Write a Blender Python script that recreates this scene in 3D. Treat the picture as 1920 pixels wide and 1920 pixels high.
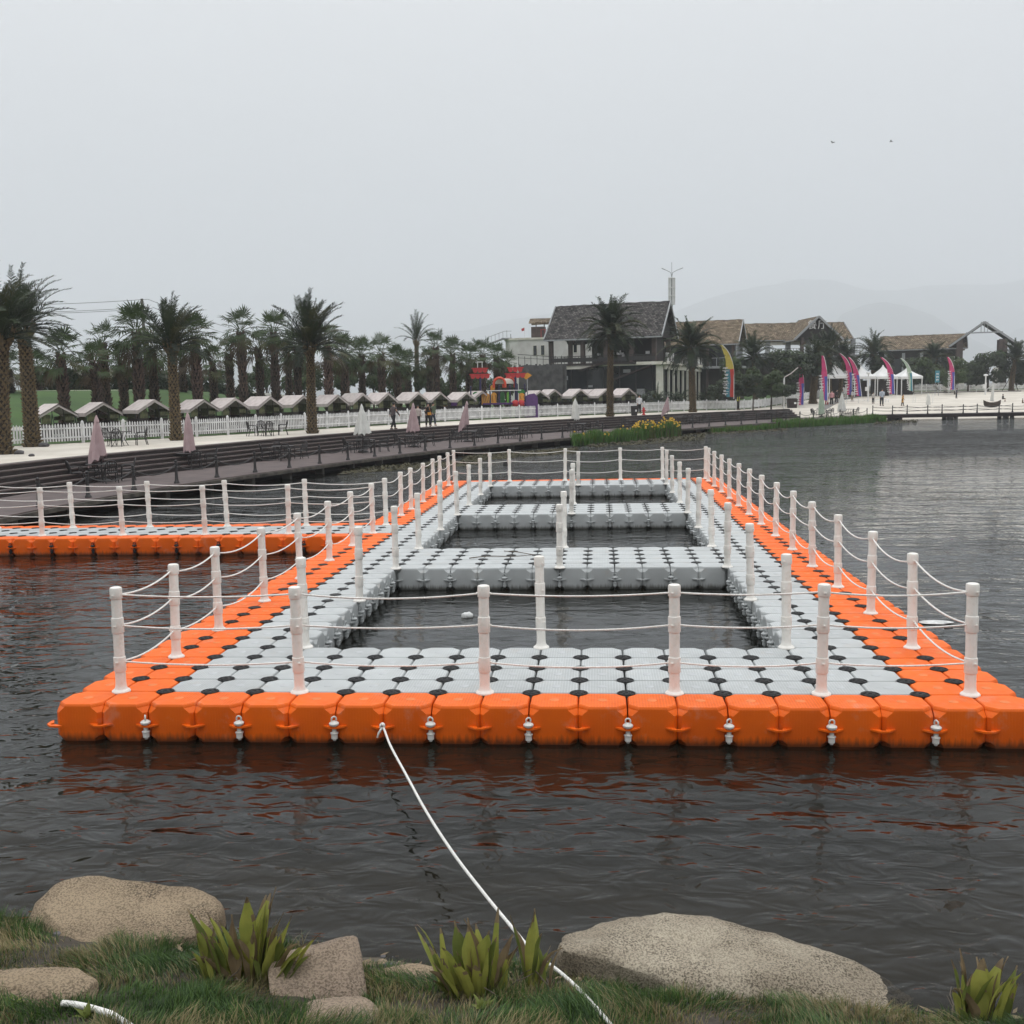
import bpy, math, random
import numpy as np
from mathutils import Vector, Matrix, noise as mnoise

for o in list(bpy.data.objects):
    bpy.data.objects.remove(o)
S = bpy.context.scene
COL = S.collection
R = math.radians
rnd = random.Random(7)

# ------------------------------------------------------------------ camera
F_PX, PITCH, YAW, ROLL = 1971.35, 0.112231, -0.0837586, 0.0193335
CAM = np.array([4.739, -10.8246, 3.5545])
DZ = 0.40                                   # deck height of the floats above the water
cam = bpy.data.cameras.new('camera')
cam_o = bpy.data.objects.new('camera', cam)
COL.objects.link(cam_o)
cam.sensor_width = 36.0
cam.lens = F_PX / 1920 * 36.0
cam.clip_start = 0.05
cam.clip_end = 30000


def cam_axes():
    cw, sw = math.cos(YAW), math.sin(YAW)
    cp, sp = math.cos(PITCH), math.sin(PITCH)
    cr, sr = math.cos(ROLL), math.sin(ROLL)

    def w(u, v, f):
        x = cr * u + sr * v
        up = -sr * u + cr * v
        y = cp * f + sp * up
        z = -sp * f + cp * up
        return np.array([cw * x + sw * y, -sw * x + cw * y, z])
    return w


W_ = cam_axes()
rt, upv, fwv = W_(1, 0, 0), W_(0, 1, 0), W_(0, 0, 1)
cam_o.matrix_world = Matrix(((rt[0], upv[0], -fwv[0], CAM[0]), (rt[1], upv[1], -fwv[1], CAM[1]),
                             (rt[2], upv[2], -fwv[2], CAM[2]), (0, 0, 0, 1)))
S.camera = cam_o

# ------------------------------------------------------------------ sky, sun, exposure
SUN_EL, SUN_AZ = 66, 15
wd = bpy.data.worlds.new('World')
S.world = wd
wd.use_nodes = True
nt = wd.node_tree
nt.nodes.clear()
N = nt.nodes.new
sky = N('ShaderNodeTexSky')
sky.sky_type = 'NISHITA'
sky.sun_disc = False
sky.sun_elevation = R(SUN_EL)
sky.sun_rotation = R(SUN_AZ)
sky.dust_density = 4.0
hs = N('ShaderNodeHueSaturation')
hs.inputs['Saturation'].default_value = 0.05
nt.links.new(sky.outputs[0], hs.inputs['Color'])
tc = N('ShaderNodeTexCoord')
sx = N('ShaderNodeSeparateXYZ')
nt.links.new(tc.outputs['Generated'], sx.inputs[0])
cr_ = N('ShaderNodeValToRGB')                 # overcast: brighter towards the zenith
cr_.color_ramp.elements[0].position = 0.0
cr_.color_ramp.elements[0].color = (0.520, 0.530, 0.545, 1)
cr_.color_ramp.elements[1].position = 1.0
cr_.color_ramp.elements[1].color = (2.6, 2.62, 2.65, 1)
for p_, c_ in ((0.12, (0.575, 0.583, 0.597)), (0.34, (0.805, 0.815, 0.830)), (0.55, (0.93, 0.94, 0.955)), (0.75, (1.55, 1.56, 1.58))):
    e = cr_.color_ramp.elements.new(p_)
    e.color = (*c_, 1)
nt.links.new(sx.outputs['Z'], cr_.inputs[0])
cl = N('ShaderNodeTexNoise')
cl.inputs['Scale'].default_value = 2.2
cl.inputs['Detail'].default_value = 4
mpc = N('ShaderNodeMapping')
mpc.inputs['Scale'].default_value = (1, 1, 4)
nt.links.new(tc.outputs['Generated'], mpc.inputs[0])
nt.links.new(mpc.outputs[0], cl.inputs['Vector'])
mrc = N('ShaderNodeMapRange')
mrc.inputs['To Min'].default_value = 0.95
mrc.inputs['To Max'].default_value = 1.05
nt.links.new(cl.outputs[0], mrc.inputs['Value'])
vm = N('ShaderNodeVectorMath'); vm.operation = 'SCALE'
nt.links.new(cr_.outputs[0], vm.inputs[0])
nt.links.new(mrc.outputs[0], vm.inputs['Scale'])
vm2 = N('ShaderNodeVectorMath'); vm2.operation = 'SCALE'
vm2.inputs['Scale'].default_value = 10.0
nt.links.new(vm.outputs[0], vm2.inputs[0])
mxw = N('ShaderNodeMix'); mxw.data_type = 'RGBA'
mxw.inputs['Factor'].default_value = 0.9
nt.links.new(hs.outputs[0], mxw.inputs['A'])
nt.links.new(vm2.outputs[0], mxw.inputs['B'])
bg = N('ShaderNodeBackground')
bg.inputs['Strength'].default_value = 0.10
nt.links.new(mxw.outputs['Result'], bg.inputs[0])
ow = N('ShaderNodeOutputWorld')
nt.links.new(bg.outputs[0], ow.inputs[0])

sl = bpy.data.lights.new('sun', 'SUN')
sl.energy = 0.6
sl.angle = R(25)
sl.color = (1.0, 0.98, 0.96)
so = bpy.data.objects.new('sun', sl)
COL.objects.link(so)
_az, _el = R(SUN_AZ), R(SUN_EL)
_d = Vector((math.sin(_az) * math.cos(_el), math.cos(_az) * math.cos(_el), math.sin(_el)))
so.rotation_euler = _d.to_track_quat('Z', 'Y').to_euler()
so.location = (0, 0, 60)
S.view_settings.view_transform = 'Standard'
S.view_settings.look = 'None'
S.view_settings.exposure = 0.17
S.view_settings.gamma = 1.0
cy = S.cycles
cy.max_bounces = 7
cy.diffuse_bounces = 3
cy.glossy_bounces = 3
cy.transmission_bounces = 2
cy.transparent_max_bounces = 8
cy.volume_bounces = 2
cy.caustics_reflective = False
cy.caustics_refractive = False
cy.sample_clamp_indirect = 6
cy.use_denoising = True
cy.use_adaptive_sampling = True
cy.adaptive_threshold = 0.015


# ------------------------------------------------------------------ camera geometry helpers (where a seen thing stands)
def ray(px, py):
    return W_((px - 960) / F_PX, -(py - 960) / F_PX, 1.0)


def onz(px, py, z):
    d = ray(px, py)
    return CAM + d * ((z - CAM[2]) / d[2])


def atdepth(px, py, depth):
    return CAM + ray(px, py) * depth


def xy_at(px, depth):
    p = atdepth(px, 738 - (px - 960) * 0.01934, depth)
    return p[0], p[1]


# ------------------------------------------------------------------ mesh collector
class MB:
    def __init__(s):
        s.v, s.f, s.m = [], [], []

    def add(s, vs, fs, m=0):
        n = len(s.v)
        s.v.extend([tuple(map(float, q)) for q in vs])
        s.f.extend([tuple(i + n for i in q) for q in fs])
        s.m.extend([m] * len(fs))
        return s

    def box(s, cx, cy_, cz, sx_, sy, sz, rz=0.0, m=0):
        c, n = math.cos(rz), math.sin(rz)
        vs = []
        for dz in (-.5, .5):
            for dx, dy in ((-.5, -.5), (.5, -.5), (.5, .5), (-.5, .5)):
                x, y = dx * sx_, dy * sy
                vs.append((cx + c * x - n * y, cy_ + n * x + c * y, cz + dz * sz))
        return s.add(vs, [(3, 2, 1, 0), (4, 5, 6, 7), (0, 1, 5, 4), (1, 2, 6, 5), (2, 3, 7, 6), (3, 0, 4, 7)], m)

    def beam(s, a, b, w, h=None, m=0):
        h = h or w
        a, b = Vector(a), Vector(b)
        d = (b - a).normalized()
        u = d.cross(Vector((0, 0, 1)))
        if u.length < 1e-4:
            u = Vector((1, 0, 0))
        u.normalize()
        v = u.cross(d)
        vs = []
        for p in (a, b):
            for i, j in ((-1, -1), (1, -1), (1, 1), (-1, 1)):
                vs.append(p + u * (i * w / 2) + v * (j * h / 2))
        return s.add(vs, [(0, 1, 2, 3), (7, 6, 5, 4), (0, 4, 5, 1), (1, 5, 6, 2), (2, 6, 7, 3), (3, 7, 4, 0)], m)

    def tube(s, pts, r, n=8, m=0):
        pts = [Vector(p) for p in pts]
        k = len(pts)
        rr = r if isinstance(r, (list, tuple)) else [r] * k
        vs, fs = [], []
        ref = Vector((0.13, 0.31, 0.94))
        for i, p in enumerate(pts):
            t = (pts[min(i + 1, k - 1)] - pts[max(i - 1, 0)]).normalized()
            u = t.cross(ref)
            if u.length < 0.05:
                u = t.cross(Vector((1, 0, 0)))
            u.normalize()
            w = t.cross(u)
            for j in range(n):
                a = 2 * math.pi * j / n
                vs.append(p + u * (rr[i] * math.cos(a)) + w * (rr[i] * math.sin(a)))
        for i in range(k - 1):
            for j in range(n):
                a, b = i * n + j, i * n + (j + 1) % n
                fs.append((a, b, b + n, a + n))
        fs.append(tuple(range(n - 1, -1, -1)))
        fs.append(tuple(range((k - 1) * n, k * n)))
        return s.add(vs, fs, m)

    def lathe(s, prof, n=12, o=(0, 0, 0), m=0, ph=0.0):
        vs, fs = [], []
        for r, z in prof:
            for j in range(n):
                a = 2 * math.pi * (j + ph) / n
                vs.append((o[0] + r * math.cos(a), o[1] + r * math.sin(a), o[2] + z))
        for i in range(len(prof) - 1):
            for j in range(n):
                a, b = i * n + j, i * n + (j + 1) % n
                fs.append((a, b, b + n, a + n))
        fs.append(tuple(range(n - 1, -1, -1)))
        fs.append(tuple(range((len(prof) - 1) * n, len(prof) * n)))
        return s.add(vs, fs, m)

    def loops(s, rings, m=0, cap=True):
        n = len(rings[0])
        vs = [p for r in rings for p in r]
        fs = []
        for i in range(len(rings) - 1):
            for j in range(n):
                a, b = i * n + j, i * n + (j + 1) % n
                fs.append((a, b, b + n, a + n))
        if cap:
            fs.append(tuple(range(n - 1, -1, -1)))
            fs.append(tuple(range((len(rings) - 1) * n, len(rings) * n)))
        return s.add(vs, fs, m)

    def prism(s, poly, z0, z1, m=0):
        return s.loops([[(x, y, z0) for x, y in poly], [(x, y, z1) for x, y in poly]], m)

    def quad(s, a, b, c, d, m=0):
        return s.add([a, b, c, d], [(0, 1, 2, 3)], m)

    def merge(s, other, M=None, m=None):
        vs = other.v if M is None else [tuple(M @ Vector(v)) for v in other.v]
        n = len(s.v)
        s.v.extend(vs)
        s.f.extend([tuple(i + n for i in q) for q in other.f])
        s.m.extend(other.m if m is None else [m] * len(other.f))
        return s

    def mesh(s, name, mats, smooth=None):
        me = bpy.data.meshes.new(name)
        me.from_pydata(s.v, [], s.f)
        if not isinstance(mats, (list, tuple)):
            mats = [mats]
        for q in mats:
            me.materials.append(q)
        if len(mats) > 1:
            me.polygons.foreach_set('material_index', s.m)
        if smooth is not None:
            me.polygons.foreach_set('use_smooth', [True] * len(s.f))
            me.set_sharp_from_angle(angle=R(smooth))
        me.update()
        return me

    def build(s, name, mats, parent=None, smooth=None):
        return link(name, s.mesh(name, mats, smooth), parent)


def link(name, me, parent=None):
    o = bpy.data.objects.new(name, me)
    COL.objects.link(o)
    if parent is not None:
        o.parent = parent
    return o


def empty(name, loc=(0, 0, 0), rz=0.0):
    o = bpy.data.objects.new(name, None)
    o.location = loc
    o.rotation_euler = (0, 0, rz)
    o.empty_display_size = 0.2
    COL.objects.link(o)
    return o


def tag(o, label, cat, group=None):
    o['label'] = label
    o['category'] = cat
    if group:
        o['group'] = group
    return o


def kind(o, k):
    o['kind'] = k
    return o


CH = {}


def copy_tree(o, parent=None):
    c = o.copy()
    COL.objects.link(c)
    if parent is not None:
        c.parent = parent
    for ch in [q for q in o.children]:
        copy_tree(ch, c)
    return c


def place(o, loc, rz=0.0, sc=None):
    o.location = loc
    o.rotation_euler = (0, 0, rz)
    if sc is not None:
        o.scale = sc if isinstance(sc, (tuple, list)) else (sc, sc, sc)
    return o


# ------------------------------------------------------------------ materials
def mat(name, c, rough=0.6, c2=None, scale=6.0, bump=0.0, bscale=40.0, metal=0.0, spec=0.5, vary=0.0, detail=5, stretch=None, lo=0.35, hi=0.65):
    m = bpy.data.materials.new(name)
    m.use_nodes = True
    t = m.node_tree
    b = t.nodes['Principled BSDF']
    b.inputs['Roughness'].default_value = rough
    b.inputs['Metallic'].default_value = metal
    b.inputs['Specular IOR Level'].default_value = spec
    tcn = t.nodes.new('ShaderNodeTexCoord')
    vec = tcn.outputs['Object']
    if stretch:
        mp = t.nodes.new('ShaderNodeMapping')
        mp.inputs['Scale'].default_value = stretch
        t.links.new(vec, mp.inputs[0])
        vec = mp.outputs[0]
    col = None
    c2 = c2 or tuple(x * 0.82 for x in c)
    nz = t.nodes.new('ShaderNodeTexNoise')
    nz.inputs['Scale'].default_value = scale
    nz.inputs['Detail'].default_value = detail
    t.links.new(vec, nz.inputs['Vector'])
    mr = t.nodes.new('ShaderNodeMapRange')
    mr.inputs['From Min'].default_value = lo
    mr.inputs['From Max'].default_value = hi
    t.links.new(nz.outputs[0], mr.inputs['Value'])
    mx = t.nodes.new('ShaderNodeMix')
    mx.data_type = 'RGBA'
    mx.inputs['A'].default_value = (*c, 1)
    mx.inputs['B'].default_value = (*c2, 1)
    t.links.new(mr.outputs[0], mx.inputs['Factor'])
    out = mx.outputs['Result']
    if vary:
        oi = t.nodes.new('ShaderNodeObjectInfo')
        mr2 = t.nodes.new('ShaderNodeMapRange')
        mr2.inputs['To Min'].default_value = 1 - vary
        mr2.inputs['To Max'].default_value = 1 + vary
        t.links.new(oi.outputs['Random'], mr2.inputs['Value'])
        sc = t.nodes.new('ShaderNodeVectorMath')
        sc.operation = 'SCALE'
        t.links.new(out, sc.inputs[0])
        t.links.new(mr2.outputs[0], sc.inputs['Scale'])
        out = sc.outputs[0]
    t.links.new(out, b.inputs['Base Color'])
    if bump:
        n2 = t.nodes.new('ShaderNodeTexNoise')
        n2.inputs['Scale'].default_value = bscale
        n2.inputs['Detail'].default_value = 6
        t.links.new(vec, n2.inputs['Vector'])
        bp = t.nodes.new('ShaderNodeBump')
        bp.inputs['Strength'].default_value = bump
        bp.inputs['Distance'].default_value = 0.02
        t.links.new(n2.outputs[0], bp.inputs['Height'])
        t.links.new(bp.outputs[0], b.inputs['Normal'])
    return m


def leafmat(name, c, c2, scale=1.5, trans=0.25, vary=0.15):
    m = mat(name, c, 0.55, c2, scale, spec=0.3, vary=vary)
    t = m.node_tree
    b = t.nodes['Principled BSDF']
    src = b.inputs['Base Color'].links[0].from_socket
    tr = t.nodes.new('ShaderNodeBsdfTranslucent')
    t.links.new(src, tr.inputs[0])
    mx = t.nodes.new('ShaderNodeMixShader')
    mx.inputs[0].default_value = trans
    t.links.new(b.outputs[0], mx.inputs[1])
    t.links.new(tr.outputs[0], mx.inputs[2])
    t.links.new(mx.outputs[0], t.nodes['Material Output'].inputs[0])
    return m


def deckplastic(name, c, c2, grid=True):
    """moulded polyethylene: faint anti-slip grid on top, scuffs and dried dirt."""
    m = mat(name, c, 0.5, c2, 2.3, vary=0.07, detail=8, lo=0.4, hi=0.75)
    t = m.node_tree
    b = t.nodes['Principled BSDF']
    tcn = [n for n in t.nodes if n.type == 'TEX_COORD'][0]
    br = t.nodes.new('ShaderNodeTexBrick')
    br.offset = 0.0
    br.inputs['Scale'].default_value = 1.0
    br.inputs['Mortar Size'].default_value = 0.004
    br.inputs['Mortar Smooth'].default_value = 0.5
    br.inputs['Brick Width'].default_value = 0.030
    br.inputs['Row Height'].default_value = 0.034
    t.links.new(tcn.outputs['Object'], br.inputs['Vector'])
    nz = t.nodes.new('ShaderNodeTexNoise')
    nz.inputs['Scale'].default_value = 55
    nz.inputs['Detail'].default_value = 4
    t.links.new(tcn.outputs['Object'], nz.inputs['Vector'])
    ad = t.nodes.new('ShaderNodeMath')
    ad.operation = 'MULTIPLY_ADD'
    ad.inputs[1].default_value = -0.7
    t.links.new(br.outputs['Fac'], ad.inputs[0])
    t.links.new(nz.outputs[0], ad.inputs[2])
    bp = t.nodes.new('ShaderNodeBump')
    bp.inputs['Strength'].default_value = 0.35
    bp.inputs['Distance'].default_value = 0.004
    t.links.new(ad.outputs[0], bp.inputs['Height'])
    t.links.new(bp.outputs[0], b.inputs['Normal'])
    # scuffs: paler worn patches
    n3 = t.nodes.new('ShaderNodeTexNoise')
    n3.inputs['Scale'].default_value = 9
    n3.inputs['Detail'].default_value = 9
    n3.inputs['Roughness'].default_value = 0.7
    t.links.new(tcn.outputs['Object'], n3.inputs['Vector'])
    mr = t.nodes.new('ShaderNodeMapRange')
    mr.inputs['From Min'].default_value = 0.3
    mr.inputs['From Max'].default_value = 0.7
    mr.inputs['To Min'].default_value = 0.42
    mr.inputs['To Max'].default_value = 0.62
    t.links.new(n3.outputs[0], mr.inputs['Value'])
    t.links.new(mr.outputs[0], b.inputs['Roughness'])
    gsrc = b.inputs['Base Color'].links[0].from_socket
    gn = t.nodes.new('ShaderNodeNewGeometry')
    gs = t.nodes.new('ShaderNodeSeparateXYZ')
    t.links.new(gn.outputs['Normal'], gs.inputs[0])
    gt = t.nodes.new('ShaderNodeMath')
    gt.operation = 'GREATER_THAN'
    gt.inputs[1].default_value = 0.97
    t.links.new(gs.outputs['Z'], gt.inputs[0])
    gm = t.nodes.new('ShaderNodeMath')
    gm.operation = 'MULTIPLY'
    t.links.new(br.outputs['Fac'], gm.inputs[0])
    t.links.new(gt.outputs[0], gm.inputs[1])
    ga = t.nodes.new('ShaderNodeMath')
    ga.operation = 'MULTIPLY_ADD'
    ga.inputs[1].default_value = 0.30  # top grid lines lightened in the colour, like ridges catching light
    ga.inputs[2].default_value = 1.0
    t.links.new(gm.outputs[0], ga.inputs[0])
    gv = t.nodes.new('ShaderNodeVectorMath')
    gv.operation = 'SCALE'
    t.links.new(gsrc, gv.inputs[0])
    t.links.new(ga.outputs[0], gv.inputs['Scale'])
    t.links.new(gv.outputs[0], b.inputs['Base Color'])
    # wear: pale scuffed patches, runs down the sides, and a scum line at the water
    src = b.inputs['Base Color'].links[0].from_socket
    n4 = t.nodes.new('ShaderNodeTexNoise')
    n4.inputs['Scale'].default_value = 3.4
    n4.inputs['Detail'].default_value = 10
    n4.inputs['Roughness'].default_value = 0.72
    geo = t.nodes.new('ShaderNodeNewGeometry')
    t.links.new(geo.outputs['Position'], n4.inputs['Vector'])
    m4 = t.nodes.new('ShaderNodeMapRange')
    m4.inputs['From Min'].default_value = 0.56
    m4.inputs['From Max'].default_value = 0.74
    m4.inputs['To Max'].default_value = 0.34
    t.links.new(n4.outputs[0], m4.inputs['Value'])
    x4 = t.nodes.new('ShaderNodeMix')
    x4.data_type = 'RGBA'
    x4.inputs['B'].default_value = (0.46, 0.38, 0.30, 1)
    t.links.new(m4.outputs[0], x4.inputs['Factor'])
    t.links.new(src, x4.inputs['A'])
    mp5 = t.nodes.new('ShaderNodeMapping')
    mp5.inputs['Scale'].default_value = (26, 26, 1.2)
    t.links.new(geo.outputs['Position'], mp5.inputs[0])
    n5 = t.nodes.new('ShaderNodeTexNoise')
    n5.inputs['Scale'].default_value = 1.0
    n5.inputs['Detail'].default_value = 3
    t.links.new(mp5.outputs[0], n5.inputs['Vector'])
    sp5 = t.nodes.new('ShaderNodeSeparateXYZ')
    t.links.new(geo.outputs['Position'], sp5.inputs[0])
    zn = t.nodes.new('ShaderNodeMath')
    zn.operation = 'MULTIPLY_ADD'
    zn.inputs[1].default_value = -0.16
    t.links.new(n5.outputs[0], zn.inputs[0])
    t.links.new(sp5.outputs['Z'], zn.inputs[2])
    m5 = t.nodes.new('ShaderNodeMapRange')
    m5.inputs['From Min'].default_value = -0.06
    m5.inputs['From Max'].default_value = 0.02
    m5.inputs['To Min'].default_value = 0.75
    m5.inputs['To Max'].default_value = 0.0
    t.links.new(zn.outputs[0], m5.inputs['Value'])
    x5 = t.nodes.new('ShaderNodeMix')
    x5.data_type = 'RGBA'
    x5.inputs['B'].default_value = (0.035, 0.032, 0.018, 1)
    t.links.new(m5.outputs[0], x5.inputs['Factor'])
    t.links.new(x4.outputs['Result'], x5.inputs['A'])
    t.links.new(x5.outputs['Result'], b.inputs['Base Color'])
    b.inputs['Specular IOR Level'].default_value = 0.26
    return m
M = {}
M['orange'] = deckplastic('orange_plastic', (0.76, 0.128, 0.005), (0.64, 0.098, 0.004))
M['grey'] = deckplastic('grey_plastic', (0.40, 0.42, 0.42), (0.33, 0.345, 0.345))
M['orange_worn'] = mat('orange_worn', (0.80, 0.20, 0.04), 0.6)  # paler copy painted on the raised emblem, as if it caught light
M['grey_worn'] = mat('grey_worn', (0.48, 0.50, 0.51), 0.6)  # same painted lift for the grey floats' emblem
M['disc'] = mat('black_disc', (0.008, 0.008, 0.009), 0.6, (0.02, 0.02, 0.02), 30, bump=0.4, bscale=60, spec=0.25)
M['white_pl'] = mat('white_post_plastic', (0.78, 0.76, 0.71), 0.42, (0.64, 0.60, 0.52), 16, vary=0.04, bump=0.03, bscale=60, detail=9, lo=.5, hi=.85)
M['pin'] = mat('white_pin_plastic', (0.70, 0.69, 0.66), 0.45, (0.55, 0.54, 0.50), 14)
M['pin_grey'] = mat('grey_pin_plastic', (0.42, 0.44, 0.44), 0.5, (0.30, 0.32, 0.32), 14)
M['rope'] = mat('white_rope', (0.86, 0.85, 0.82), 0.8, (0.70, 0.69, 0.64), 60, bump=0.6, bscale=150)
M['iron'] = mat('black_iron', (0.018, 0.018, 0.02), 0.5, (0.03, 0.026, 0.024), 12)
M['wood_dark'] = mat('dark_deck_wood', (0.032, 0.021, 0.019), 0.7, (0.018, 0.012, 0.011), 3, bump=0.4, bscale=12, stretch=(1, 1, 6))
M['wood_deck'] = mat('deck_boards', (0.105, 0.078, 0.073), 0.75, (0.068, 0.05, 0.047), 1.5, bump=0.3, bscale=10)
M['wood_edge'] = mat('weathered_edge', (0.10, 0.088, 0.07), 0.85, (0.035, 0.03, 0.025), 2.5, bump=0.5, bscale=9)
M['concrete'] = mat('weathered_concrete', (0.16, 0.15, 0.13), 0.9, (0.07, 0.066, 0.058), 1.2, bump=0.5, bscale=6)
M['sand'] = mat('pale_sand', (0.62, 0.58, 0.51), 0.95, (0.49, 0.45, 0.385), 0.35, bump=0.6, bscale=3, detail=9)
M['lawn'] = mat('lawn_grass', (0.048, 0.100, 0.018), 0.95, (0.032, 0.070, 0.015), 0.4, bump=0.3, bscale=8, detail=9)
M['fence'] = mat('white_fence_paint', (0.74, 0.74, 0.74), 0.7, (0.50, 0.50, 0.50), 2.2, detail=8, lo=0.42, hi=0.72)
M['pink'] = mat('dusty_pink_canvas', (0.46, 0.34, 0.345), 0.9, (0.38, 0.27, 0.275), 3, bump=0.2, bscale=10)
M['canvas'] = mat('pale_pink_canvas', (0.54, 0.485, 0.465), 0.9, (0.45, 0.40, 0.38), 2.5, bump=0.25, bscale=9, vary=0.06)
M['white_cv'] = mat('white_canvas', (0.70, 0.70, 0.66), 0.9, (0.58, 0.58, 0.54), 3)
M['brown_wall'] = mat('dark_brown_fabric', (0.040, 0.031, 0.028), 0.9, (0.028, 0.022, 0.02), 6)
M['mesh_wall'] = mat('olive_netting', (0.17, 0.175, 0.09), 0.95, (0.08, 0.085, 0.05), 5)
M['trunk_date'] = mat('date_palm_bark', (0.17, 0.125, 0.062), 0.95, (0.085, 0.062, 0.038), 6, bump=0.5, bscale=20, vary=0.12)
M['trunk_gap'] = mat('date_palm_bark_gap', (0.022, 0.018, 0.014), 0.95)
M['trunk_fan'] = mat('fan_palm_boots', (0.15, 0.10, 0.078), 0.95, (0.062, 0.046, 0.042), 4, bump=0.4, bscale=15, vary=0.15)
M['leaf_date'] = leafmat('date_palm_leaf', (0.045, 0.064, 0.030), (0.030, 0.045, 0.024))
M['leaf_date2'] = leafmat('date_palm_leaf_yellow', (0.078, 0.080, 0.030), (0.052, 0.058, 0.026))
M['leaf_dark'] = leafmat('date_palm_leaf_dark', (0.024, 0.036, 0.022), (0.019, 0.028, 0.018))
M['leaf_fan'] = leafmat('fan_palm_leaf', (0.060, 0.092, 0.030), (0.036, 0.060, 0.023))
M['leaf_fan2'] = leafmat('fan_palm_leaf_old', (0.095, 0.095, 0.038), (0.06, 0.066, 0.03))
M['leaf_dry'] = leafmat('palm_leaf_dry', (0.11, 0.082, 0.048), (0.07, 0.05, 0.032))
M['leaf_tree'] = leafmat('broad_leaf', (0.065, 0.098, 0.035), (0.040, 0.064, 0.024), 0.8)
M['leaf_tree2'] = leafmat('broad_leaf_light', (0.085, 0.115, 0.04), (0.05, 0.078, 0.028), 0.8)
M['leaf_hedge'] = leafmat('hedge_leaf', (0.048, 0.066, 0.036), (0.032, 0.046, 0.027), 0.9)
M['bark'] = mat('bark', (0.09, 0.07, 0.05), 0.95, (0.05, 0.04, 0.03), 5, bump=0.4)
M['white_wall'] = mat('white_render', (0.66, 0.65, 0.63), 0.85, (0.52, 0.50, 0.48), 0.7, bump=0.1, detail=8)
M['white_trim'] = mat('white_trim', (0.72, 0.70, 0.64), 0.8, (0.58, 0.55, 0.47), 1.0, detail=8)
M['glass_dark'] = mat('dark_glass', (0.012, 0.016, 0.019), 0.08, (0.02, 0.026, 0.03), 0.5, spec=0.6)
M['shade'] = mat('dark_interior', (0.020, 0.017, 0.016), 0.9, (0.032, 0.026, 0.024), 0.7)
M['col_wood'] = mat('brown_columns', (0.085, 0.062, 0.055), 0.8, (0.06, 0.045, 0.04), 2)
M['stone'] = mat('grey_stone_wall', (0.125, 0.12, 0.122), 0.95, (0.065, 0.062, 0.064), 1.6, bump=1.0, bscale=3, detail=9)
M['grey_metal'] = mat('grey_metal', (0.34, 0.35, 0.36), 0.5, (0.28, 0.29, 0.30), 3)
M['red'] = mat('red_paint', (0.50, 0.028, 0.03), 0.5, (0.40, 0.02, 0.022), 5)
M['purple'] = mat('purple_plastic', (0.09, 0.03, 0.15), 0.45, (0.07, 0.022, 0.12), 4)
M['navy'] = mat('navy_pole', (0.025, 0.02, 0.075), 0.5)
M['yellow'] = mat('yellow_plastic', (0.66, 0.30, 0.03), 0.5, (0.56, 0.24, 0.024), 4)
M['green_pl'] = mat('green_plastic', (0.025, 0.17, 0.035), 0.5)
M['lime'] = mat('lime_plastic', (0.16, 0.45, 0.05), 0.5)
M['white'] = mat('white_paint', (0.76, 0.76, 0.75), 0.55, (0.68, 0.68, 0.67), 4)
M['pinkred'] = mat('magenta_flag', (0.52, 0.05, 0.17), 0.8, (0.44, 0.035, 0.13), 2)
M['flagblue'] = mat('blue_flag', (0.075, 0.09, 0.36), 0.8, (0.06, 0.07, 0.30), 2)
M['flagyellow'] = mat('yellow_flag', (0.62, 0.50, 0.10), 0.8)
M['flagteal'] = mat('teal_flag', (0.06, 0.24, 0.30), 0.8)
M['flagred'] = mat('red_flag', (0.55, 0.06, 0.045), 0.8)
M['flagpale'] = mat('pale_green_flag', (0.42, 0.52, 0.40), 0.8)
M['skin'] = mat('skin', (0.45, 0.27, 0.19), 0.6)
M['hair'] = mat('black_hair', (0.012, 0.010, 0.010), 0.5)
M['foam'] = mat('white_foam', (0.66, 0.67, 0.66), 0.6, (0.45, 0.46, 0.45), 12, bump=0.5)
M['twig'] = mat('dry_twig', (0.15, 0.12, 0.09), 0.95, (0.08, 0.065, 0.05), 20)
M['boat'] = mat('dark_hull', (0.05, 0.035, 0.025), 0.7)
M['tent'] = mat('white_tent', (0.74, 0.74, 0.73), 0.8, (0.66, 0.66, 0.65), 1)
M['asphalt'] = mat('grey_curb', (0.20, 0.19, 0.18), 0.9)
M['reed'] = leafmat('reed_leaf', (0.085, 0.185, 0.030), (0.05, 0.115, 0.022), 3, vary=0)
M['reed_dry'] = leafmat('reed_dry', (0.17, 0.15, 0.06), (0.11, 0.10, 0.045), 3, vary=0)
M['flower'] = mat('yellow_flower', (0.66, 0.40, 0.03), 0.7)
M['weed'] = mat('brown_water_weed', (0.065, 0.058, 0.026), 0.9, (0.03, 0.028, 0.015), 4, bump=0.6)


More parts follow.
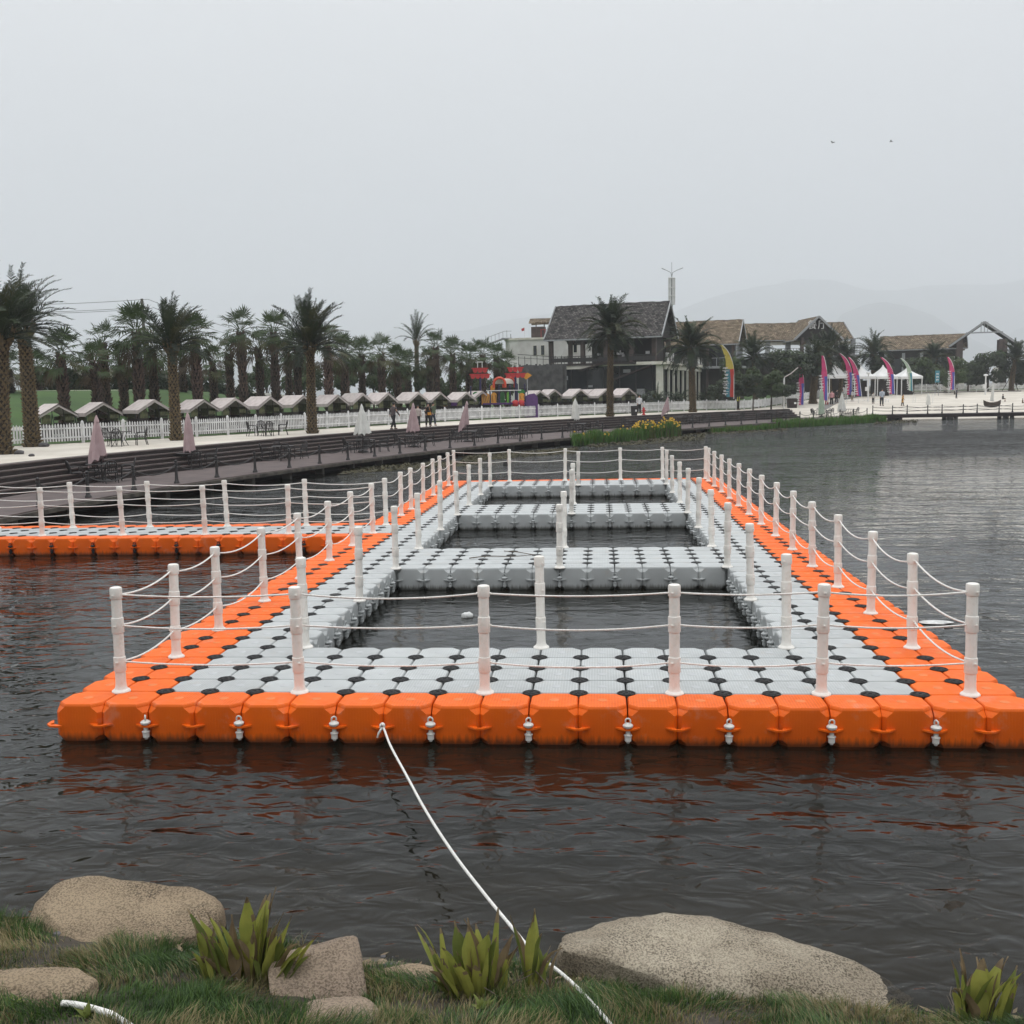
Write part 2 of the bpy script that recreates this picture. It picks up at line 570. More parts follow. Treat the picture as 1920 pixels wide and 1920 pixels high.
def roofmat(name, c, c2, scale=1.0):
    """overlapping weathered shakes: rows across the slope, broken by noise."""
    m = bpy.data.materials.new(name)
    m.use_nodes = True
    t = m.node_tree
    b = t.nodes['Principled BSDF']
    b.inputs['Roughness'].default_value = 0.95
    b.inputs['Specular IOR Level'].default_value = 0.2
    tcn = t.nodes.new('ShaderNodeTexCoord')
    n0 = t.nodes.new('ShaderNodeTexNoise')
    n0.inputs['Scale'].default_value = 3.0
    n0.inputs['Detail'].default_value = 6
    t.links.new(tcn.outputs['UV'], n0.inputs['Vector'])
    ma = t.nodes.new('ShaderNodeVectorMath')
    ma.operation = 'MULTIPLY_ADD'
    ma.inputs[1].default_value = (0.12, 0.16, 0)
    t.links.new(n0.outputs['Color'], ma.inputs[0])
    t.links.new(tcn.outputs['UV'], ma.inputs[2])
    br = t.nodes.new('ShaderNodeTexBrick')
    br.inputs['Scale'].default_value = scale
    br.inputs['Brick Width'].default_value = 0.34
    br.inputs['Row Height'].default_value = 0.30
    br.inputs['Mortar Size'].default_value = 0.035
    br.inputs['Mortar Smooth'].default_value = 0.6
    br.inputs['Bias'].default_value = 0.0
    br.inputs['Color1'].default_value = (*c, 1)
    br.inputs['Color2'].default_value = (*c2, 1)
    br.inputs['Mortar'].default_value = (0.012, 0.011, 0.010, 1)
    t.links.new(ma.outputs[0], br.inputs['Vector'])
    n1 = t.nodes.new('ShaderNodeTexNoise')
    n1.inputs['Scale'].default_value = 1.1
    n1.inputs['Detail'].default_value = 9
    n1.inputs['Roughness'].default_value = 0.75
    t.links.new(tcn.outputs['UV'], n1.inputs['Vector'])
    mr = t.nodes.new('ShaderNodeMapRange')
    mr.inputs['From Min'].default_value = 0.3
    mr.inputs['From Max'].default_value = 0.7
    mr.inputs['To Min'].default_value = 0.4
    mr.inputs['To Max'].default_value = 1.5
    t.links.new(n1.outputs[0], mr.inputs['Value'])
    sc = t.nodes.new('ShaderNodeVectorMath')
    sc.operation = 'SCALE'
    t.links.new(br.outputs['Color'], sc.inputs[0])
    t.links.new(mr.outputs[0], sc.inputs['Scale'])
    t.links.new(sc.outputs[0], b.inputs['Base Color'])
    bp = t.nodes.new('ShaderNodeBump')
    bp.inputs['Strength'].default_value = 1.0
    bp.inputs['Distance'].default_value = 0.12
    iv = t.nodes.new('ShaderNodeMath')
    iv.operation = 'MULTIPLY_ADD'
    iv.inputs[1].default_value = -1.0
    t.links.new(br.outputs['Fac'], iv.inputs[0])
    t.links.new(n0.outputs[0], iv.inputs[2])
    t.links.new(iv.outputs[0], bp.inputs['Height'])
    t.links.new(bp.outputs[0], b.inputs['Normal'])
    return m


M['roof_dark'] = roofmat('dark_shake_roof', (0.15, 0.140, 0.133), (0.038, 0.036, 0.036))
M['roof_tan'] = roofmat('tan_shake_roof', (0.33, 0.26, 0.18), (0.15, 0.115, 0.08))


def granite(name, c, c2, dark):
    m = mat(name, c, 0.88, c2, 2.2, detail=9, spec=0.25)
    t = m.node_tree
    b = t.nodes['Principled BSDF']
    src = b.inputs['Base Color'].links[0].from_socket
    tcn = [n for n in t.nodes if n.type == 'TEX_COORD'][0]
    v = t.nodes.new('ShaderNodeTexNoise')
    v.inputs['Scale'].default_value = 78
    v.inputs['Detail'].default_value = 5
    v.inputs['Roughness'].default_value = 0.7
    t.links.new(tcn.outputs['Object'], v.inputs['Vector'])
    mr = t.nodes.new('ShaderNodeMapRange')
    mr.inputs['From Min'].default_value = 0.475
    mr.inputs['From Max'].default_value = 0.555
    t.links.new(v.outputs[0], mr.inputs['Value'])
    n2 = t.nodes.new('ShaderNodeTexNoise')
    n2.inputs['Scale'].default_value = 3.5
    n2.inputs['Detail'].default_value = 8
    t.links.new(tcn.outputs['Object'], n2.inputs['Vector'])
    mr2 = t.nodes.new('ShaderNodeMapRange')
    mr2.inputs['From Min'].default_value = 0.42
    mr2.inputs['From Max'].default_value = 0.68
    mr2.inputs['To Min'].default_value = 0.50
    mr2.inputs['To Max'].default_value = 1.0
    t.links.new(n2.outputs[0], mr2.inputs['Value'])
    mu = t.nodes.new('ShaderNodeMath')
    mu.operation = 'MULTIPLY'
    t.links.new(mr.outputs[0], mu.inputs[0])
    t.links.new(mr2.outputs[0], mu.inputs[1])
    mx = t.nodes.new('ShaderNodeMix')
    mx.data_type = 'RGBA'
    mx.inputs['B'].default_value = (*dark, 1)
    t.links.new(mu.outputs[0], mx.inputs['Factor'])
    t.links.new(src, mx.inputs['A'])
    t.links.new(mx.outputs['Result'], b.inputs['Base Color'])
    bp = t.nodes.new('ShaderNodeBump')
    bp.inputs['Strength'].default_value = 0.9
    bp.inputs['Distance'].default_value = 0.022
    t.links.new(v.outputs[0], bp.inputs['Height'])
    t.links.new(bp.outputs[0], b.inputs['Normal'])
    return m


M['rock_tan'] = granite('tan_granite', (0.41, 0.32, 0.215), (0.28, 0.215, 0.145), (0.085, 0.065, 0.044))
M['rock_pale'] = granite('pale_granite', (0.50, 0.44, 0.34), (0.33, 0.28, 0.21), (0.075, 0.062, 0.045))
M['rock_pink'] = granite('pinkish_granite', (0.40, 0.315, 0.235), (0.29, 0.225, 0.17), (0.11, 0.083, 0.06))


def water_material():
    m = bpy.data.materials.new('lake_water')
    m.use_nodes = True
    t = m.node_tree
    t.nodes.clear()
    n = t.nodes.new
    tcn = n('ShaderNodeTexCoord')

    def wave(scale, stretch, rot, detail, dist):
        mp = n('ShaderNodeMapping')
        mp.inputs['Scale'].default_value = stretch
        mp.inputs['Rotation'].default_value = (0, 0, R(rot))
        t.links.new(tcn.outputs['Object'], mp.inputs[0])
        z = n('ShaderNodeTexNoise')
        z.inputs['Scale'].default_value = scale
        z.inputs['Detail'].default_value = detail
        z.inputs['Roughness'].default_value = 0.5
        z.inputs['Distortion'].default_value = dist
        t.links.new(mp.outputs[0], z.inputs['Vector'])
        return z.outputs[0]
    w1 = wave(0.95, (0.45, 1.0, 1), 14, 2.2, 0.5)
    w2 = wave(4.4, (0.6, 1.0, 1), -12, 2.0, 0.6)
    w3 = wave(0.12, (1, 1, 1), 0, 2, 0.0)          # gust patches
    pt = n('ShaderNodeMapRange')
    pt.inputs['From Min'].default_value = 0.35
    pt.inputs['From Max'].default_value = 0.65
    pt.inputs['To Min'].default_value = 0.55
    pt.inputs['To Max'].default_value = 1.15
    t.links.new(w3, pt.inputs['Value'])
    # the bank and the floats shelter the near water: ripples grow with distance from the bank
    sp = n('ShaderNodeSeparateXYZ')
    t.links.new(tcn.outputs['Object'], sp.inputs[0])
    sh = n('ShaderNodeMapRange')
    sh.inputs['From Min'].default_value = 2.0
    sh.inputs['From Max'].default_value = 55.0
    sh.inputs['To Min'].default_value = 0.30
    sh.inputs['To Max'].default_value = 1.7
    t.links.new(sp.outputs['Y'], sh.inputs['Value'])
    mu = n('ShaderNodeMath'); mu.operation = 'MULTIPLY'
    t.links.new(pt.outputs[0], mu.inputs[0])
    t.links.new(sh.outputs[0], mu.inputs[1])
    # the pools inside the floats are stiller
    cx = n('ShaderNodeMath'); cx.operation = 'COMPARE'; cx.inputs[1].default_value = 4.0; cx.inputs[2].default_value = 3.1
    t.links.new(sp.outputs['X'], cx.inputs[0])
    cyy = n('ShaderNodeMath'); cyy.operation = 'COMPARE'; cyy.inputs[1].default_value = 13.5; cyy.inputs[2].default_value = 12.0
    t.links.new(sp.outputs['Y'], cyy.inputs[0])
    cm = n('ShaderNodeMath'); cm.operation = 'MULTIPLY'
    t.links.new(cx.outputs[0], cm.inputs[0]); t.links.new(cyy.outputs[0], cm.inputs[1])
    cf = n('ShaderNodeMath'); cf.operation = 'MULTIPLY_ADD'; cf.inputs[1].default_value = -0.45; cf.inputs[2].default_value = 1.0
    t.links.new(cm.outputs[0], cf.inputs[0])
    mu2 = n('ShaderNodeMath'); mu2.operation = 'MULTIPLY'
    t.links.new(mu.outputs[0], mu2.inputs[0]); t.links.new(cf.outputs[0], mu2.inputs[1])
    mu = mu2
    a1 = n('ShaderNodeMath'); a1.operation = 'MULTIPLY_ADD'
    a1.inputs[1].default_value = 0.36
    t.links.new(w2, a1.inputs[0])
    t.links.new(w1, a1.inputs[2])
    m1 = n('ShaderNodeMath'); m1.operation = 'MULTIPLY'
    t.links.new(a1.outputs[0], m1.inputs[0])
    t.links.new(mu.outputs[0], m1.inputs[1])
    bp = n('ShaderNodeBump')
    bp.inputs['Strength'].default_value = 1.0
    bp.inputs['Distance'].default_value = 0.30
    t.links.new(m1.outputs[0], bp.inputs['Height'])
    fr = n('ShaderNodeFresnel')
    fr.inputs['IOR'].default_value = 1.25
    t.links.new(bp.outputs[0], fr.inputs['Normal'])
    gl = n('ShaderNodeBsdfGlossy')
    gl.inputs['Roughness'].default_value = 0.012
    gl.inputs['Color'].default_value = (0.95, 0.96, 0.97, 1)
    t.links.new(bp.outputs[0], gl.inputs['Normal'])
    df = n('ShaderNodeBsdfDiffuse')
    df.inputs['Color'].default_value = (0.011, 0.012, 0.009, 1)
    t.links.new(bp.outputs[0], df.inputs['Normal'])
    tr = n('ShaderNodeBsdfTransparent')
    tr.inputs['Color'].default_value = (0.60, 0.54, 0.44, 1)
    mb = n('ShaderNodeMixShader')
    mb.inputs[0].default_value = 0.5
    t.links.new(df.outputs[0], mb.inputs[1])
    t.links.new(tr.outputs[0], mb.inputs[2])
    mx = n('ShaderNodeMixShader')
    t.links.new(fr.outputs[0], mx.inputs[0])
    t.links.new(mb.outputs[0], mx.inputs[1])
    t.links.new(gl.outputs[0], mx.inputs[2])
    o = n('ShaderNodeOutputMaterial')
    t.links.new(mx.outputs[0], o.inputs[0])
    return m


M['water'] = water_material()
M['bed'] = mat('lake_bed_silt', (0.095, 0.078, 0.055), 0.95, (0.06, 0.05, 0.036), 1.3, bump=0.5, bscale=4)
M['deep'] = mat('deep_lake_bed', (0.03, 0.028, 0.022), 1.0)  # darker than the shore silt, standing in for light lost with depth
M['soil'] = mat('bank_soil', (0.055, 0.043, 0.03), 0.95, (0.032, 0.026, 0.018), 5, bump=0.6, bscale=14)
M['hill'] = mat('wooded_hill', (0.05, 0.06, 0.045), 1.0, (0.035, 0.045, 0.035), 0.02)
M['blade_g'] = leafmat('grass_green', (0.085, 0.150, 0.032), (0.055, 0.105, 0.024), 2.5, 0.2, 0)
M['blade_y'] = leafmat('grass_straw', (0.26, 0.215, 0.105), (0.18, 0.155, 0.075), 2.5, 0.2, 0)
M['blade_d'] = leafmat('grass_dark', (0.042, 0.085, 0.024), (0.030, 0.062, 0.020), 2.5, 0.2, 0)
M['cleaf'] = leafmat('broad_plant_leaf', (0.36, 0.36, 0.08), (0.24, 0.27, 0.06), 7, 0.3, 0)
M['cleaf2'] = leafmat('broad_plant_leaf_dark', (0.17, 0.20, 0.045), (0.10, 0.13, 0.034), 7, 0.3, 0)
M['cdry'] = leafmat('withered_leaf', (0.25, 0.19, 0.11), (0.14, 0.10, 0.06), 9, 0.15, 0)
# ------------------------------------------------------------------ curves of the far shore (metres, lake level z = 0)
def resample(pts, step, smooth=2):
    p = np.array(pts, float)
    for _ in range(smooth):                       # corner cutting
        q = [p[0]]
        for a, b in zip(p[:-1], p[1:]):
            q += [a * .75 + b * .25, a * .25 + b * .75]
        q.append(p[-1])
        p = np.array(q)
    L = np.r_[0, np.cumsum(np.hypot(*np.diff(p, axis=0).T))]
    n = max(2, int(L[-1] / step) + 1)
    t = np.linspace(0, L[-1], n)
    return np.stack([np.interp(t, L, p[:, 0]), np.interp(t, L, p[:, 1])], 1)


def normals(p):
    t = np.gradient(p, axis=0)
    t /= np.linalg.norm(t, axis=1)[:, None]
    return np.stack([-t[:, 1], t[:, 0]], 1)       # to the left of travel: landwards


DE = resample([(-11.0, -8), (-11.3, 4), (-11.5, 16), (-11.2, 21.5), (-10.7, 25), (-9.9, 29), (-8.6, 33.5), (-7.0, 39.5), (-4.5, 47), (-0.8, 54.5),
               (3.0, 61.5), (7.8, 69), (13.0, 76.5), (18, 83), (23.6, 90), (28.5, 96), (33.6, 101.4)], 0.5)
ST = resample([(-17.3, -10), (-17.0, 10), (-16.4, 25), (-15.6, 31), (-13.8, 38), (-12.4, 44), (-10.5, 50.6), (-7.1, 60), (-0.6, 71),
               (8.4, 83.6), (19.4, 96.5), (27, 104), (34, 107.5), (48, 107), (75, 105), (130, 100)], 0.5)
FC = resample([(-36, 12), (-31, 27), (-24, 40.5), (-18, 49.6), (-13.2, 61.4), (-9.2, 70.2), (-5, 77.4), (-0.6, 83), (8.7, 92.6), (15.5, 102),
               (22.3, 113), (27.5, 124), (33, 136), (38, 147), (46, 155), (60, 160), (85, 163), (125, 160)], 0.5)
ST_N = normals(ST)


def sdist(X, Y):
    X = np.atleast_1d(np.asarray(X, float)); Y = np.atleast_1d(np.asarray(Y, float))
    d2 = (X[:, None] - ST[None, :, 0]) ** 2 + (Y[:, None] - ST[None, :, 1]) ** 2
    i = d2.argmin(1)
    v = np.stack([X - ST[i, 0], Y - ST[i, 1]], 1)
    return np.sqrt(d2[np.arange(len(X)), i]) * np.sign((v * ST_N[i]).sum(1)), ST[i, 0]


def smst(x, a, b):
    t = np.clip((x - a) / (b - a), 0, 1)
    return t * t * (3 - 2 * t)


def zg_arr(X, Y):
    d, xf = sdist(X, Y)
    w = smst(xf, 19, 31)
    base = 1.4 * (1 - w) + 0.85 * w
    dd = np.maximum(d, 0)
    z = base + w * (1.75 * np.clip(dd / 50, 0, 1) + 0.35 * smst(dd, 50, 80))
    z = z + (1 - w) * 0.45 * smst(dd, 14, 40)
    z = z + 2.75 * smst(dd, 11.0, 30) * (1 - smst(xf, -6, 3))
    z = np.where(d < 0, np.where(xf > 25, base + d * 0.33, base + d * 0.74), z)
    return z


def zg(x, y):
    return float(zg_arr([x], [y])[0])


def ground(px, py):
    """the point of the far shore that is seen at this place in the photograph."""
    d = ray(px, py)
    ts = np.linspace(35, 260, 900)
    P = CAM[None] + ts[:, None] * d[None]
    h = P[:, 2] - zg_arr(P[:, 0], P[:, 1])
    sd, _ = sdist(P[:, 0], P[:, 1])
    ok = np.where((h <= 0) & (sd > -0.3))[0]
    i = ok[0] if len(ok) else len(ts) - 1
    return P[i, 0], P[i, 1], zg(P[i, 0], P[i, 1])


def deck(px, py, z=0.5):
    p = onz(px, py, z)
    return p[0], p[1], z


def col(px, depth):
    x, y = xy_at(px, depth)
    return x, y, zg(x, y)


def sheet(name, curve, ds, zf, m, sl=slice(None)):
    nn = normals(curve)[sl]
    c = curve[sl]
    P = np.concatenate([c + nn * d for d in ds])
    z = zf(P[:, 0], P[:, 1])
    k = len(c)
    vs = [(x, y, q) for (x, y), q in zip(P, z)]
    fs = []
    for a in range(len(ds) - 1):
        for i in range(k - 1):
            fs.append((a * k + i, a * k + i + 1, (a + 1) * k + i + 1, (a + 1) * k + i))
    mb = MB()
    mb.add(vs, fs)
    o = mb.build(name, m, smooth=60)
    return kind(o, 'structure')


# the lake and its bed
mb = MB(); mb.quad((-260, -40, 0), (300, -40, 0), (300, 170, 0), (-260, 170, 0))
kind(mb.build('lake_water', M['water']), 'structure')
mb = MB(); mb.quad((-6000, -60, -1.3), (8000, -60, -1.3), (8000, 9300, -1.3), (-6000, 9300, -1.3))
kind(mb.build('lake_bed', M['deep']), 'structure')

sheet('sand', ST[::2], [-4.5, -3, -1.5, -0.05, 1, 2, 3.5, 5, 7, 9, 12, 15, 19, 24, 30, 38, 48, 60, 75, 100, 150, 260, 500],
      zg_arr, M['sand'])
sheet('lawn', FC[::2], [0.02, 1, 2.5, 4, 6, 8, 11, 14, 18, 22, 27, 33, 42, 55, 75, 100, 150, 250, 480],
      lambda x, y: zg_arr(x, y) + 0.03, M['lawn'])


def ribbon(name, a, za, b, zb, m, th=None):
    """strip between two curves of the same length; with th it becomes a slab."""
    k = len(a)
    mb = MB()
    if th is None:
        vs = [(x, y, za) for x, y in a] + [(x, y, zb) for x, y in b]
        mb.add(vs, [(i, i + 1, k + i + 1, k + i) for i in range(k - 1)])
    else:
        rings = [[(a[i][0], a[i][1], za), (b[i][0], b[i][1], zb), (b[i][0], b[i][1], zb - th), (a[i][0], a[i][1], za - th)] for i in range(k)]
        mb.loops(rings)
    return mb


# steps: five dark timber terraces down to the deck
stp = ST[(ST[:, 0] < 24.5)]
snn = normals(stp)
mb = MB()
for k in range(6):
    zt = 1.41 - 0.182 * k
    o0 = 0.28 if k == 0 else -0.30 * k - 0.0
    o1 = -0.30 * (k + 1)
    a, b = stp + snn * o0, stp + snn * o1
    for i in range(len(stp) - 1):
        mb.quad((*a[i], zt), (*b[i], zt), (*b[i + 1], zt), (*a[i + 1], zt), 1)            # tread
        if k < 5:
            b2 = stp + snn * (o1 + 0.035)
            mb.quad((*b[i], zt), (*b[i], zt - 0.05), (*b[i + 1], zt - 0.05), (*b[i + 1], zt), 1)   # nosing
            mb.quad((*b[i], zt - 0.05), (*b2[i], zt - 0.05), (*b2[i + 1], zt - 0.05), (*b[i + 1], zt - 0.05), 0)
            mb.quad((*b2[i], zt - 0.05), (*b2[i], zt - 0.182), (*b2[i + 1], zt - 0.182), (*b2[i + 1], zt - 0.05), 0)
M['tread'] = mat('step_tread', (0.11, 0.085, 0.078), 0.75, (0.068, 0.052, 0.049), 2.0, bump=0.3, bscale=10)
kind(mb.build('promenade_steps', [M['wood_dark'], M['tread']]), 'structure')

# deck between the steps and the lake edge
n_ = 260
ti = np.linspace(0, 1, n_)


def along(p, t):
    L = np.r_[0, np.cumsum(np.hypot(*np.diff(p, axis=0).T))]
    L /= L[-1]
    return np.stack([np.interp(t, L, p[:, 0]), np.interp(t, L, p[:, 1])], 1)


inner = np.concatenate([stp + snn * -1.55, [[28.5, 104.5], [33.6, 106.2]]])
DA, DI = along(DE, ti), along(inner, ti)
dn = normals(DA)
kind(ribbon('promenade_deck', DA, 0.5, DI, 0.5, 0, 0.16).build('promenade_deck', M['wood_deck']), 'structure')
kind(ribbon('deck_edge', DA - dn * 0.12, 0.465, DA - dn * 0.003, 0.465, 0, 0.13).build('deck_edge_beam', M['wood_edge']), 'structure')
mb = MB()                                        # dark sheet added behind the piles, standing in for under-deck shade
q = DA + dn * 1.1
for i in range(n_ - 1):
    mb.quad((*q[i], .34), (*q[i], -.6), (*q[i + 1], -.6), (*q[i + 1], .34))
kind(mb.build('deck_underside_shade', M['shade']), 'structure')
mb = MB()
for i in range(0, n_, 6):                        # stubby concrete piles under the deck, set back in its shade
    x, y = DA[i] + dn[i] * 0.6
    mb.box(x, y, -0.4, 0.35, 0.35, 1.45)
kind(mb.build('deck_piles', M['concrete']), 'structure')

# pier on the right
PA = resample([(33.6, 101.4), (41.8, 101.2), (52, 100.8), (95, 99)], 0.5, 1)
pn = normals(PA)
kind(ribbon('pier', PA, 0.62, PA + pn * 2.6, 0.62, 0, 0.12).build('pier_deck', M['wood_dark']), 'structure')
kind(ribbon('pier', PA + pn * 0.06, 0.495, PA + pn * 0.26, 0.495, 0, 0.22).build('pier_beam', M['wood_dark']), 'structure')
mb = MB()
for i in range(4, len(PA), 11):
    for q in (0.5, 2.1):
        for dx in (-.45, .45):
            x, y = PA[i] + pn[i] * q
            mb.box(x + dx * .8, y, -0.5, 0.34, 0.34, 1.9)
kind(mb.build('pier_piles', M['concrete']), 'structure')
# low kerb across the top of the beach
kc = np.array([ground(x, y)[:2] for x, y in [(1530, 748), (1575, 744), (1640, 741), (1700, 738.5), (1760, 736.5), (1830, 735), (1915, 734)]])
kc = resample(kc, 1.0, 1)
mb = MB()
kn = normals(kc)
mb.loops([[(a[0], a[1], z), (b[0], b[1], z), (b[0], b[1], z - .3), (a[0], a[1], z - .3)] for a, b, z in
          zip(kc, kc + kn * 0.35, zg_arr(kc[:, 0], kc[:, 1]) + 0.14)])
kind(mb.build('beach_kerb', M['asphalt']), 'structure')
kc2 = resample(np.array([ground(x, y)[:2] for x, y in [(1550, 768), (1566, 758), (1584, 750), (1610, 744.5), (1640, 742)]]), 1.0, 1)
kn2 = normals(kc2)
mb = MB()
mb.loops([[(a[0], a[1], z), (b[0], b[1], z), (b[0], b[1], z - .3), (a[0], a[1], z - .3)] for a, b, z in
          zip(kc2, kc2 + kn2 * 1.2, zg_arr(kc2[:, 0], kc2[:, 1]) + 0.06)])
kind(mb.build('beach_path', M['asphalt']), 'structure')


# ------------------------------------------------------------------ the hills far behind, with depth
def hill(name, prof, depth, thick, seed):
    """prof: ridge line as (px, py); a rounded wooded ridge standing at that distance."""
    r = random.Random(seed)
    xs = np.linspace(prof[0][0], prof[-1][0], 150)
    ys = np.interp(xs, [p[0] for p in prof], [p[1] for p in prof])
    rows = 14
    vs, fs = [], []
    n = len(xs)
    for j in range(rows + 1):
        q = j / rows * 2 - 1
        for i, (x, y) in enumerate(zip(xs, ys)):
            p = atdepth(x, y, depth)
            zt = p[2]
            b = max(0.0, 1 - abs(q)) ** 0.8
            fw2 = np.array([fwv[0], fwv[1]]) / math.hypot(fwv[0], fwv[1])
            X, Y = p[0] + fw2[0] * q * thick, p[1] + fw2[1] * q * thick
            nz = mnoise.fractal(Vector((X * 0.0022, Y * 0.0022, seed)), 1.0, 2.0, 5)
            z = 2 + (zt - 2) * b * (1 + 0.10 * nz * (1 if j != rows // 2 else 0.25)) - (1.0 if abs(q) == 1 else 0)
            vs.append((X, Y, z))
    for j in range(rows):
        for i in range(n - 1):
            fs.append((j * n + i, j * n + i + 1, (j + 1) * n + i + 1, (j + 1) * n + i))
    mb = MB(); mb.add(vs, fs)
    kind(mb.build(name, M['hill'], smooth=80), 'structure')


hill('far_hills', [(1150, 640), (1240, 596), (1330, 560), (1420, 534), (1500, 524), (1560, 525), (1620, 541), (1680, 546), (1740, 538), (1810, 532),
                   (1880, 530), (1960, 518), (2080, 540), (2250, 600)], 7600, 1300, 3)
hill('middle_hill', [(1480, 690), (1530, 640), (1580, 588), (1620, 572), (1660, 566), (1700, 574), (1750, 592), (1800, 622), (1850, 650), (1900, 690)], 5500, 700, 5)
hill('right_hill', [(1820, 690), (1860, 655), (1900, 620), (1960, 596), (2060, 600), (2200, 690)], 6100, 640, 9)
hill('left_hills', [(560, 690), (640, 652), (690, 632), (740, 618), (800, 625), (880, 618), (960, 600), (1040, 588), (1120, 612), (1200, 680)], 7800, 1100, 7)
hill('low_hills', [(-200, 705), (0, 700), (150, 690), (240, 678), (320, 672), (400, 684), (520, 690), (600, 700)], 4300, 450, 8)

# ------------------------------------------------------------------ air: pale haze round everything
mh = bpy.data.materials.new('haze_air')
mh.use_nodes = True
th = mh.node_tree
th.nodes.clear()
pv = th.nodes.new('ShaderNodeVolumePrincipled')
pv.inputs['Color'].default_value = (0.93, 0.965, 1.0, 1)
pv.inputs['Density'].default_value = 0.00036
pv.inputs['Anisotropy'].default_value = 0.0
oh = th.nodes.new('ShaderNodeOutputMaterial')
th.links.new(pv.outputs[0], oh.inputs['Volume'])
mb = MB()
mb.box(1100, 4690, 517.7, 16400, 9800, 1040)
hz = mb.build('haze', mh)
kind(hz, 'stuff')
hz['label'] = 'pale grey haze hanging over the lake, the far shore and the hills'


def fence_depth(px):
    """how far off the picket fence stands in the column of the picture."""
    d = np.stack([FC[:, 0], FC[:, 1], np.full(len(FC), 1.5)], 1) - CAM
    f = d @ fwv
    u = 960 + F_PX * (d @ rt) / np.where(f > 1, f, 1)
    ok = np.where(f > 5)[0]
    return float(f[ok[np.abs(u[ok] - px).argmin()]])
# ------------------------------------------------------------------ floating dock: 0.5 m cells, c to the right, r away from the shore
LV = [(-0.05, .205, .06), (0.0, .232, .072), (0.035, .2425, .070), (0.052, .2435, .045), (0.065, .2455, .038), (0.31, .2455, .038), (0.330, .2455, .058),
      (0.362, .2452, .097), (0.376, .2445, .100), (0.392, .2385, .100), (0.400, .2310, .099)]


def oct_ring(cx, cy_, h, c, z):
    a = h - c
    return [(cx - a, cy_ - h, z), (cx + a, cy_ - h, z), (cx + h, cy_ - a, z), (cx + h, cy_ + a, z),
            (cx + a, cy_ + h, z), (cx - a, cy_ + h, z), (cx - h, cy_ + a, z), (cx - h, cy_ - a, z)]


def lug(mb, x, y, nx, ny, z=0.185):
    """moulded ear with a hole; (nx, ny) points outwards."""
    L = math.hypot(nx, ny); nx, ny = nx / L, ny / L
    tx, ty = -ny, nx
    outer = [(-.13, -.03), (-.12, 0.006), (-.042, .070), (.042, .070), (.12, .006), (.13, -.03)]
    inner = [(-.03, .0), (-.03, .022), (-.016, .044), (.016, .044), (.03, .022), (.03, .0)]
    W = lambda a, b, zz: (x + tx * a + nx * b, y + ty * a + ny * b, zz)
    vs, fs = [], []
    for zz in (z - .009, z + .009):
        vs += [W(a, b, zz) for a, b in outer] + [W(a, b, zz) for a, b in inner]
    for i in range(5):
        fs.append((i + 12, i + 13, i + 19, i + 18))
        fs.append((i + 1, i, i + 6, i + 7))
        fs.append((i, i + 1, i + 13, i + 12))
        fs.append((i + 7, i + 6, i + 18, i + 19))
    mb.add(vs, fs)


MOD = {}


def module_mesh(colr, lugs, bare):
    key = (colr, lugs, bare)
    if key in MOD:
        return MOD[key]
    mb = MB()
    for q in (-.2475, .2475):
        mb.loops([oct_ring(q, 0, h if z < .3 else h, c, z) for z, h, c in LV])
        if not bare:
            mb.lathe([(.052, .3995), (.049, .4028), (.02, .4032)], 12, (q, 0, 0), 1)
    for (x, y, nx, ny) in lugs:
        lug(mb, x, y, nx, ny)
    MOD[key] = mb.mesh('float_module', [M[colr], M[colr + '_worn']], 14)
    return MOD[key]


def cells_dock():
    cs = set()
    for r in range(-1, 55):
        for c in range(-2, 18):
            pool = 2 <= c < 14 and (4 <= r < 16 or 21 <= r < 33 or 38 <= r < 50)
            if not pool:
                cs.add((c, r))
    return cs


def build_floats(root, cells, color_of, c_lo, own, near):
    """cells -> double modules with ears on every open side; the 100 seen largest are parts, the rest one part."""
    mods = []
    for (c, r) in sorted(cells):
        if (c - c_lo) % 2:
            continue
        lg = []
        full = lambda a, b: (a, b) in cells or (a, b) in own
        for dy, ny in ((-.25, -1), (.25, 1)):
            rr = r + ny
            if not full(c, rr):
                lg.append((0.0, dy, 0, ny))
                lg.append((-.5, dy, 0, ny) if full(c - 1, r) else (-.5, dy, -1, ny))
                if not full(c + 2, r):
                    lg.append((.5, dy, 1, ny))
            for dx, nx in ((-.5, -1), (.5, 1)):
                cc = c - 1 if nx < 0 else c + 2
                if not full(cc, r) and full(c, rr) and ny < 0:
                    lg.append((dx, dy, nx, 0))
        lg = tuple(sorted(set((a, b, n1, n2) for a, b, n1, n2 in lg)))
        X, Y = (c + 1) * .5, (r + .5) * .5
        mods.append((math.hypot(X - CAM[0], Y - CAM[1]), color_of(c, r), lg, X, Y))
    mods.sort(key=lambda q: q[0])
    rest = {}
    for i, (d, colr, lg, X, Y) in enumerate(mods):
        if i < near:
            o = link('float_module', module_mesh(colr, lg, d > 22), root)
            o.location = (X, Y, 0)
        else:
            rest.setdefault(colr, []).append((lg, X, Y))
    if rest:
        mb = MB()
        ms = list(rest)
        for k, colr in enumerate(ms):
            for lg, X, Y in rest[colr]:
                t = MB()
                for q in (-.2475, .2475):
                    t.loops([oct_ring(q, 0, h, c, z) for z, h, c in LV])
                for (x, y, nx, ny) in lg:
                    lug(t, x, y, nx, ny)
                mb.merge(t, Matrix.Translation((X, Y, 0)), k)
        o = mb.build('float_modules', [M[q] for q in ms], root, 14)
        kind(o, 'stuff')


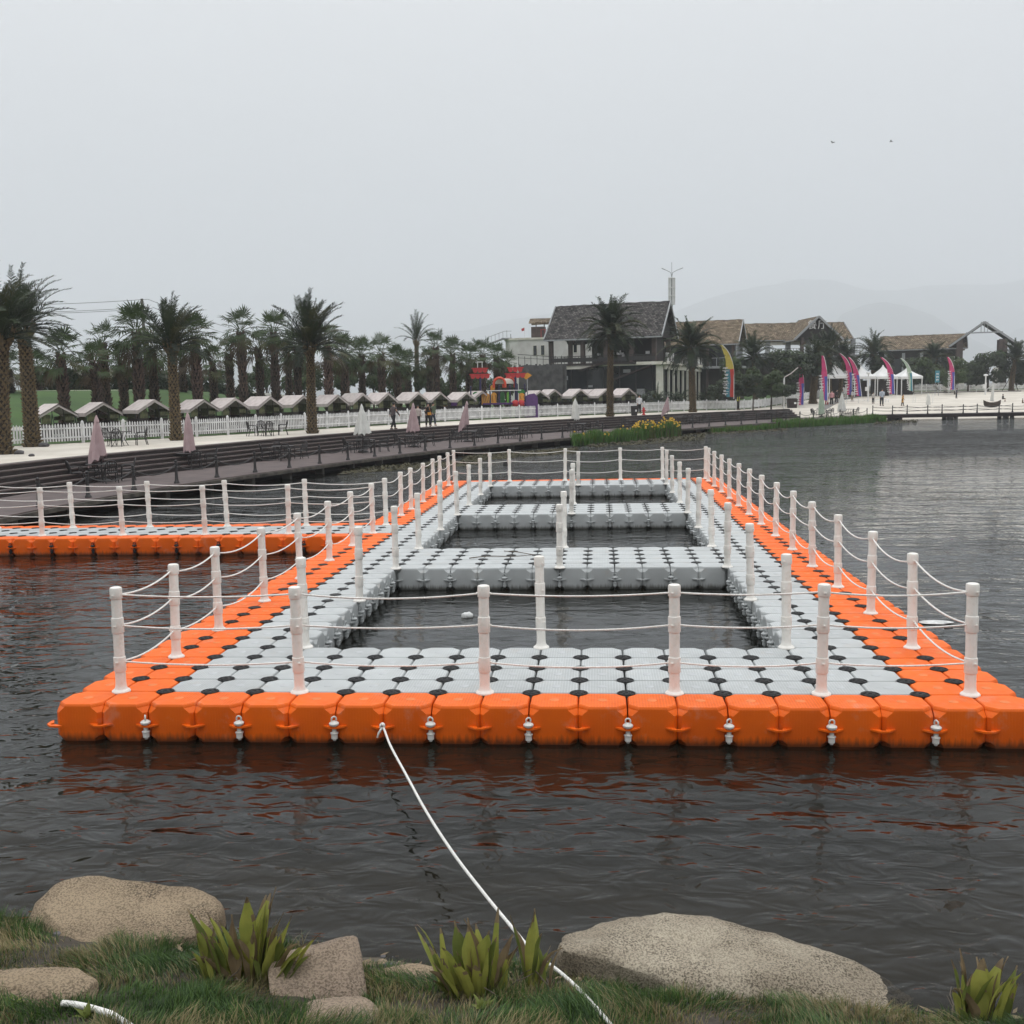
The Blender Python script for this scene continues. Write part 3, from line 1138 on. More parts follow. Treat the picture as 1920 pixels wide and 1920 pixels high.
DISC = MB()
DISC.lathe([(.094, .398), (.096, .406), (.088, .4105), (.083, .407), (.05, .4075), (.046, .411), (.02, .411), (.016, .405)], 22)
for k in range(6):
    a = k * math.pi / 3
    DISC.beam((.05 * math.cos(a), .05 * math.sin(a), .4085), (.082 * math.cos(a), .082 * math.sin(a), .4085), .008, .006)
DISC_ME = DISC.mesh('connector_disc', M['disc'], 30)


def build_discs(root, pts, near):
    pts = sorted(pts, key=lambda p: math.hypot(p[0] - CAM[0], p[1] - CAM[1]))
    for p in pts[:near]:
        link('connector_disc', DISC_ME, root).location = (p[0], p[1], 0)
    mb = MB()
    for p in pts[near:]:
        mb.lathe([(.094, .398), (.096, .406), (.085, .4095)], 14, (p[0], p[1], 0))
    if pts[near:]:
        kind(mb.build('connector_discs', M['disc'], root), 'stuff')


def pin_mesh(m):
    mb = MB()
    mb.lathe([(.004, .055), (.014, .058), (.020, .075), (.031, .078), (.033, .125), (.040, .128), (.040, .136), (.022, .138), (.022, .206), (.046, .208),
              (.050, .216), (.050, .226), (.040, .236), (.020, .246), (.006, .248)], 14)
    ring = []
    for k in range(13):
        a = math.pi * (k / 12 * 1.3 - 0.15)
        ring.append((.024 * math.cos(a), 0, .262 + .026 * math.sin(a)))
    mb.tube(ring, .0085, 6)
    return mb.mesh('edge_pin', m, 40)


PIN_W, PIN_G = pin_mesh(M['pin']), pin_mesh(M['pin_grey'])
PIN_B = pin_mesh(M['disc'])


def add_pin(root, x, y, me, rz=0):
    o = link('edge_pin', me, root)
    o.location = (x, y, -.02)
    o.scale = (1.05, 1.05, 1.1)
    o.rotation_euler = (0, 0, rz)


# rail post: flared foot, stepped shaft with sleeves, round cap
PP = [(.100, .395), (.100, .408), (.093, .418), (.072, .432), (.060, .455), (.0560, .50), (.0555, .624), (.0635, .629), (.0652, .634), (.0645, .782),
      (.0635, .788), (.0565, .792), (.0555, .80), (.0555, 1.050), (.0635, 1.056), (.0652, 1.061), (.0645, 1.214), (.0635, 1.220), (.0565, 1.224),
      (.0555, 1.235), (.0555, 1.428), (.0630, 1.434), (.0655, 1.440), (.0655, 1.538), (.061, 1.552), (.046, 1.559), (.01, 1.561)]
pm = MB(); pm.lathe(PP, 16)
for z in (.735, 1.135, 1.475):
    for sgn in (-1, 1):
        pm.lathe([(.016, -.006), (.016, .006)], 8, (sgn * .066, 0, z))
POST_ME = pm.mesh('rail_post', M['white_pl'], 26)
ROPE_Z = (1.475, 1.135, .735)


def add_post(root, c, r, k=[0]):
    o = link('rail_post', POST_ME, root)
    q = random.Random(c * 77 + r * 131)
    o.location = (c * .5, r * .5, 0)
    o.rotation_euler = (R(q.uniform(-1.0, 1.0)), R(q.uniform(-1.0, 1.0)), q.uniform(0, 6.3))


def rope_run(root, nodes, z, sag, r=.0105, name='rail_rope'):
    pts = []
    q = random.Random(int(z * 1000) + len(nodes))
    for (a, b) in zip(nodes[:-1], nodes[1:]):
        s = sag * q.uniform(.75, 1.3) * (math.hypot(b[0] - a[0], b[1] - a[1]) / 4.0)
        for k in range(10):
            t = k / 10
            pts.append((.5 * (a[0] + (b[0] - a[0]) * t), .5 * (a[1] + (b[1] - a[1]) * t), z - s * 4 * t * (1 - t)))
    pts.append((.5 * nodes[-1][0], .5 * nodes[-1][1], z))
    mb = MB()
    mb.tube(pts, r, 6)
    return mb.build(name, M['rope'], root, 60)


dock = empty('floating_dock', (0, 0, 0))
tag(dock, 'orange and grey floating plastic dock with three open pools and white rope railing', 'floating dock')
dcells = cells_dock()
gcells = {(c, r) for c in range(-26, -2) for r in range(25, 30)}


def dcol(c, r):
    if r == -1 or r == 54:
        return 'orange'
    if c < 0 or c >= 16:
        if c < 0 and 26 <= r < 29:
            return 'grey'
        return 'orange'
    return 'grey'


build_floats(dock, dcells, dcol, -2, gcells, 100)
front = [-1, 3, 7, 11, 14, 17]
left1 = [0, 3, 6, 10, 14, 18, 22, 26]
left2 = [29, 33, 36, 40, 44, 47, 51, 54]
right = [0, 4, 8, 12, 16, 20, 24, 28, 32, 36, 40, 44, 48, 52, 54]
posts = [(c, 0) for c in front] + [(-1, r) for r in left1[1:] + left2] + [(17, r) for r in right[1:]] + [(c, 54) for c in front[1:-1]]
inner_p = []
for a, b in ((4, 16), (21, 33), (38, 50)):
    mid = (a + b) // 2
    inner_p += [(2, a), (8, a), (14, a), (2, mid), (14, mid), (2, b), (8, b), (14, b)]
pset = set(posts + inner_p)
for c, r in posts + inner_p:
    add_post(dock, c, r)
for z in ROPE_Z:
    rope_run(dock, [(c, 0) for c in front], z, .045)
    rope_run(dock, [(-1, r) for r in left1], z, .085)
    rope_run(dock, [(-1, r) for r in left2], z, .085)
    rope_run(dock, [(17, r) for r in right], z, .10)
    rope_run(dock, [(c, 54) for c in front], z, .06)
dp = []
for c in range(-1, 18):
    for r in range(0, 55):
        if (c, r) in pset:
            continue
        if all((c + i, r + j) in dcells for i in (-1, 0) for j in (-1, 0)):
            dp.append((c * .5, r * .5))
for r in range(26, 30):
    if (-2, r) not in pset:
        dp.append((-1.0, r * .5))
build_discs(dock, dp, 100)
for c in range(0, 18, 2):
    add_pin(dock, c * .5, -.535, PIN_W, (0.0 if c % 4 else 0.5) + (1.57 if c in (0, 16) else 0))
for (a, b) in ((4, 16), (21, 33), (38, 50)):
    for c in range(4, 14, 2):
        add_pin(dock, c * .5, b * .5 - .03, PIN_G)
    st_ = 1 if a == 4 else 2
    for r in range(a + 1, b, st_):
        add_pin(dock, 1.03, r * .5, PIN_G, 1.57)
        add_pin(dock, 6.97, r * .5, PIN_G, 1.57)

walk = empty('floating_walkway', (0, 0, 0))
tag(walk, 'narrow floating walkway of grey floats edged in orange, joining the dock on the left', 'floating walkway')
build_floats(walk, gcells, lambda c, r: 'orange' if r in (25, 29) else 'grey', -26, dcells, 100)
gp = [-25, -21, -17, -13, -9, -5]
gset = {(c, r) for c in gp for r in (26, 29)}
for c, r in sorted(gset):
    add_post(walk, c, r)
for z in ROPE_Z:
    for r in (26, 29):
        rope_run(walk, [(c, r) for c in gp + [-1]], z, .055)
build_discs(walk, [(c * .5, r * .5) for c in range(-25, -2) for r in range(26, 30) if (c, r) not in gset], 100)
for c in range(-24, -2, 2):
    add_pin(walk, c * .5, 12.465, PIN_B)

# things lying on or floating by the dock
mb = MB()
pts = []
p0, p1 = onz(880, 1047, .415), onz(1003, 1040, .415)
for k in range(9):
    t = k / 8
    pts.append((p0[0] + (p1[0] - p0[0]) * t, p0[1] + (p1[1] - p0[1]) * t + .04 * math.sin(t * 5), .42 + .012 * math.sin(t * 7)))
mb.tube(pts, [.012 - .0008 * k for k in range(9)], 6)
q0, q1 = onz(945, 1034, .415), onz(1000, 1041, .415)
mb.tube([q0 + (0, 0, .01), (q0 + q1) / 2 + (0, .02, .02), q1 + (0, 0, .01)], [.008, .009, .008], 6)
tag(mb.build('fallen_branch', M['twig']), 'thin forked dry branch lying across the grey floats behind the first pool', 'branch')


def blob(name, x, y, z, s, m, seed, label, cat):
    r = random.Random(seed)
    mb = MB()
    n, k = 14, 7
    rings = []
    for j in range(k):
        a = j / (k - 1) * math.pi
        ring = []
        for i in range(n):
            b = 2 * math.pi * i / n
            v = Vector((math.sin(a) * math.cos(b), math.sin(a) * math.sin(b), math.cos(a)))
            f = 1 + .35 * mnoise.noise(v * 2.1 + Vector((seed, 0, 0)))
            ring.append((v.x * s[0] * f, v.y * s[1] * f, v.z * s[2] * f))
        rings.append(ring)
    mb.loops(rings[::-1])
    o = mb.build(name, m, None, 50)
    o.location = (x, y, z)
    return tag(o, label, cat)


p = onz(876, 1157, 0); blob('plastic_bag', p[0], p[1], .02, (.10, .07, .06), M['foam'], 4, 'small crumpled white plastic bag afloat in the nearest pool', 'plastic bag')
p = onz(1755, 1168, 0); blob('foam_sheet', p[0], p[1], .01, (.26, .13, .02), M['foam'], 9, 'flat white scrap of foam floating beside the right edge of the dock', 'foam scrap')
p = onz(948, 872, 0); blob('floating_stump', p[0], p[1], .05, (.13, .10, .22), M['iron'], 12, 'dark stump poking out of the lake just beyond the far end of the dock', 'stump')
# ------------------------------------------------------------------ palms
def frond(mb, base, az, el, L, droop, nl, ll, m, r, wind=(0.25, 0.1), w=0.055):
    """feather leaf: an arching rachis with rows of narrow leaflets."""
    d = Vector((math.cos(az) * math.cos(el), math.sin(az) * math.cos(el), math.sin(el)))
    p = Vector(base)
    pts = [p.copy()]
    n = 9
    for k in range(n):
        t = (k + 1) / n
        d = (d + Vector((wind[0], wind[1], 0)) * (.10 * t) + Vector((0, 0, -droop * t * .35))).normalized()
        p = p + d * (L / n)
        pts.append(p.copy())
    mb.tube(pts, [.035 * (1 - .85 * k / n) for k in range(n + 1)], 4, m)
    vs, fs = [], []
    for k in range(nl):
        t = .12 + .88 * (k + r.random() * .6) / nl
        f = t * n
        i = min(int(f), n - 1)
        q = pts[i].lerp(pts[i + 1], f - i)
        tan = (pts[i + 1] - pts[i]).normalized()
        side = tan.cross(Vector((0, 0, 1)))
        if side.length < .05:
            side = Vector((1, 0, 0))
        side.normalize()
        up = side.cross(tan)
        l = ll * (0.55 + 0.45 * math.sin(min(1, t * 1.15) * math.pi)) * r.uniform(.85, 1.1)
        for sg in (-1, 1):
            dirv = (side * sg * r.uniform(.65, .9) + tan * r.uniform(.55, .8) + up * r.uniform(.05, .45)).normalized()
            tip = q + dirv * l + Vector((wind[0] * .06, wind[1] * .06, -l * .12))
            wd = tan * w * .5
            b = len(vs)
            midp = q + dirv * l * .45
            vs += [q - wd * .6, q + wd * .6, midp + wd, tip, midp - wd]
            fs += [(b, b + 1, b + 2, b + 4), (b + 4, b + 2, b + 3)]
    mb.add(vs, fs, m)


def date_trunk(H, r0, seed, lean=(0, 0)):
    r = random.Random(seed)
    mb = MB()
    prof = []
    n = 16
    c = lambda t: Vector((lean[0] * t * t, lean[1] * t * t, H * t))
    rad = lambda t: r0 * (1.18 - .30 * t + .35 * max(0, .06 - t) / .06 + (.12 * max(0, t - .88) / .12))
    rings = []
    for k in range(n + 1):
        t = k / n
        o = c(t)
        rings.append([(o.x + rad(t) * .9 * math.cos(a), o.y + rad(t) * .9 * math.sin(a), o.z - (.25 if k == 0 else 0)) for a in [2 * math.pi * j / 12 for j in range(12)]])
    mb.loops(rings, 1)
    rows = int(H / .155)
    per = 9
    for k in range(rows):
        t = (k + .3) / rows
        o = c(t)
        rr = rad(t)
        for j in range(per):
            a = 2 * math.pi * (j + .5 * (k % 2)) / per + r.uniform(-.06, .06) + k * .035
            ca, sa = math.cos(a), math.sin(a)
            wv = rr * .30
            h = .21 * r.uniform(.85, 1.15)
            out = rr * r.uniform(1.05, 1.2)
            B = lambda u, v, z: (o.x + ca * u - sa * v, o.y + sa * u + ca * v, o.z + z)
            # a diamond-shaped old leaf base
            vs = [B(rr * .86, 0, -h * .55), B(rr * .88, -wv, h * .1), B(out, -wv * .35, h * .62), B(out, wv * .35, h * .62), B(rr * .88, wv, h * .1), B(rr * .84, 0, h * .75)]
            mb.add(vs, [(0, 4, 3, 2, 1), (1, 2, 5), (2, 3, 5), (3, 4, 5)], 0)
    for k in range(26):                                             # stubs under the crown
        a = r.uniform(0, 6.28)
        t = r.uniform(.90, 1.0)
        o = c(t)
        q = Vector((math.cos(a), math.sin(a), 0))
        mb.tube([o + q * rad(t) * .7, o + q * rad(t) * 1.5 + Vector((0, 0, .35)), o + q * rad(t) * 1.75 + Vector((0, 0, .7))], [.05, .04, .02], 4, 0)
    return mb.mesh('trunk', [M['trunk_date'], M['trunk_gap']]), c(1.0)


def date_crown(seed, L, n, elmin, elmax, wind, nl=36, ll=.52, droop=1.0, spears=3):
    r = random.Random(seed)
    mb = MB()
    for k in range(n):
        f = k / n
        el = R(elmin + (elmax - elmin) * (f ** .8) + r.uniform(-9, 9))
        az = k * 2.399963 + r.uniform(-.25, .25)
        old = f < .22
        m = 2 if old else (1 if r.random() < .16 else (0 if r.random() < .7 else 2))
        frond(mb, (math.cos(az) * .14, math.sin(az) * .14, .05 + .35 * f), az, el, L * r.uniform(.78, 1.08) * (.85 if old else 1), droop * r.uniform(.7, 1.25) * (1.15 if old else 1), nl, ll, m, r, wind)
    for k in range(spears):
        frond(mb, (0, 0, .4), r.uniform(0, 6.3), R(r.uniform(78, 88)), L * r.uniform(.7, .95), .25, nl, ll * .55, 0, r, wind)
    return mb.mesh('crown', [M['leaf_date'], M['leaf_date2'], M['leaf_dark']])


CROWN = [date_crown(11, 3.0, 50, -8, 84, (.6, .12), droop=.62),
         date_crown(12, 2.7, 50, -5, 84, (.4, .0), droop=.55),
         date_crown(13, 2.9, 20, 15, 84, (.25, .0), nl=30, ll=.42, droop=.5),
         date_crown(14, 2.5, 64, -35, 80, (.35, .05), droop=.8),
         date_crown(15, 2.3, 44, -10, 82, (-.25, .1), droop=.7),
         date_crown(16, 2.6, 54, -20, 80, (.5, .0), droop=.9)]


def date_palm(px, base_py, top_py, depth, cr, csc, label, r0=.27, lean_px=0, props=False, rz=0.0, grp='date palms with diamond patterned trunks'):
    """top_py: where the trunk ends and the crown starts."""
    if base_py:
        x, y, z = ground(px, base_py)
        depth = float(np.dot(np.array([x, y, z]) - CAM, fwv))
    else:
        x, y, z = col(px, depth)
    tp = atdepth(px + lean_px, top_py, depth)
    t, top = date_trunk(tp[2] - z, r0, int(px * 7 + top_py), (tp[0] - x, tp[1] - y))
    root = empty('date_palm', (x, y, z))
    tag(root, label, 'palm tree', grp)
    link('trunk', t, root)
    c = link('crown', CROWN[cr], root)
    c.location = top
    c.scale = (csc, csc, csc)
    c.rotation_euler = (0, 0, rz)
    if props:
        mb = MB()
        for k in range(3):
            a = k * 2.1 + .4
            mb.beam((math.cos(a) * 1.3, math.sin(a) * 1.3, 0), (0, 0, 2.4), .07)
        mb.build('prop_poles', M['col_wood'], root)
    return root


date_palm(6, 852, 640, 0, 0, .92, 'tall date palm at the left frame edge, its crown cut off by the frame', .34, -2, rz=.0)
date_palm(62, 838, 622, 0, 0, .92, 'tallest date palm, windswept crown, trunk flaring at its foot on the sand', .34, -18, rz=.35)
date_palm(331, 826, 655, 0, 1, .95, 'date palm with tight upright crown in front of the fourth cabana', .27, -9, rz=.2)
date_palm(586, 813, 656, 0, 1, 1.12, 'date palm with wide feathery crown between the two sandy seating groups', .27, -4, rz=-.35)
date_palm(783, 769, 640, 90, 2, 1.1, 'sparse date palm with a few bare spiky fronds behind the walking people', .27, -2, rz=0)
date_palm(1144, 781, 626, 0, 3, 1.30, 'full crowned date palm standing before the dark shingled restaurant', .27, 2, rz=.3)
date_palm(1299, 773, 660, 0, 3, 1.34, 'date palm right of the red hydrant with a bushy drooping crown', .30, -4, rz=1.3)
date_palm(1419, 765, 673, 0, 5, 1.20, 'date palm right of the tall yellow and blue feather flag', .30, -6, rz=.0)
date_palm(1524, 757, 682, 0, 5, 1.35, 'dark leaning date palm beside the nearest pink feather flag', .42, 10, rz=-.5)
date_palm(1553, 748, 664, 0, 1, 1.32, 'twin trunked looking date palm before the restaurant with the gable sign', .42, 1, rz=.6)
date_palm(1575, 747, 676, 0, 4, 1.20, 'slim date palm leaning right at the near edge of the beach path', .30, 6, rz=.0)
date_palm(1637, 738, 668, 0, 5, 1.40, 'date palm in front of the peaked white tents', .36, 1, rz=1.0)
date_palm(1645, 737, 690, 0, 4, .9, 'short date palm hugging its taller neighbour by the white tents', .30, 2, rz=.4)
date_palm(1752, 733, 676, 0, 3, 1.30, 'date palm beside the blue signboard at the back of the beach', .34, -1, rz=.9)
date_palm(1896, 733, 678, 0, 3, 1.35, 'date palm held up by slanting wooden props at the far right', .34, 8, props=True, rz=.2)


# fan palms on the lawn
def fan_trunk(H, r0, seed):
    r = random.Random(seed)
    mb = MB()
    mb.lathe([(r0 * 1.1, -.3), (r0 * .85, .2), (r0 * .75, H * .5), (r0 * .6, H)], 10, m=1)
    rows = int(H / .16)
    for k in range(rows):
        t = k / rows
        z = H * t
        rr = r0 * (1.15 - .35 * t + .25 * math.sin(t * 9 + seed) * .3)
        per = 8
        for j in range(per):
            a = 2 * math.pi * (j + .5 * (k % 2)) / per + r.uniform(-.15, .15)
            ca, sa = math.cos(a), math.sin(a)
            B = lambda u, v, zz: (ca * u - sa * v, sa * u + ca * v, z + zz)
            l = r.uniform(.18, .32)
            o = rr * r.uniform(1.15, 1.5)
            wv = .07
            vs = [B(rr * .75, -wv, 0), B(rr * .75, wv, 0), B(o, wv * .6, l), B(o, -wv * .6, l), B(rr * .7, 0, l * .7)]
            mb.add(vs, [(0, 1, 2, 3), (1, 0, 4), (2, 4, 3), (1, 4, 2), (0, 3, 4)], 0)
    return mb.mesh('trunk', [M['trunk_fan'], M['trunk_gap']])


def fan_leaf(mb, base, az, el, pet, Lf, r, m, droop):
    d = Vector((math.cos(az) * math.cos(el), math.sin(az) * math.cos(el), math.sin(el)))
    b = Vector(base)
    h = b + d * pet * .6 + Vector((0, 0, -.06 * pet * droop))
    h2 = b + d * pet + Vector((0, 0, -.25 * pet * droop))
    mb.tube([b, h, h2], [.025, .018, .014], 4, m)
    d2 = (h2 - h).normalized()
    side = d2.cross(Vector((0, 0, 1)))
    if side.length < .05:
        side = Vector((1, 0, 0))
    side.normalize()
    up = side.cross(d2)
    n = 15
    vs, fs = [], []
    for k in range(n):
        a = (k / (n - 1) - .5) * R(215)
        l = Lf * (.72 + .28 * math.cos(a * .8)) * r.uniform(.88, 1.08)
        dv = (d2 * math.cos(a) + side * math.sin(a) + up * .16 * r.uniform(.3, 1.2)).normalized()
        e = h2 + dv * l * .55
        tip = h2 + dv * l + Vector((.05, 0, -l * .22 * droop * r.uniform(.4, 1.8)))
        sw = (d2 * -math.sin(a) + side * math.cos(a)) * (l * .062)
        q = len(vs)
        vs += [h2, e - sw, tip, e + sw]
        fs += [(q, q + 1, q + 2, q + 3)]
    mb.add(vs, fs, m)


def fan_crown(seed, n, Lf, pet, elmin, wind=0):
    r = random.Random(seed)
    mb = MB()
    for k in range(n):
        f = k / n
        el = R(elmin + (84 - elmin) * f + r.uniform(-8, 8))
        az = k * 2.399963 + r.uniform(-.3, .3)
        m = 2 if f < .10 else (1 if f < .28 and r.random() < .6 else 0)
        fan_leaf(mb, (math.cos(az) * .12, math.sin(az) * .12, .05 + f * .3), az, el, pet * r.uniform(.75, 1.15), Lf * r.uniform(.8, 1.1), r, m, 1.5 - f)
    return mb.mesh('crown', [M['leaf_fan'], M['leaf_fan2'], M['leaf_dry']])


FANC = [fan_crown(21, 27, .80, .85, -50), fan_crown(22, 23, .74, .95, -45), fan_crown(23, 32, .84, .75, -60), fan_crown(24, 20, .76, .85, -35)]
FANT = [fan_trunk(4.0, .30, s) for s in range(4)]
fan_list = [  # px, centre of crown py, depth, size, crown variant, own look
    (20, 688, 74, 1.0, 1), (72, 676, 80, 1.0, 2), (120, 652, 61, 1.05, 0), (163, 680, 86, .95, 1), (199, 632, 68, 1.0, 3), (182, 668, 62, .95, 1), (233, 664, 72, .9, 2), (262, 612, 66, 1.3, 2), (290, 648, 73, 1.1, 2), (345, 664, 88, 1.0, 1),
    (371, 622, 67, 1.15, 2), (402, 668, 84, .95, 1), (433, 652, 78, .95, 3), (457, 612, 76, 1.15, 0), (489, 642, 82, 1.0, 1), (518, 612, 80, 1.15, 2),
    (543, 655, 92, 1.0, 0), (560, 640, 84, 1.1, 2), (617, 638, 76, 1.15, 1), (648, 652, 84, 1.15, 2), (680, 656, 90, 1.1, 0), (717, 653, 86, 1.15, 3), (746, 668, 92, 1.1, 2),
    (766, 676, 104, 1.1, 0), (806, 668, 104, 1.1, 2), (819, 642, 96, 1.15, 1), (850, 654, 100, 1.15, 0), (880, 662, 104, 1.15, 2), (906, 656, 100, 1.15, 1), (932, 660, 106, 1.1, 2), (952, 672, 108, 1.0, 0)]
cab_x = [85, 178, 272, 362, 425, 490, 558, 622, 660, 712, 782, 815]
ORD = ['first', 'second', 'third', 'fourth', 'fifth', 'sixth', 'seventh', 'eighth', 'ninth', 'tenth', 'eleventh', 'twelfth', 'thirteenth', 'fourteenth', 'fifteenth',
       'sixteenth', 'seventeenth', 'eighteenth', 'nineteenth', 'twentieth']
TENS = {20: 'twenty', 30: 'thirty', 40: 'forty', 50: 'fifty', 60: 'sixty'}


def ordw(n):
    if n <= 20:
        return ORD[n - 1]
    t, u = n // 10 * 10, n % 10
    return (TENS[t][:-1] + 'ieth') if u == 0 else TENS[t] + '-' + ORD[u - 1]


fan_list.sort()
for i, (px, py, dep, s, v) in enumerate(fan_list):
    x, y, z = col(px, dep)
    ctr = atdepth(px, py + 8, dep)
    H = max(1.6, ctr[2] - z - .15)
    root = empty('fan_palm', (x, y, z))
    look = ('large dense' if s > 1.25 else 'full' if s > 1.12 else 'small' if s < 1.0 else 'ragged')
    tag(root, f'{look} shaggy trunked fan palm, {ordw(i + 1)} from the left in the grove', 'palm tree', 'fan palms on the lawn behind the cabanas')
    t = link('trunk', FANT[i % 4], root)
    t.scale = (1.0 + .15 * (s - 1), 1.0 + .15 * (s - 1), H / 4.0)
    t.rotation_euler = (0, 0, i * 1.3)
    c = link('crown', FANC[v], root)
    c.location = (0, 0, H - .1)
    c.scale = (s, s, s)
    c.rotation_euler = (0, 0, i * 2.1)


# young palms without trunk in front of the restaurant
YP = date_crown(31, 2.0, 22, 5, 80, (.2, 0), nl=24, ll=.4, droop=1.5, spears=1)
yl = [(1030, 741, 104, .75, 'by the stone wall left of the restaurant'), (1072, 735, 108, .95, 'before the dark glass at the left of the restaurant'), (1152, 738, 110, .7, 'behind the full crowned date palm'),
      (1206, 740, 108, .85, 'by the restaurant corner with the white column'), (1232, 737, 110, 1.0, 'before the glazed wing near the hydrant'), (1272, 737, 113, .95, 'before the glazed wing behind the second date palm'),
      (1322, 733, 116, .9, 'right of the glazed wing'), (1345, 730, 122, .9, 'left of the tall yellow flag')]
for px, py, dep, s, w in yl:
    x, y, z = col(px, dep)
    o = empty('young_palm', (x, y, z))
    tag(o, 'low young palm with arching fronds ' + w, 'palm tree', 'low young palms round the restaurant')
    c = link('crown', YP, o)
    c.scale = (s * 1.15,) * 3
    c.location = (0, 0, .6)
    c.rotation_euler = (0, 0, px)
    mb = MB(); mb.lathe([(.2, -.2), (.24, .3), (.18, .8)], 8)
    mb.build('trunk', M['trunk_date'], o)


# broadleaf trees and shrubs: leaf clumps spread through the crown
def leaf_crown(seed, n, rx, rz_, size, mats, lumps=9):
    r = random.Random(seed)
    mb = MB()
    cs = [(Vector((r.gauss(0, .45) * rx, r.gauss(0, .45) * rx, r.uniform(-.6, .75) * rz_)), r.uniform(.35, .6)) for _ in range(lumps)]
    for k in range(n):
        c, q = r.choice(cs)
        d = Vector((r.gauss(0, 1), r.gauss(0, 1), r.gauss(0, 1))).normalized()
        p = c + Vector((d.x * rx, d.y * rx, d.z * rz_)) * q * (r.random() ** .35)
        nn = (d + Vector((r.uniform(-.7, .7), r.uniform(-.7, .7), r.uniform(-.2, .9)))).normalized()
        u = nn.cross(Vector((r.uniform(-1, 1), r.uniform(-1, 1), .3))).normalized()
        v = nn.cross(u)
        s = size * r.uniform(.6, 1.3)
        a = p - u * s * .5
        b = p + u * s * .5
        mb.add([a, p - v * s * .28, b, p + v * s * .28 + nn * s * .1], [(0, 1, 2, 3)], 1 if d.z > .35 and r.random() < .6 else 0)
    return mb.mesh('crown', mats)


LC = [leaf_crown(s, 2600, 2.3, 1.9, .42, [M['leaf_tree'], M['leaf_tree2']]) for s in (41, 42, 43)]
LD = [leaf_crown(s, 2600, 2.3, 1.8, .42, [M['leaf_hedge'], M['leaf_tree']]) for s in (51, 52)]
tm = MB(); tm.tube([(0, 0, -.3), (.05, .02, 1.2), (.0, .05, 2.6)], [.16, .12, .06], 7)
for k in range(5):
    a = k * 1.3
    tm.tube([(.03, .02, 1.2 + .2 * k), (.5 * math.cos(a), .5 * math.sin(a), 2.0 + .2 * k), (.9 * math.cos(a), .9 * math.sin(a), 2.7 + .2 * k)], [.06, .04, .02], 5)
TM = tm.mesh('trunk', M['bark'], 60)


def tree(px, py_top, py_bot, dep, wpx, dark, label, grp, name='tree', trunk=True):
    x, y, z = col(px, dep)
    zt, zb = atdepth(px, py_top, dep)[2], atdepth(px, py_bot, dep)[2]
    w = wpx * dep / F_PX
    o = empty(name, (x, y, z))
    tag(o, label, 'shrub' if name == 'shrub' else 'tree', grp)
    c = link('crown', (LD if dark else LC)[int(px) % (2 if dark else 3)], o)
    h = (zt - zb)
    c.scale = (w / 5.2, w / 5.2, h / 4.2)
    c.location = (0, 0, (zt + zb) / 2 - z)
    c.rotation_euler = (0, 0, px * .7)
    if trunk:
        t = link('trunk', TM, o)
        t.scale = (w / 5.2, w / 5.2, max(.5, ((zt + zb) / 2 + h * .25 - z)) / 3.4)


bt = [(88, 700, 722, 150, 70, 0), (150, 694, 722, 160, 80, 0), (215, 698, 722, 160, 60, 0), (310, 692, 722, 165, 80, 0), (412, 690, 724, 160, 70, 0), (500, 676, 735, 120, 80, 0), (570, 668, 738, 118, 80, 0),
      (640, 672, 740, 116, 76, 0), (700, 672, 742, 118, 76, 0), (752, 682, 748, 120, 66, 0), (800, 680, 752, 122, 66, 0), (846, 688, 752, 122, 60, 0), (892, 688, 752, 124, 60, 0), (940, 692, 750, 122, 56, 1)]
for i, b in enumerate(bt):
    tree(*b, f'{"dark" if b[5] else "mid"} green leafy tree behind the fan palms, {ordw(i + 1)} from the left', 'leafy trees behind the fan palms')
rtree = [(1378, 664, 735, 118, 70, 0, 'loose green tree behind the tall yellow and blue flag'), (1446, 690, 742, 116, 62, 0, 'bright green tree behind the date palm right of the yellow flag'),
         (1470, 656, 720, 128, 96, 1, 'wide dark tree under the left wing of the signed restaurant'), (1412, 700, 745, 112, 50, 1, 'small dark tree by the bend of the white fence'),
         (1520, 662, 712, 134, 60, 1, 'dark tree below the gable sign of the restaurant'), (1603, 664, 730, 150, 60, 1, 'dark tree left of the peaked white tents'),
         (1655, 668, 700, 158, 70, 1, 'dark tree above the white tents'), (1712, 672, 726, 158, 74, 1, 'dark tree behind the pale green flag'),
         (1772, 664, 724, 156, 80, 0, 'green tree under the left end of the open gable pavilion'), (1815, 674, 728, 158, 66, 1, 'dark tree under the middle of the open gable pavilion'),
         (1852, 660, 728, 160, 74, 1, 'dark tree under the right end of the open gable pavilion'), (1925, 672, 730, 158, 66, 1, 'dark tree at the right frame edge behind the beach'),
         (1790, 690, 730, 150, 46, 0, 'round green shrubby tree between the beach lamps')]
for px, a, b, dep, w, dk, lb in rtree:
    tree(px, a, b, dep, w, dk, lb, 'trees along the restaurants behind the beach')
sh = [(1352, 712, 748, 112, 60, 1), (1395, 715, 748, 112, 60, 1), (1450, 722, 748, 116, 60, 1), (1492, 716, 738, 130, 50, 1)]
for i, b in enumerate(sh):
    tree(*b, f'dark clipped shrub behind the white fence, {ordw(i + 1)} from the yellow flag rightwards', 'shrubs behind the white fence', 'shrub', False)

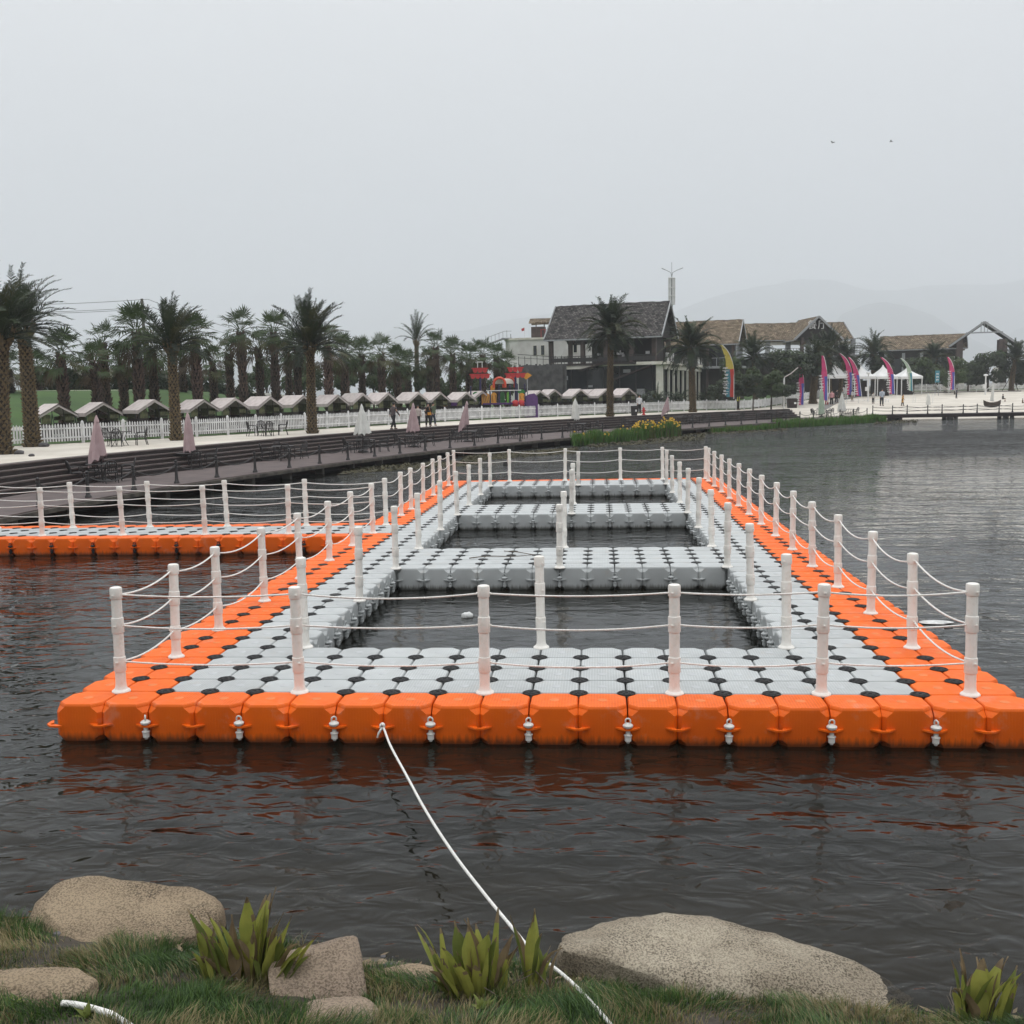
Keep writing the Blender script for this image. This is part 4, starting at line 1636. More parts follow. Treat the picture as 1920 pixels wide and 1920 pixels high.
# long ivy-covered hedge with pale posts behind the grove
ha, hb = col(60, 82), col(560, 108)
root = empty('ivy_hedge', (0, 0, 0))
tag(root, 'long dark ivy hedge grown over pale concrete posts behind the palm grove', 'hedge')
mb = MB()
r = random.Random(3)
A, B = Vector((ha[0], ha[1], 0)), Vector((hb[0], hb[1], 0))
dv = (B - A).normalized()
nv = Vector((dv.y, -dv.x, 0))
L = (B - A).length
hz_ = [zg(A.x + dv.x * L * q / 40, A.y + dv.y * L * q / 40) for q in range(41)]
for k in range(9000):
    t = r.random() * L
    p = A + dv * t
    z = float(np.interp(t / L * 40, range(41), hz_)) - .05
    hgt = 1.5 + .25 * math.sin(t * .9) + .2 * math.sin(t * 2.3)
    gap = (t % 7.0) < .55
    if gap and r.random() < .8:
        continue
    q = p + nv * r.uniform(-.1, .45)
    q.z = z + r.random() * hgt
    u = Vector((r.uniform(-1, 1), r.uniform(-1, 1), r.uniform(-1, 1))).normalized()
    w = u.cross(Vector((r.uniform(-1, 1), r.uniform(-1, 1), .5))).normalized()
    s = r.uniform(.12, .26)
    mb.add([q - u * s, q - w * s * .6, q + u * s, q + w * s * .6], [(0, 1, 2, 3)])
mb.build('foliage', M['leaf_hedge'], root)
mb = MB()
k = 0
while k * 7.0 < L:
    p = A + dv * (k * 7.0 + .25)
    zz = zg(p.x, p.y)
    mb.box(p.x, p.y, zz + .75, .35, .35, 1.9, math.atan2(dv.y, dv.x))
    k += 1
mb.build('posts', M['white_trim'], root)
zA, zB = zg(A.x, A.y) + 1.75, zg(B.x, B.y) + 1.75
A2, B2 = A - nv * .8, B - nv * .8
mb = MB(); mb.beam((A2.x, A2.y, zA), (B2.x, B2.y, zB), .2, .34)
mb.build('rail', M['white_trim'], root)
# ------------------------------------------------------------------ white picket fence (one thing, bays as parts)
root = empty('picket_fence', (0, 0, 0))
tag(root, 'long white picket fence between the sand and the lawn, running on behind the beach', 'fence')
Lf = np.r_[0, np.cumsum(np.hypot(*np.diff(FC, axis=0).T))]
tot = Lf[-1]
nb = int(tot / 2.4)
fr_ = random.Random(5)


def fpt(s):
    x, y = np.interp(s, Lf, FC[:, 0]), np.interp(s, Lf, FC[:, 1])
    return x, y


bays = MB()
for b in range(nb):
    s0, s1 = b * tot / nb, (b + 1) * tot / nb
    a, c = fpt(s0), fpt(s1)
    za, zc = zg(*a), zg(*c)
    d = Vector((c[0] - a[0], c[1] - a[1], 0)).normalized()
    rz = math.atan2(d.y, d.x)
    H = 1.05 if b * 2.4 < 150 else 1.15
    mb = MB()
    npk = 15
    for k in range(npk):
        t = (k + .5) / npk
        x, y, z = a[0] + (c[0] - a[0]) * t, a[1] + (c[1] - a[1]) * t, za + (zc - za) * t
        h = H + fr_.uniform(-.02, .02)
        w = .092 * fr_.uniform(.95, 1.04)
        ca, sa = math.cos(rz), math.sin(rz)
        P = lambda u, v, zz: (x + ca * u - sa * v, y + sa * u + ca * v, z + zz)
        poly = [(-w / 2, .13), (w / 2, .13), (w / 2, h - .08), (w * .28, h - .05), (0, h), (-w * .28, h - .05), (-w / 2, h - .08)]
        mb.loops([[P(u, -.012, q) for u, q in poly], [P(u, .012, q) for u, q in poly]])
    for q in (.32, .80):
        mb.beam((a[0] - d.y * -.03, a[1] - d.x * .03 + .03, za + q), (c[0] - d.y * -.03, c[1] - d.x * .03 + .03, zc + q), .05, .08)
    if b < 99:
        mb.build('picket_panel', M['fence'], root)
    else:
        bays.merge(mb)
if bays.v:
    kind(bays.build('picket_panels', M['fence'], root), 'stuff')
pb = MB()
for b in range(nb + 1):
    x, y = fpt(b * tot / nb)
    z = zg(x, y)
    t = MB()
    t.box(x, y, z + .52, .12, .12, 1.16)
    t.lathe([(.085, 1.10), (.06, 1.14), (.0, 1.2)], 4, (x, y, z), ph=.5)
    if b < 99:
        t.build('post', M['fence'], root)
    else:
        pb.merge(t)
if pb.v:
    kind(pb.build('end_posts', M['fence'], root), 'stuff')
# low soil line under the fence
# ------------------------------------------------------------------ cabanas
cab = empty('cabana', (0, 0, 0))
W2, D2, EV, RG = 1.32, 1.05, 1.62, 2.16
mb = MB()
for sg in (-1, 1):                              # the two roof slopes, canvas with thickness, ridge along y
    e = (sg * (W2 + .12), EV - .05)
    pr = [(0, RG), e, (e[0], e[1] - .20), (e[0] - sg * .03, e[1] - .20), (e[0] - sg * .03, e[1] - .05), (0, RG - .06)]
    rg = [[(x, y, z) for x, z in pr] for y in (-D2 - .25, -D2 * .3, D2 * .3, D2 + .25)]
    mb.loops(rg)
for y in (-D2 - .25, D2 + .25):                 # valances at the gables
    n = 10
    for k in range(n):
        x0, x1 = -W2 - .12 + (2 * W2 + .24) * k / n, -W2 - .12 + (2 * W2 + .24) * (k + 1) / n
        zt = lambda x: RG - (RG - EV + .05) * abs(x) / (W2 + .12)
        mb.loops([[(x0, y, zt(x0)), (x1, y, zt(x1)), (x1, y, zt(x1) - .17), (x0, y, zt(x0) - .17)],
                  [(x0, y + .012, zt(x0)), (x1, y + .012, zt(x1)), (x1, y + .012, zt(x1) - .17), (x0, y + .012, zt(x0) - .17)]])
mb.build('roof', M['canvas'], cab, 30)
mb = MB()
for sx_ in (-1, 1):
    for sy in (-1, 1):
        mb.tube([(sx_ * W2 * .88, sy * D2, -.1), (sx_ * W2 * .93, sy * D2, .5), (sx_ * W2, sy * D2, 1.0), (sx_ * W2 * .96, sy * D2, EV)], .035, 6)
        mb.tube([(sx_ * W2 * .36, sy * D2, -.1), (sx_ * W2 * .40, sy * D2, 1.0), (sx_ * W2 * .30, sy * D2, 1.85)], .028, 6)
mb.beam((0, -D2, RG - .12), (0, D2, RG - .12), .06)
mb.build('frame', M['iron'], cab, 40)
for sy in (-1, 1):
    for sx_ in (-1, 1):
        mb = MB(); mb.box(sx_ * W2 * .66, sy * (D2 - .02), .55, W2 * .54, .03, 1.1); mb.build('lower_wall', M['brown_wall'], cab)
for sx_ in (-1, 1):
    mb = MB(); mb.box(sx_ * W2 * .93, 0, .55, .03, D2 * 1.9, 1.1); mb.build('lower_wall', M['brown_wall'], cab)
for sy in (-1, 1):
    mb = MB(); mb.box(-W2 * .66, sy * (D2 - .02), 1.34, W2 * .5, .02, .46); mb.build('net_window', M['mesh_wall'], cab)
    mb = MB(); mb.box(W2 * .66, sy * (D2 - .02), 1.34, W2 * .5, .02, .22); mb.build('net_window', M['mesh_wall'], cab)
mb = MB(); mb.box(W2 * .94, 0, 1.36, .02, D2 * 1.85, .48); mb.build('net_window', M['mesh_wall'], cab)
mb = MB()
mb.box(0, .25, .42, 2.0, .8, .10)
for q in (-.8, .8):
    mb.box(q, .25, .2, .08, .7, .36)
mb.build('bench', M['white'], cab)
# px, ridge py, depth (row behind the fence)
cabs = [(96, 757, 50.5, 'with the gable cut by the flaring palm trunk'), (181, 754, 52.5, 'second from the left, open through to the lawn'), (275, 749, 54.8, 'with a bench seen through its open front, third from the left'),
        (366, 749, 57, 'half hidden by the palm with tight upright crown'), (424, 746, 60.5, 'fifth from the left, white sill in its window'), (489, 743, 62, 'sixth from the left, above the second sand seating group'),
        (552, 741, 65, 'cut by the trunk of the wide feathery palm'), (617, 740, 67, 'right beside the wide feathery palm trunk'), (664, 737, 72, 'behind the white closed parasol'), (712, 736, 74, 'behind the man in the grey jacket'),
        (770, 735, 77, 'left of the sparse spiky palm'), (812, 735, 80, 'right of the sparse spiky palm'), (862, 735, 86, 'behind the purple ship wall of the playground'), (893, 733, 92, 'behind the green playground panel'),
        (1002, 732, 96, 'right of the purple playground tunnel'), (1030, 730, 90, 'before the grey stone wall'), (1078, 729, 93, 'left of two overlapping roofs by the dark glass'), (1101, 730, 100, 'the farther of two overlapping roofs by the dark glass'),
        (1126, 729, 94, 'directly left of the full crowned date palm trunk'), (1168, 728, 95, 'last on the right, by the person in white')]
for i, (px, py, dep, w) in enumerate(cabs):
    o = cab if i == 0 else copy_tree(cab)
    far = 6.5 if 'farther' in w else (5.6 if px in (893, 1030) else 3.3)
    dep = fence_depth(px) + far
    x, y, z = col(px, dep)
    zt = atdepth(px, py, dep)[2]
    base = zt - RG * 1.0
    if base < z - .15:
        z = z - .1
    else:
        z = base
    s = 1.0
    # the gable looks at the lake
    i2 = int(((FC[:, 0] - x) ** 2 + (FC[:, 1] - y) ** 2).argmin())
    t_ = FC[min(i2 + 1, len(FC) - 1)] - FC[i2 - 1]
    rz = math.atan2(t_[1], t_[0])
    place(o, (x, y, min(z, zg(x, y))), rz - R(8), (.73, .73, (zt - min(z, zg(x, y))) / RG))
    tag(o, 'pale pink canvas cabana ' + w, 'cabana', 'gabled canvas cabanas behind the picket fence')

# ------------------------------------------------------------------ bollards and chains along the deck edge
bm = MB()
bm.lathe([(.105, 0), (.105, .05), (.075, .09), (.062, .16), (.05, .45), (.046, .70), (.062, .715), (.062, .75), (.04, .765), (.055, .80), (.05, .84), (.02, .865), (.006, .87)], 12)
BOL = bm.mesh('bollard', M['iron'], 40)
Ld = np.r_[0, np.cumsum(np.hypot(*np.diff(DE, axis=0).T))]
DEn = normals(DE)


def dpt(s, off):
    return np.array([np.interp(s, Ld, DE[:, 0] + DEn[:, 0] * off), np.interp(s, Ld, DE[:, 1] + DEn[:, 1] * off)])


def chain(a, b, z, sag, name='chain', n=10, r=.024):
    mb = MB()
    pts = []
    for k in range(n + 1):
        t = k / n
        pts.append((a[0] + (b[0] - a[0]) * t, a[1] + (b[1] - a[1]) * t, z - sag * 4 * t * (1 - t)))
    mb.tube(pts, r, 5)
    return mb.build(name, M['iron'])


s = 24.2
bpos = []
while s < Ld[-1] - .5:
    bpos.append((dpt(s, .42), .5))
    s += 2.62
nde = len(bpos)
pier_b = [(PA[i] + pn[i] * .25, .62) for i in range(3, len(PA), 7)]
pier_b2 = [(PA[i] + pn[i] * 2.35, .62) for i in range(0, len(PA), 7)]


def vis(p):
    d = np.array([p[0], p[1], 1.0]) - CAM
    f = float(d @ fwv)
    return abs(float(d @ rt) / f) * F_PX < 985


bpos = [b for b in bpos if vis(b[0])]
pier_b = [b for b in pier_b if vis(b[0])]
pier_b2 = [b for b in pier_b2 if vis(b[0])]
for i, (p, z) in enumerate(bpos):
    o = link('bollard', BOL)
    o.location = (p[0], p[1], z)
    tag(o, f'black iron bollard on the promenade edge, {ordw(i + 1)} from the left frame edge', 'bollard', 'iron bollards on the lake edge')
for nm, lst in (('front', pier_b), ('back', pier_b2)):
    for i, (p, z) in enumerate(lst):
        o = link('bollard', BOL)
        o.location = (p[0], p[1], z)
        o.scale = (1, 1, 1.1)
        tag(o, f'black iron bollard in the {nm} row of the pier, {ordw(i + 1)} from the reeds', 'bollard', 'iron bollards on the lake edge')
nch = 0
for i, ((a, za), (b, zb)) in enumerate(zip(bpos[:-1], bpos[1:])):
    tag(chain(a, b, za + .68, .26), f'black chain drooping between the {ordw(i + 1)} and {ordw(i + 2)} promenade bollards from the left', 'chain', 'chains between the bollards')
for nm, lst in (('front', pier_b), ('back', pier_b2)):
    for i, ((a, za), (b, zb)) in enumerate(zip(lst[:-1], lst[1:])):
        for nm2, zz in (('upper', .76), ('lower', .44)):
            tag(chain(a, b, za + zz, .12), f'{nm2} chain in the {nm} row of the pier between its {ordw(i + 1)} and {ordw(i + 2)} bollards', 'chain', 'chains between the bollards')

# ------------------------------------------------------------------ seating groups
CHM = {}


def chair_proto():
    c = empty('patio_chair', (0, 0, 0))
    r_ = .023
    for sx_ in (-1, 1):
        mb = MB(); mb.tube([(sx_ * .24, .24, 0), (sx_ * .25, .22, .42), (sx_ * .26, .20, .64)], r_, 5); mb.build('leg', M['iron'], c, 60)
        mb = MB(); mb.tube([(sx_ * .24, -.30, 0), (sx_ * .22, -.20, .42), (sx_ * .21, -.27, .70)], r_, 5); mb.build('leg', M['iron'], c, 60)
        mb = MB(); mb.tube([(sx_ * .26, .22, .62), (sx_ * .28, .05, .66), (sx_ * .26, -.16, .65), (sx_ * .22, -.27, .66)], .02, 5); mb.build('armrest', M['iron'], c, 60)
    mb = MB()
    mb.lathe([(.02, .415), (.24, .415), (.255, .43), (.24, .445), (.02, .44)], 12)
    mb.build('seat', M['iron'], c, 60)
    mb = MB()
    arch = [(-.21, -.25, .60)] + [(.21 * -math.cos(a), -.27 - .06 * math.sin(a), .70 + .20 * math.sin(a)) for a in [math.pi * k / 8 for k in range(9)]] + [(.21, -.25, .60)]
    mb.tube(arch, r_, 5)
    for k in range(5):
        x = -.14 + .07 * k
        mb.tube([(x, -.24, .45), (x, -.28, .70), (x * .9, -.32, .70 + .20 * math.sqrt(max(0, 1 - (x / .21) ** 2)))], .016, 4)
    mb.tube([(-.2, -.27, .68), (.2, -.27, .68)], .012, 4)
    mb.build('backrest', M['iron'], c, 60)
    return c


def table_proto():
    t = empty('patio_table', (0, 0, 0))
    mb = MB(); mb.lathe([(.02, .70), (.56, .70), (.58, .715), (.56, .73), (.02, .735)], 20); mb.build('tabletop', M['iron'], t, 40)
    for k in range(4):
        a = k * math.pi / 2 + .6
        mb = MB(); mb.tube([(.42 * math.cos(a), .42 * math.sin(a), 0), (.22 * math.cos(a), .22 * math.sin(a), .35), (.40 * math.cos(a), .40 * math.sin(a), .70)], .02, 5)
        mb.build('leg', M['iron'], t, 60)
    return t


def parasol(loc, h, w, m, flare, lean, label, grp='closed parasols along the promenade', base=True):
    o = empty('parasol', loc)
    tag(o, label, 'parasol', grp)
    mb = MB(); mb.tube([(0, 0, 0), (lean * .2, 0, h * .5), (lean, 0, h)], .022, 6); mb.build('pole', M['iron'], o, 60)
    if base:
        mb = MB(); mb.lathe([(.30, 0), (.30, .05), (.22, .09), (.05, .12), (.05, .3)], 14); mb.build('base', M['iron'], o, 40)
    r = random.Random(int(h * 1000 + w[0] * 1000))
    n = 18
    rings = []
    H0 = h - w[1]
    for k in range(9):
        t = k / 8
        z = H0 + (h - .05 - H0) * t
        rr = (w[0] * (1 - t) ** flare + .035)
        ox = lean * z / h - (w[2] * (1 - t))
        rings.append([(ox + rr * (1 + .30 * math.cos(j * 2 * math.pi / n * 4 + .6 * k * .2)) * math.cos(2 * math.pi * j / n), rr * (1 + .30 * math.cos(j * 2 * math.pi / n * 4)) * math.sin(2 * math.pi * j / n), z + (.09 * math.cos(j * 2.3) + .22 * math.cos(2 * math.pi * j / n) * (w[2] > .1) if k == 0 else 0)) for j in range(n)])
    mb = MB(); mb.loops(rings); mb.build('canopy', m, o, 60)
    mb = MB(); mb.lathe([(.10, -.20), (.085, -.12), (.05, -.02), (.015, .06)], 10, (lean, 0, h)); mb.build('cap', m, o, 60)
    return o


cproto, tproto = chair_proto(), table_proto()
used = [False, False]


def flat_mesh(root):
    mb = MB()
    for ch in root.children:
        n0 = len(mb.v)
        mb.v.extend([tuple(v.co) for v in ch.data.vertices])
        mb.f.extend([tuple(i + n0 for i in p.vertices) for p in ch.data.polygons])
        mb.m.extend([0] * len(ch.data.polygons))
    return mb


CH_FAR = flat_mesh(cproto).mesh('patio_chair', M['iron'], 60)
TB_FAR = flat_mesh(tproto).mesh('patio_table', M['iron'], 60)


def put(kind_, loc, rz, near, sc=1.0):
    i = 0 if kind_ == 'chair' else 1
    if near:
        pr = (cproto, tproto)[i]
        o = pr if not used[i] else copy_tree(pr)
        used[i] = True
    else:
        o = link('patio_chair' if i == 0 else 'patio_table', (CH_FAR, TB_FAR)[i])
    return place(o, loc, rz, sc)


sets = [  # px, py, on deck, near, chairs, name of the set, spread
    (192, 903, 1, 1, 4, 'the deck table under the widest pink parasol', 1.02), (356, 878, 1, 1, 4, 'the deck table under the slim pink parasol', 1.0),
    (531, 862, 1, 1, 4, 'the bare deck table between slim pink and white parasols', 1.0), (685, 848, 1, 1, 4, 'the deck table under the white parasol', 1.0),
    (777, 838, 1, 1, 4, 'the deck table under the pink parasol by the walkers', 1.0), (880, 828, 1, 1, 4, 'the deck table under the leaning pink parasol', 1.0),
    (968, 822, 1, 0, 4, 'the bare deck table below the playground', 1.0), (1093, 811, 1, 0, 4, 'the deck table left of the reeds', 1.0),
    (1187, 803, 1, 0, 4, 'the deck table behind the reeds, below the black bin', 1.0), (1277, 796, 1, 0, 3, 'the deck table behind the yellow irises', .9),
    (1312, 794, 1, 0, 3, 'the deck table right of the yellow irises', .9), (1376, 790, 1, 0, 4, 'the deck table below the tall yellow flag', 1.0),
    (1436, 786.5, 1, 0, 3, 'the deck table left of the brown bin', .9), (1468, 785, 1, 0, 3, 'the deck table below the brown bin', .9), (1542, 781, 1, 0, 4, 'the deck table at the end of the steps', 1.1),
    (1593, 779, 1, 0, 2, 'the last deck table before the pier', .9),
    (226, 836, 0, 1, 3, 'the left sand table by the picket fence', .95), (499, 817, 0, 1, 4, 'the right sand table by the picket fence', .95)]
for (px, py, dk, near, nc, nm, spread) in sets:
    x, y, z = deck(px, py) if dk else ground(px, py)
    t = put('table', (x, y, z), px * .3, near, .95)
    tag(t, 'round black metal patio table, ' + nm, 'table', 'black patio tables')
    chs = []
    rr = random.Random(px)
    for k in range(nc):
        a = k * 2 * math.pi / nc + .55 + rr.uniform(-.25, .25)
        q = spread * rr.uniform(.85, 1.05)
        cx, cy2 = x + q * math.cos(a), y + q * math.sin(a)
        chs.append((cx, cy2, math.atan2(y - cy2, x - cx) - math.pi / 2 + rr.uniform(-.2, .2)))
    chs.sort(key=lambda c: float((np.array([c[0], c[1], z]) - CAM) @ rt) / float((np.array([c[0], c[1], z]) - CAM) @ fwv))
    for k, (cx, cy2, rz) in enumerate(chs):
        c = put('chair', (cx, cy2, z), rz, near, .95)
        tag(c, f'black armchair, {ordw(k + 1)} from left, at {nm}', 'chair', 'black patio chairs')


def psol(px, py, top, m, wd, flare, swing, label, dk=True, dx=0):
    x, y, z = deck(px, py) if dk else ground(px, py)
    dep = float((np.array([x, y, z]) - CAM) @ fwv)
    zt = atdepth(px, top, dep)[2]
    h = zt - z
    parasol((x, y, z), h, wd, m, flare, dx, label, base=dk)


psol(193, 903, 781, M['pink'], (.28, 1.7, .12), .75, .2, 'widest closed dusty pink parasol with swung-out hem on the deck', dx=-.1)
psol(357, 878, 775, M['pink'], (.19, 1.7, .0), .5, 0, 'slim closed dusty pink parasol on the deck beside the tight crowned palm')
psol(681, 848, 759, M['white_cv'], (.36, 1.6, .0), .85, 0, 'closed white parasol with flared hem on the deck')
psol(777, 838, 757, M['pink'], (.29, 1.65, .05), .75, 0, 'closed dusty pink parasol on the deck beside the walkers')
psol(877, 828, 753, M['pink'], (.25, 1.7, .25), .8, 0, 'closed dusty pink parasol leaning with its hem blown left')
psol(1252, 799, 745, M['pink'], (.24, 1.35, .2), .8, 0, 'small closed pink parasol right of the red hydrant')
psol(1079, 790, 748, M['white_cv'], (.24, 1.7, 0), .4, 0, 'narrow closed white parasol against the picket fence', dk=False)
psol(1578, 780, 737, M['white_cv'], (.34, 1.9, 0), .7, 0, 'closed beige parasol at the foot of the beach path')
psol(1540, 782, 729, M['flagpale'], (.22, 2.6, .0), .35, 0, 'tall closed pale green parasol at the end of the steps')
psol(1740, 771, 738, M['white_cv'], (.20, 1.6, 0), .3, 0, 'narrow closed white parasol at the edge of the beach')

# ------------------------------------------------------------------ bins, hydrant, beach things
def bin_(px, py, wpx, hpx, m, label, name='litter_bin', lid=True):
    x, y, z = ground(px, py)
    dep = float((np.array([x, y, z]) - CAM) @ fwv)
    w, h = wpx * dep / F_PX, hpx * dep / F_PX
    o = empty(name, (x, y, z), YAW * -1)
    tag(o, label, 'bin')
    mb = MB(); mb.loops([[(a * w * .44, b * w * .36, 0) for a, b in ((-1, -1), (1, -1), (1, 1), (-1, 1))], [(a * w * .5, b * w * .42, h * .82) for a, b in ((-1, -1), (1, -1), (1, 1), (-1, 1))]])
    mb.build('body', m, o)
    mb = MB(); mb.box(0, 0, h * .87, w * 1.06, w * .9, h * .08); mb.box(0, w * .1, h * .95, w * .95, w * .6, h * .08); mb.build('lid', m, o)
    mb = MB(); mb.box(w * .25, -w * .395, h * .5, w * .25, .02, h * .2); mb.build('sticker', M['white'], o)
    return o


bin_(1189, 779, 12, 18, M['iron'], 'black wheeled litter bin with white sticker on the sand strip')
bin_(1485, 765, 17, 18, M['wood_dark'], 'dark brown double litter bin beside the nearest pink flag')
x, y, z = ground(1207, 778)
o = empty('fire_hydrant', (x, y, z))
tag(o, 'small red fire hydrant on the sand next to the black bin', 'hydrant')
mb = MB(); mb.lathe([(.16, 0), (.16, .06), (.10, .08), (.10, .48), (.13, .5), (.13, .55), (.09, .58), (.07, .66), (.02, .72)], 12); mb.build('body', M['red'], o, 40)
mb = MB(); mb.tube([(-.2, 0, .38), (.2, 0, .38)], .055, 8); mb.build('outlet', M['red'], o, 40)
for i, (px, py, s_, w) in enumerate([(36, 852, .16, 'rounded grey stone beside the first palm foot'), (59, 856, .10, 'small flat stone on the sand left of the steps'), (83, 838, .2, 'dark lump of old fronds by the flaring palm foot')]):
    x, y, z = ground(px, py)
    blob('stone', x, y, z + s_ * .4, (s_ * 1.3, s_, s_ * .7), M['stone'], i + 2, w, 'stone')
# small boat with a sail
x, y, z = ground(1860, 764)
o = empty('small_boat', (x, y, z), .2)
tag(o, 'little dark wooden boat with a tall white sail on the beach', 'boat')
mb = MB()
rings = []
for k in range(9):
    t = k / 8 * 2 - 1
    w = .42 * (1 - abs(t) ** 2.4) + .03
    up = .28 * abs(t) ** 3
    rings.append([(t * 1.05, -w, .55 + up), (t * 1.0, -w * .75, .2 + up * .6), (t * .9, 0, .02 + up * .6), (t * 1.0, w * .75, .2 + up * .6), (t * 1.05, w, .55 + up), (t * 1.0, w * .8, .5 + up), (t * .95, 0, .25 + up * .5), (t, -w * .8, .5 + up)])
mb.loops(rings); mb.build('hull', M['boat'], o, 40)
mb = MB(); mb.tube([(0.15, 0, .2), (.15, 0, 2.6)], .03, 6); mb.build('mast', M['white'], o)
mb = MB(); mb.loops([[(.13, -.01, .7), (.13, -.01, 2.55), (-.02, -.01, 2.6), (-.30, -.06, .7)], [(.13, .012, .7), (.13, .012, 2.55), (-.02, .012, 2.6), (-.30, -.04, .7)]]); mb.build('sail', M['white_cv'], o)
# loungers
lp = empty('sun_lounger', (0, 0, 0))
mb = MB(); mb.box(.3, 0, .32, 1.2, .62, .05); mb.build('seat', M['white'], lp)
mb = MB(); mb.beam((-.28, 0, .33), (-.85, 0, .78), .62, .05); mb.build('backrest', M['white'], lp)
for a in (-.2, .8):
    for b in (-.27, .27):
        mb = MB(); mb.box(a, b, .15, .05, .05, .32); mb.build('leg', M['white'], lp)
lng = [(1764, 736, .3, 'white sun lounger by the date palm with the blue signboard'), (1778, 737, .5, 'white sun lounger just right of the lounger by the blue signboard'), (1808, 731, 2.4, 'white sun lounger between the two dark figures, nearer one'), (1817, 730, 2.5, 'white sun lounger between the two dark figures, farther one'),
       (1846, 735, 2.7, 'lone white sun lounger behind the little sailing boat')]
for i, (px, py, rz, w) in enumerate(lng):
    o = lp if i == 0 else copy_tree(lp)
    place(o, ground(px, py), rz, 1.35)
    tag(o, w, 'sun lounger', 'white sun loungers on the beach')
for i, (px, b, t) in enumerate([(1712, 755, 739), (1716, 755, 739), (1749, 756, 738)]):
    x, y, z = ground(px, b)
    dep = float((np.array([x, y, z]) - CAM) @ fwv)
    mb = MB(); mb.tube([(x, y, z), (x, y, atdepth(px, t, dep)[2])], .03, 6)
    tag(mb.build('net_pole', M['white']), ['thin white pole left in the pair standing on the sand', 'thin white pole right in the pair standing on the sand', 'single thin white pole beside the narrow beach parasol'][i], 'pole', 'thin white poles on the beach')
# driftwood-like white rope frame on the sand
x, y, z = ground(1620, 755)
o = empty('rope_ring', (x, y, z))
tag(o, 'low white rope barrier in a ring on the sand beside the beach path', 'rope barrier')
for k in range(9):
    a = k * math.pi / 5.5 + 2.6
    mb = MB(); mb.lathe([(.05, 0), (.04, .4), (.055, .45)], 6, (3.0 * math.cos(a), 2.2 * math.sin(a), 0)); mb.build('post', M['white'], o)
mb = MB(); mb.tube([(3.0 * math.cos(k * .1428 + 2.6), 2.2 * math.sin(k * .1428 + 2.6), .35 + .06 * math.cos(k * 1.57)) for k in range(33)], .03, 5); mb.build('rope', M['white'], o)


# ------------------------------------------------------------------ feather flags
def feather(px, base, top, cols, w, label, lean=.0, curve=1.0, dep=None):
    if dep is None:
        x, y, z = ground(px, base)
        dep = float((np.array([x, y, z]) - CAM) @ fwv)
    else:
        x, y, z = col(px, dep)
        z = max(z, atdepth(px, base, dep)[2])
    H = (atdepth(px, top, dep)[2] - z) * 1.1
    o = empty('feather_flag', (x, y, z), -YAW)
    tag(o, label, 'flag', 'tall feather flags at the beach')
    n = 16
    sp = []
    for k in range(n + 1):
        t = k / n
        sp.append(Vector((lean * H * t - curve * .30 * H * max(0, t - .40) ** 2 * 3.2, 0, .12 * H * .3 + H * (t - .55 * max(0, t - .72) ** 1.6))))
    mb = MB(); mb.tube([Vector((0, 0, 0))] + sp, .035, 5); mb.build('pole', M['white'], o)
    bands = [MB(), MB(), MB()]
    for k in range(n):
        t0, t1 = k / n, (k + 1) / n
        wd = lambda t: w * .62 * (1 if t < .6 else max(.35, 1 - (t - .6) * 1.5)) * (1 + .08 * math.sin(t * 17))
        for j in range(2):
            f0, f1 = j / 2, (j + 1) / 2
            P = lambda i, f, t, e: (sp[i].x - wd(t) * f, .06 * math.sin(t * 9 + f * 3) + e, sp[i].z)
            bi = (0 if t0 < .5 else 1) if j == 1 else (2 if t0 < .5 else 1)
            bands[bi].loops([[P(k, f0, t0, 0), P(k, f1, t0, 0), P(k + 1, f1, t1, 0), P(k + 1, f0, t1, 0)],
                             [P(k, f0, t0, .012), P(k, f1, t0, .012), P(k + 1, f1, t1, .012), P(k + 1, f0, t1, .012)]])
    for nm, b, c in zip(('banner', 'banner_top', 'banner_stripe'), bands, cols):
        b.build(nm, M[c], o)
    mb = MB()                                     # a column of white characters, too far off to read
    q = random.Random(int(px))
    for k in range(9):
        t = .05 + k * .058
        i = int(t * n)
        c0 = Vector((sp[i].x - w * .72, -.03, sp[i].z + (t * n - i) * (sp[1].z - sp[0].z)))
        hh = H * .018
        for _ in range(4):
            if q.random() < .5:
                mb.box(c0.x + q.uniform(-.1, .1) * w, c0.y - .03, c0.z + q.uniform(-1, 1) * hh, w * .42, .02, hh * .42)
            else:
                mb.box(c0.x + q.uniform(-.16, .16) * w, c0.y - .03, c0.z, w * .10, .02, hh * 1.9)
    mb.build('lettering', M['white'], o)


P3 = ('pinkred', 'pinkred', 'flagblue')
feather(1376, 748, 653, ('flagteal', 'flagyellow', 'flagred'), 1.15, 'tallest feather flag, yellow over blue with a red lower edge', .0, .6, 104)
feather(1507, 762, 689, P3, .95, 'nearest pink and blue feather flag beside the brown bin', .0, .25)
feather(1552, 754, 672, P3, 1.0, 'pink and blue feather flag behind the group of walkers', -.03, .2, 122)
feather(1598, 743, 667, P3, 1.05, 'left flag of the crossing pair of pink feather flags', -.02, .75, 138)
feather(1616, 745, 674, P3, 1.05, 'right flag of the crossing pair of pink feather flags', -.14, .5, 136)
feather(1678, 741, 674, P3, 1.1, 'strongly bent pink and blue feather flag before the white tents', -.08, .75, 138)
feather(1712, 735, 675, ('flagpale', 'flagpale', 'flagteal'), .85, 'thin pale green and yellow feather flag at the back of the beach', -.08, .8, 142)
feather(1790, 733, 673, P3, 1.0, 'rightmost pink and blue feather flag at the back of the beach', -.03, .5, 144)

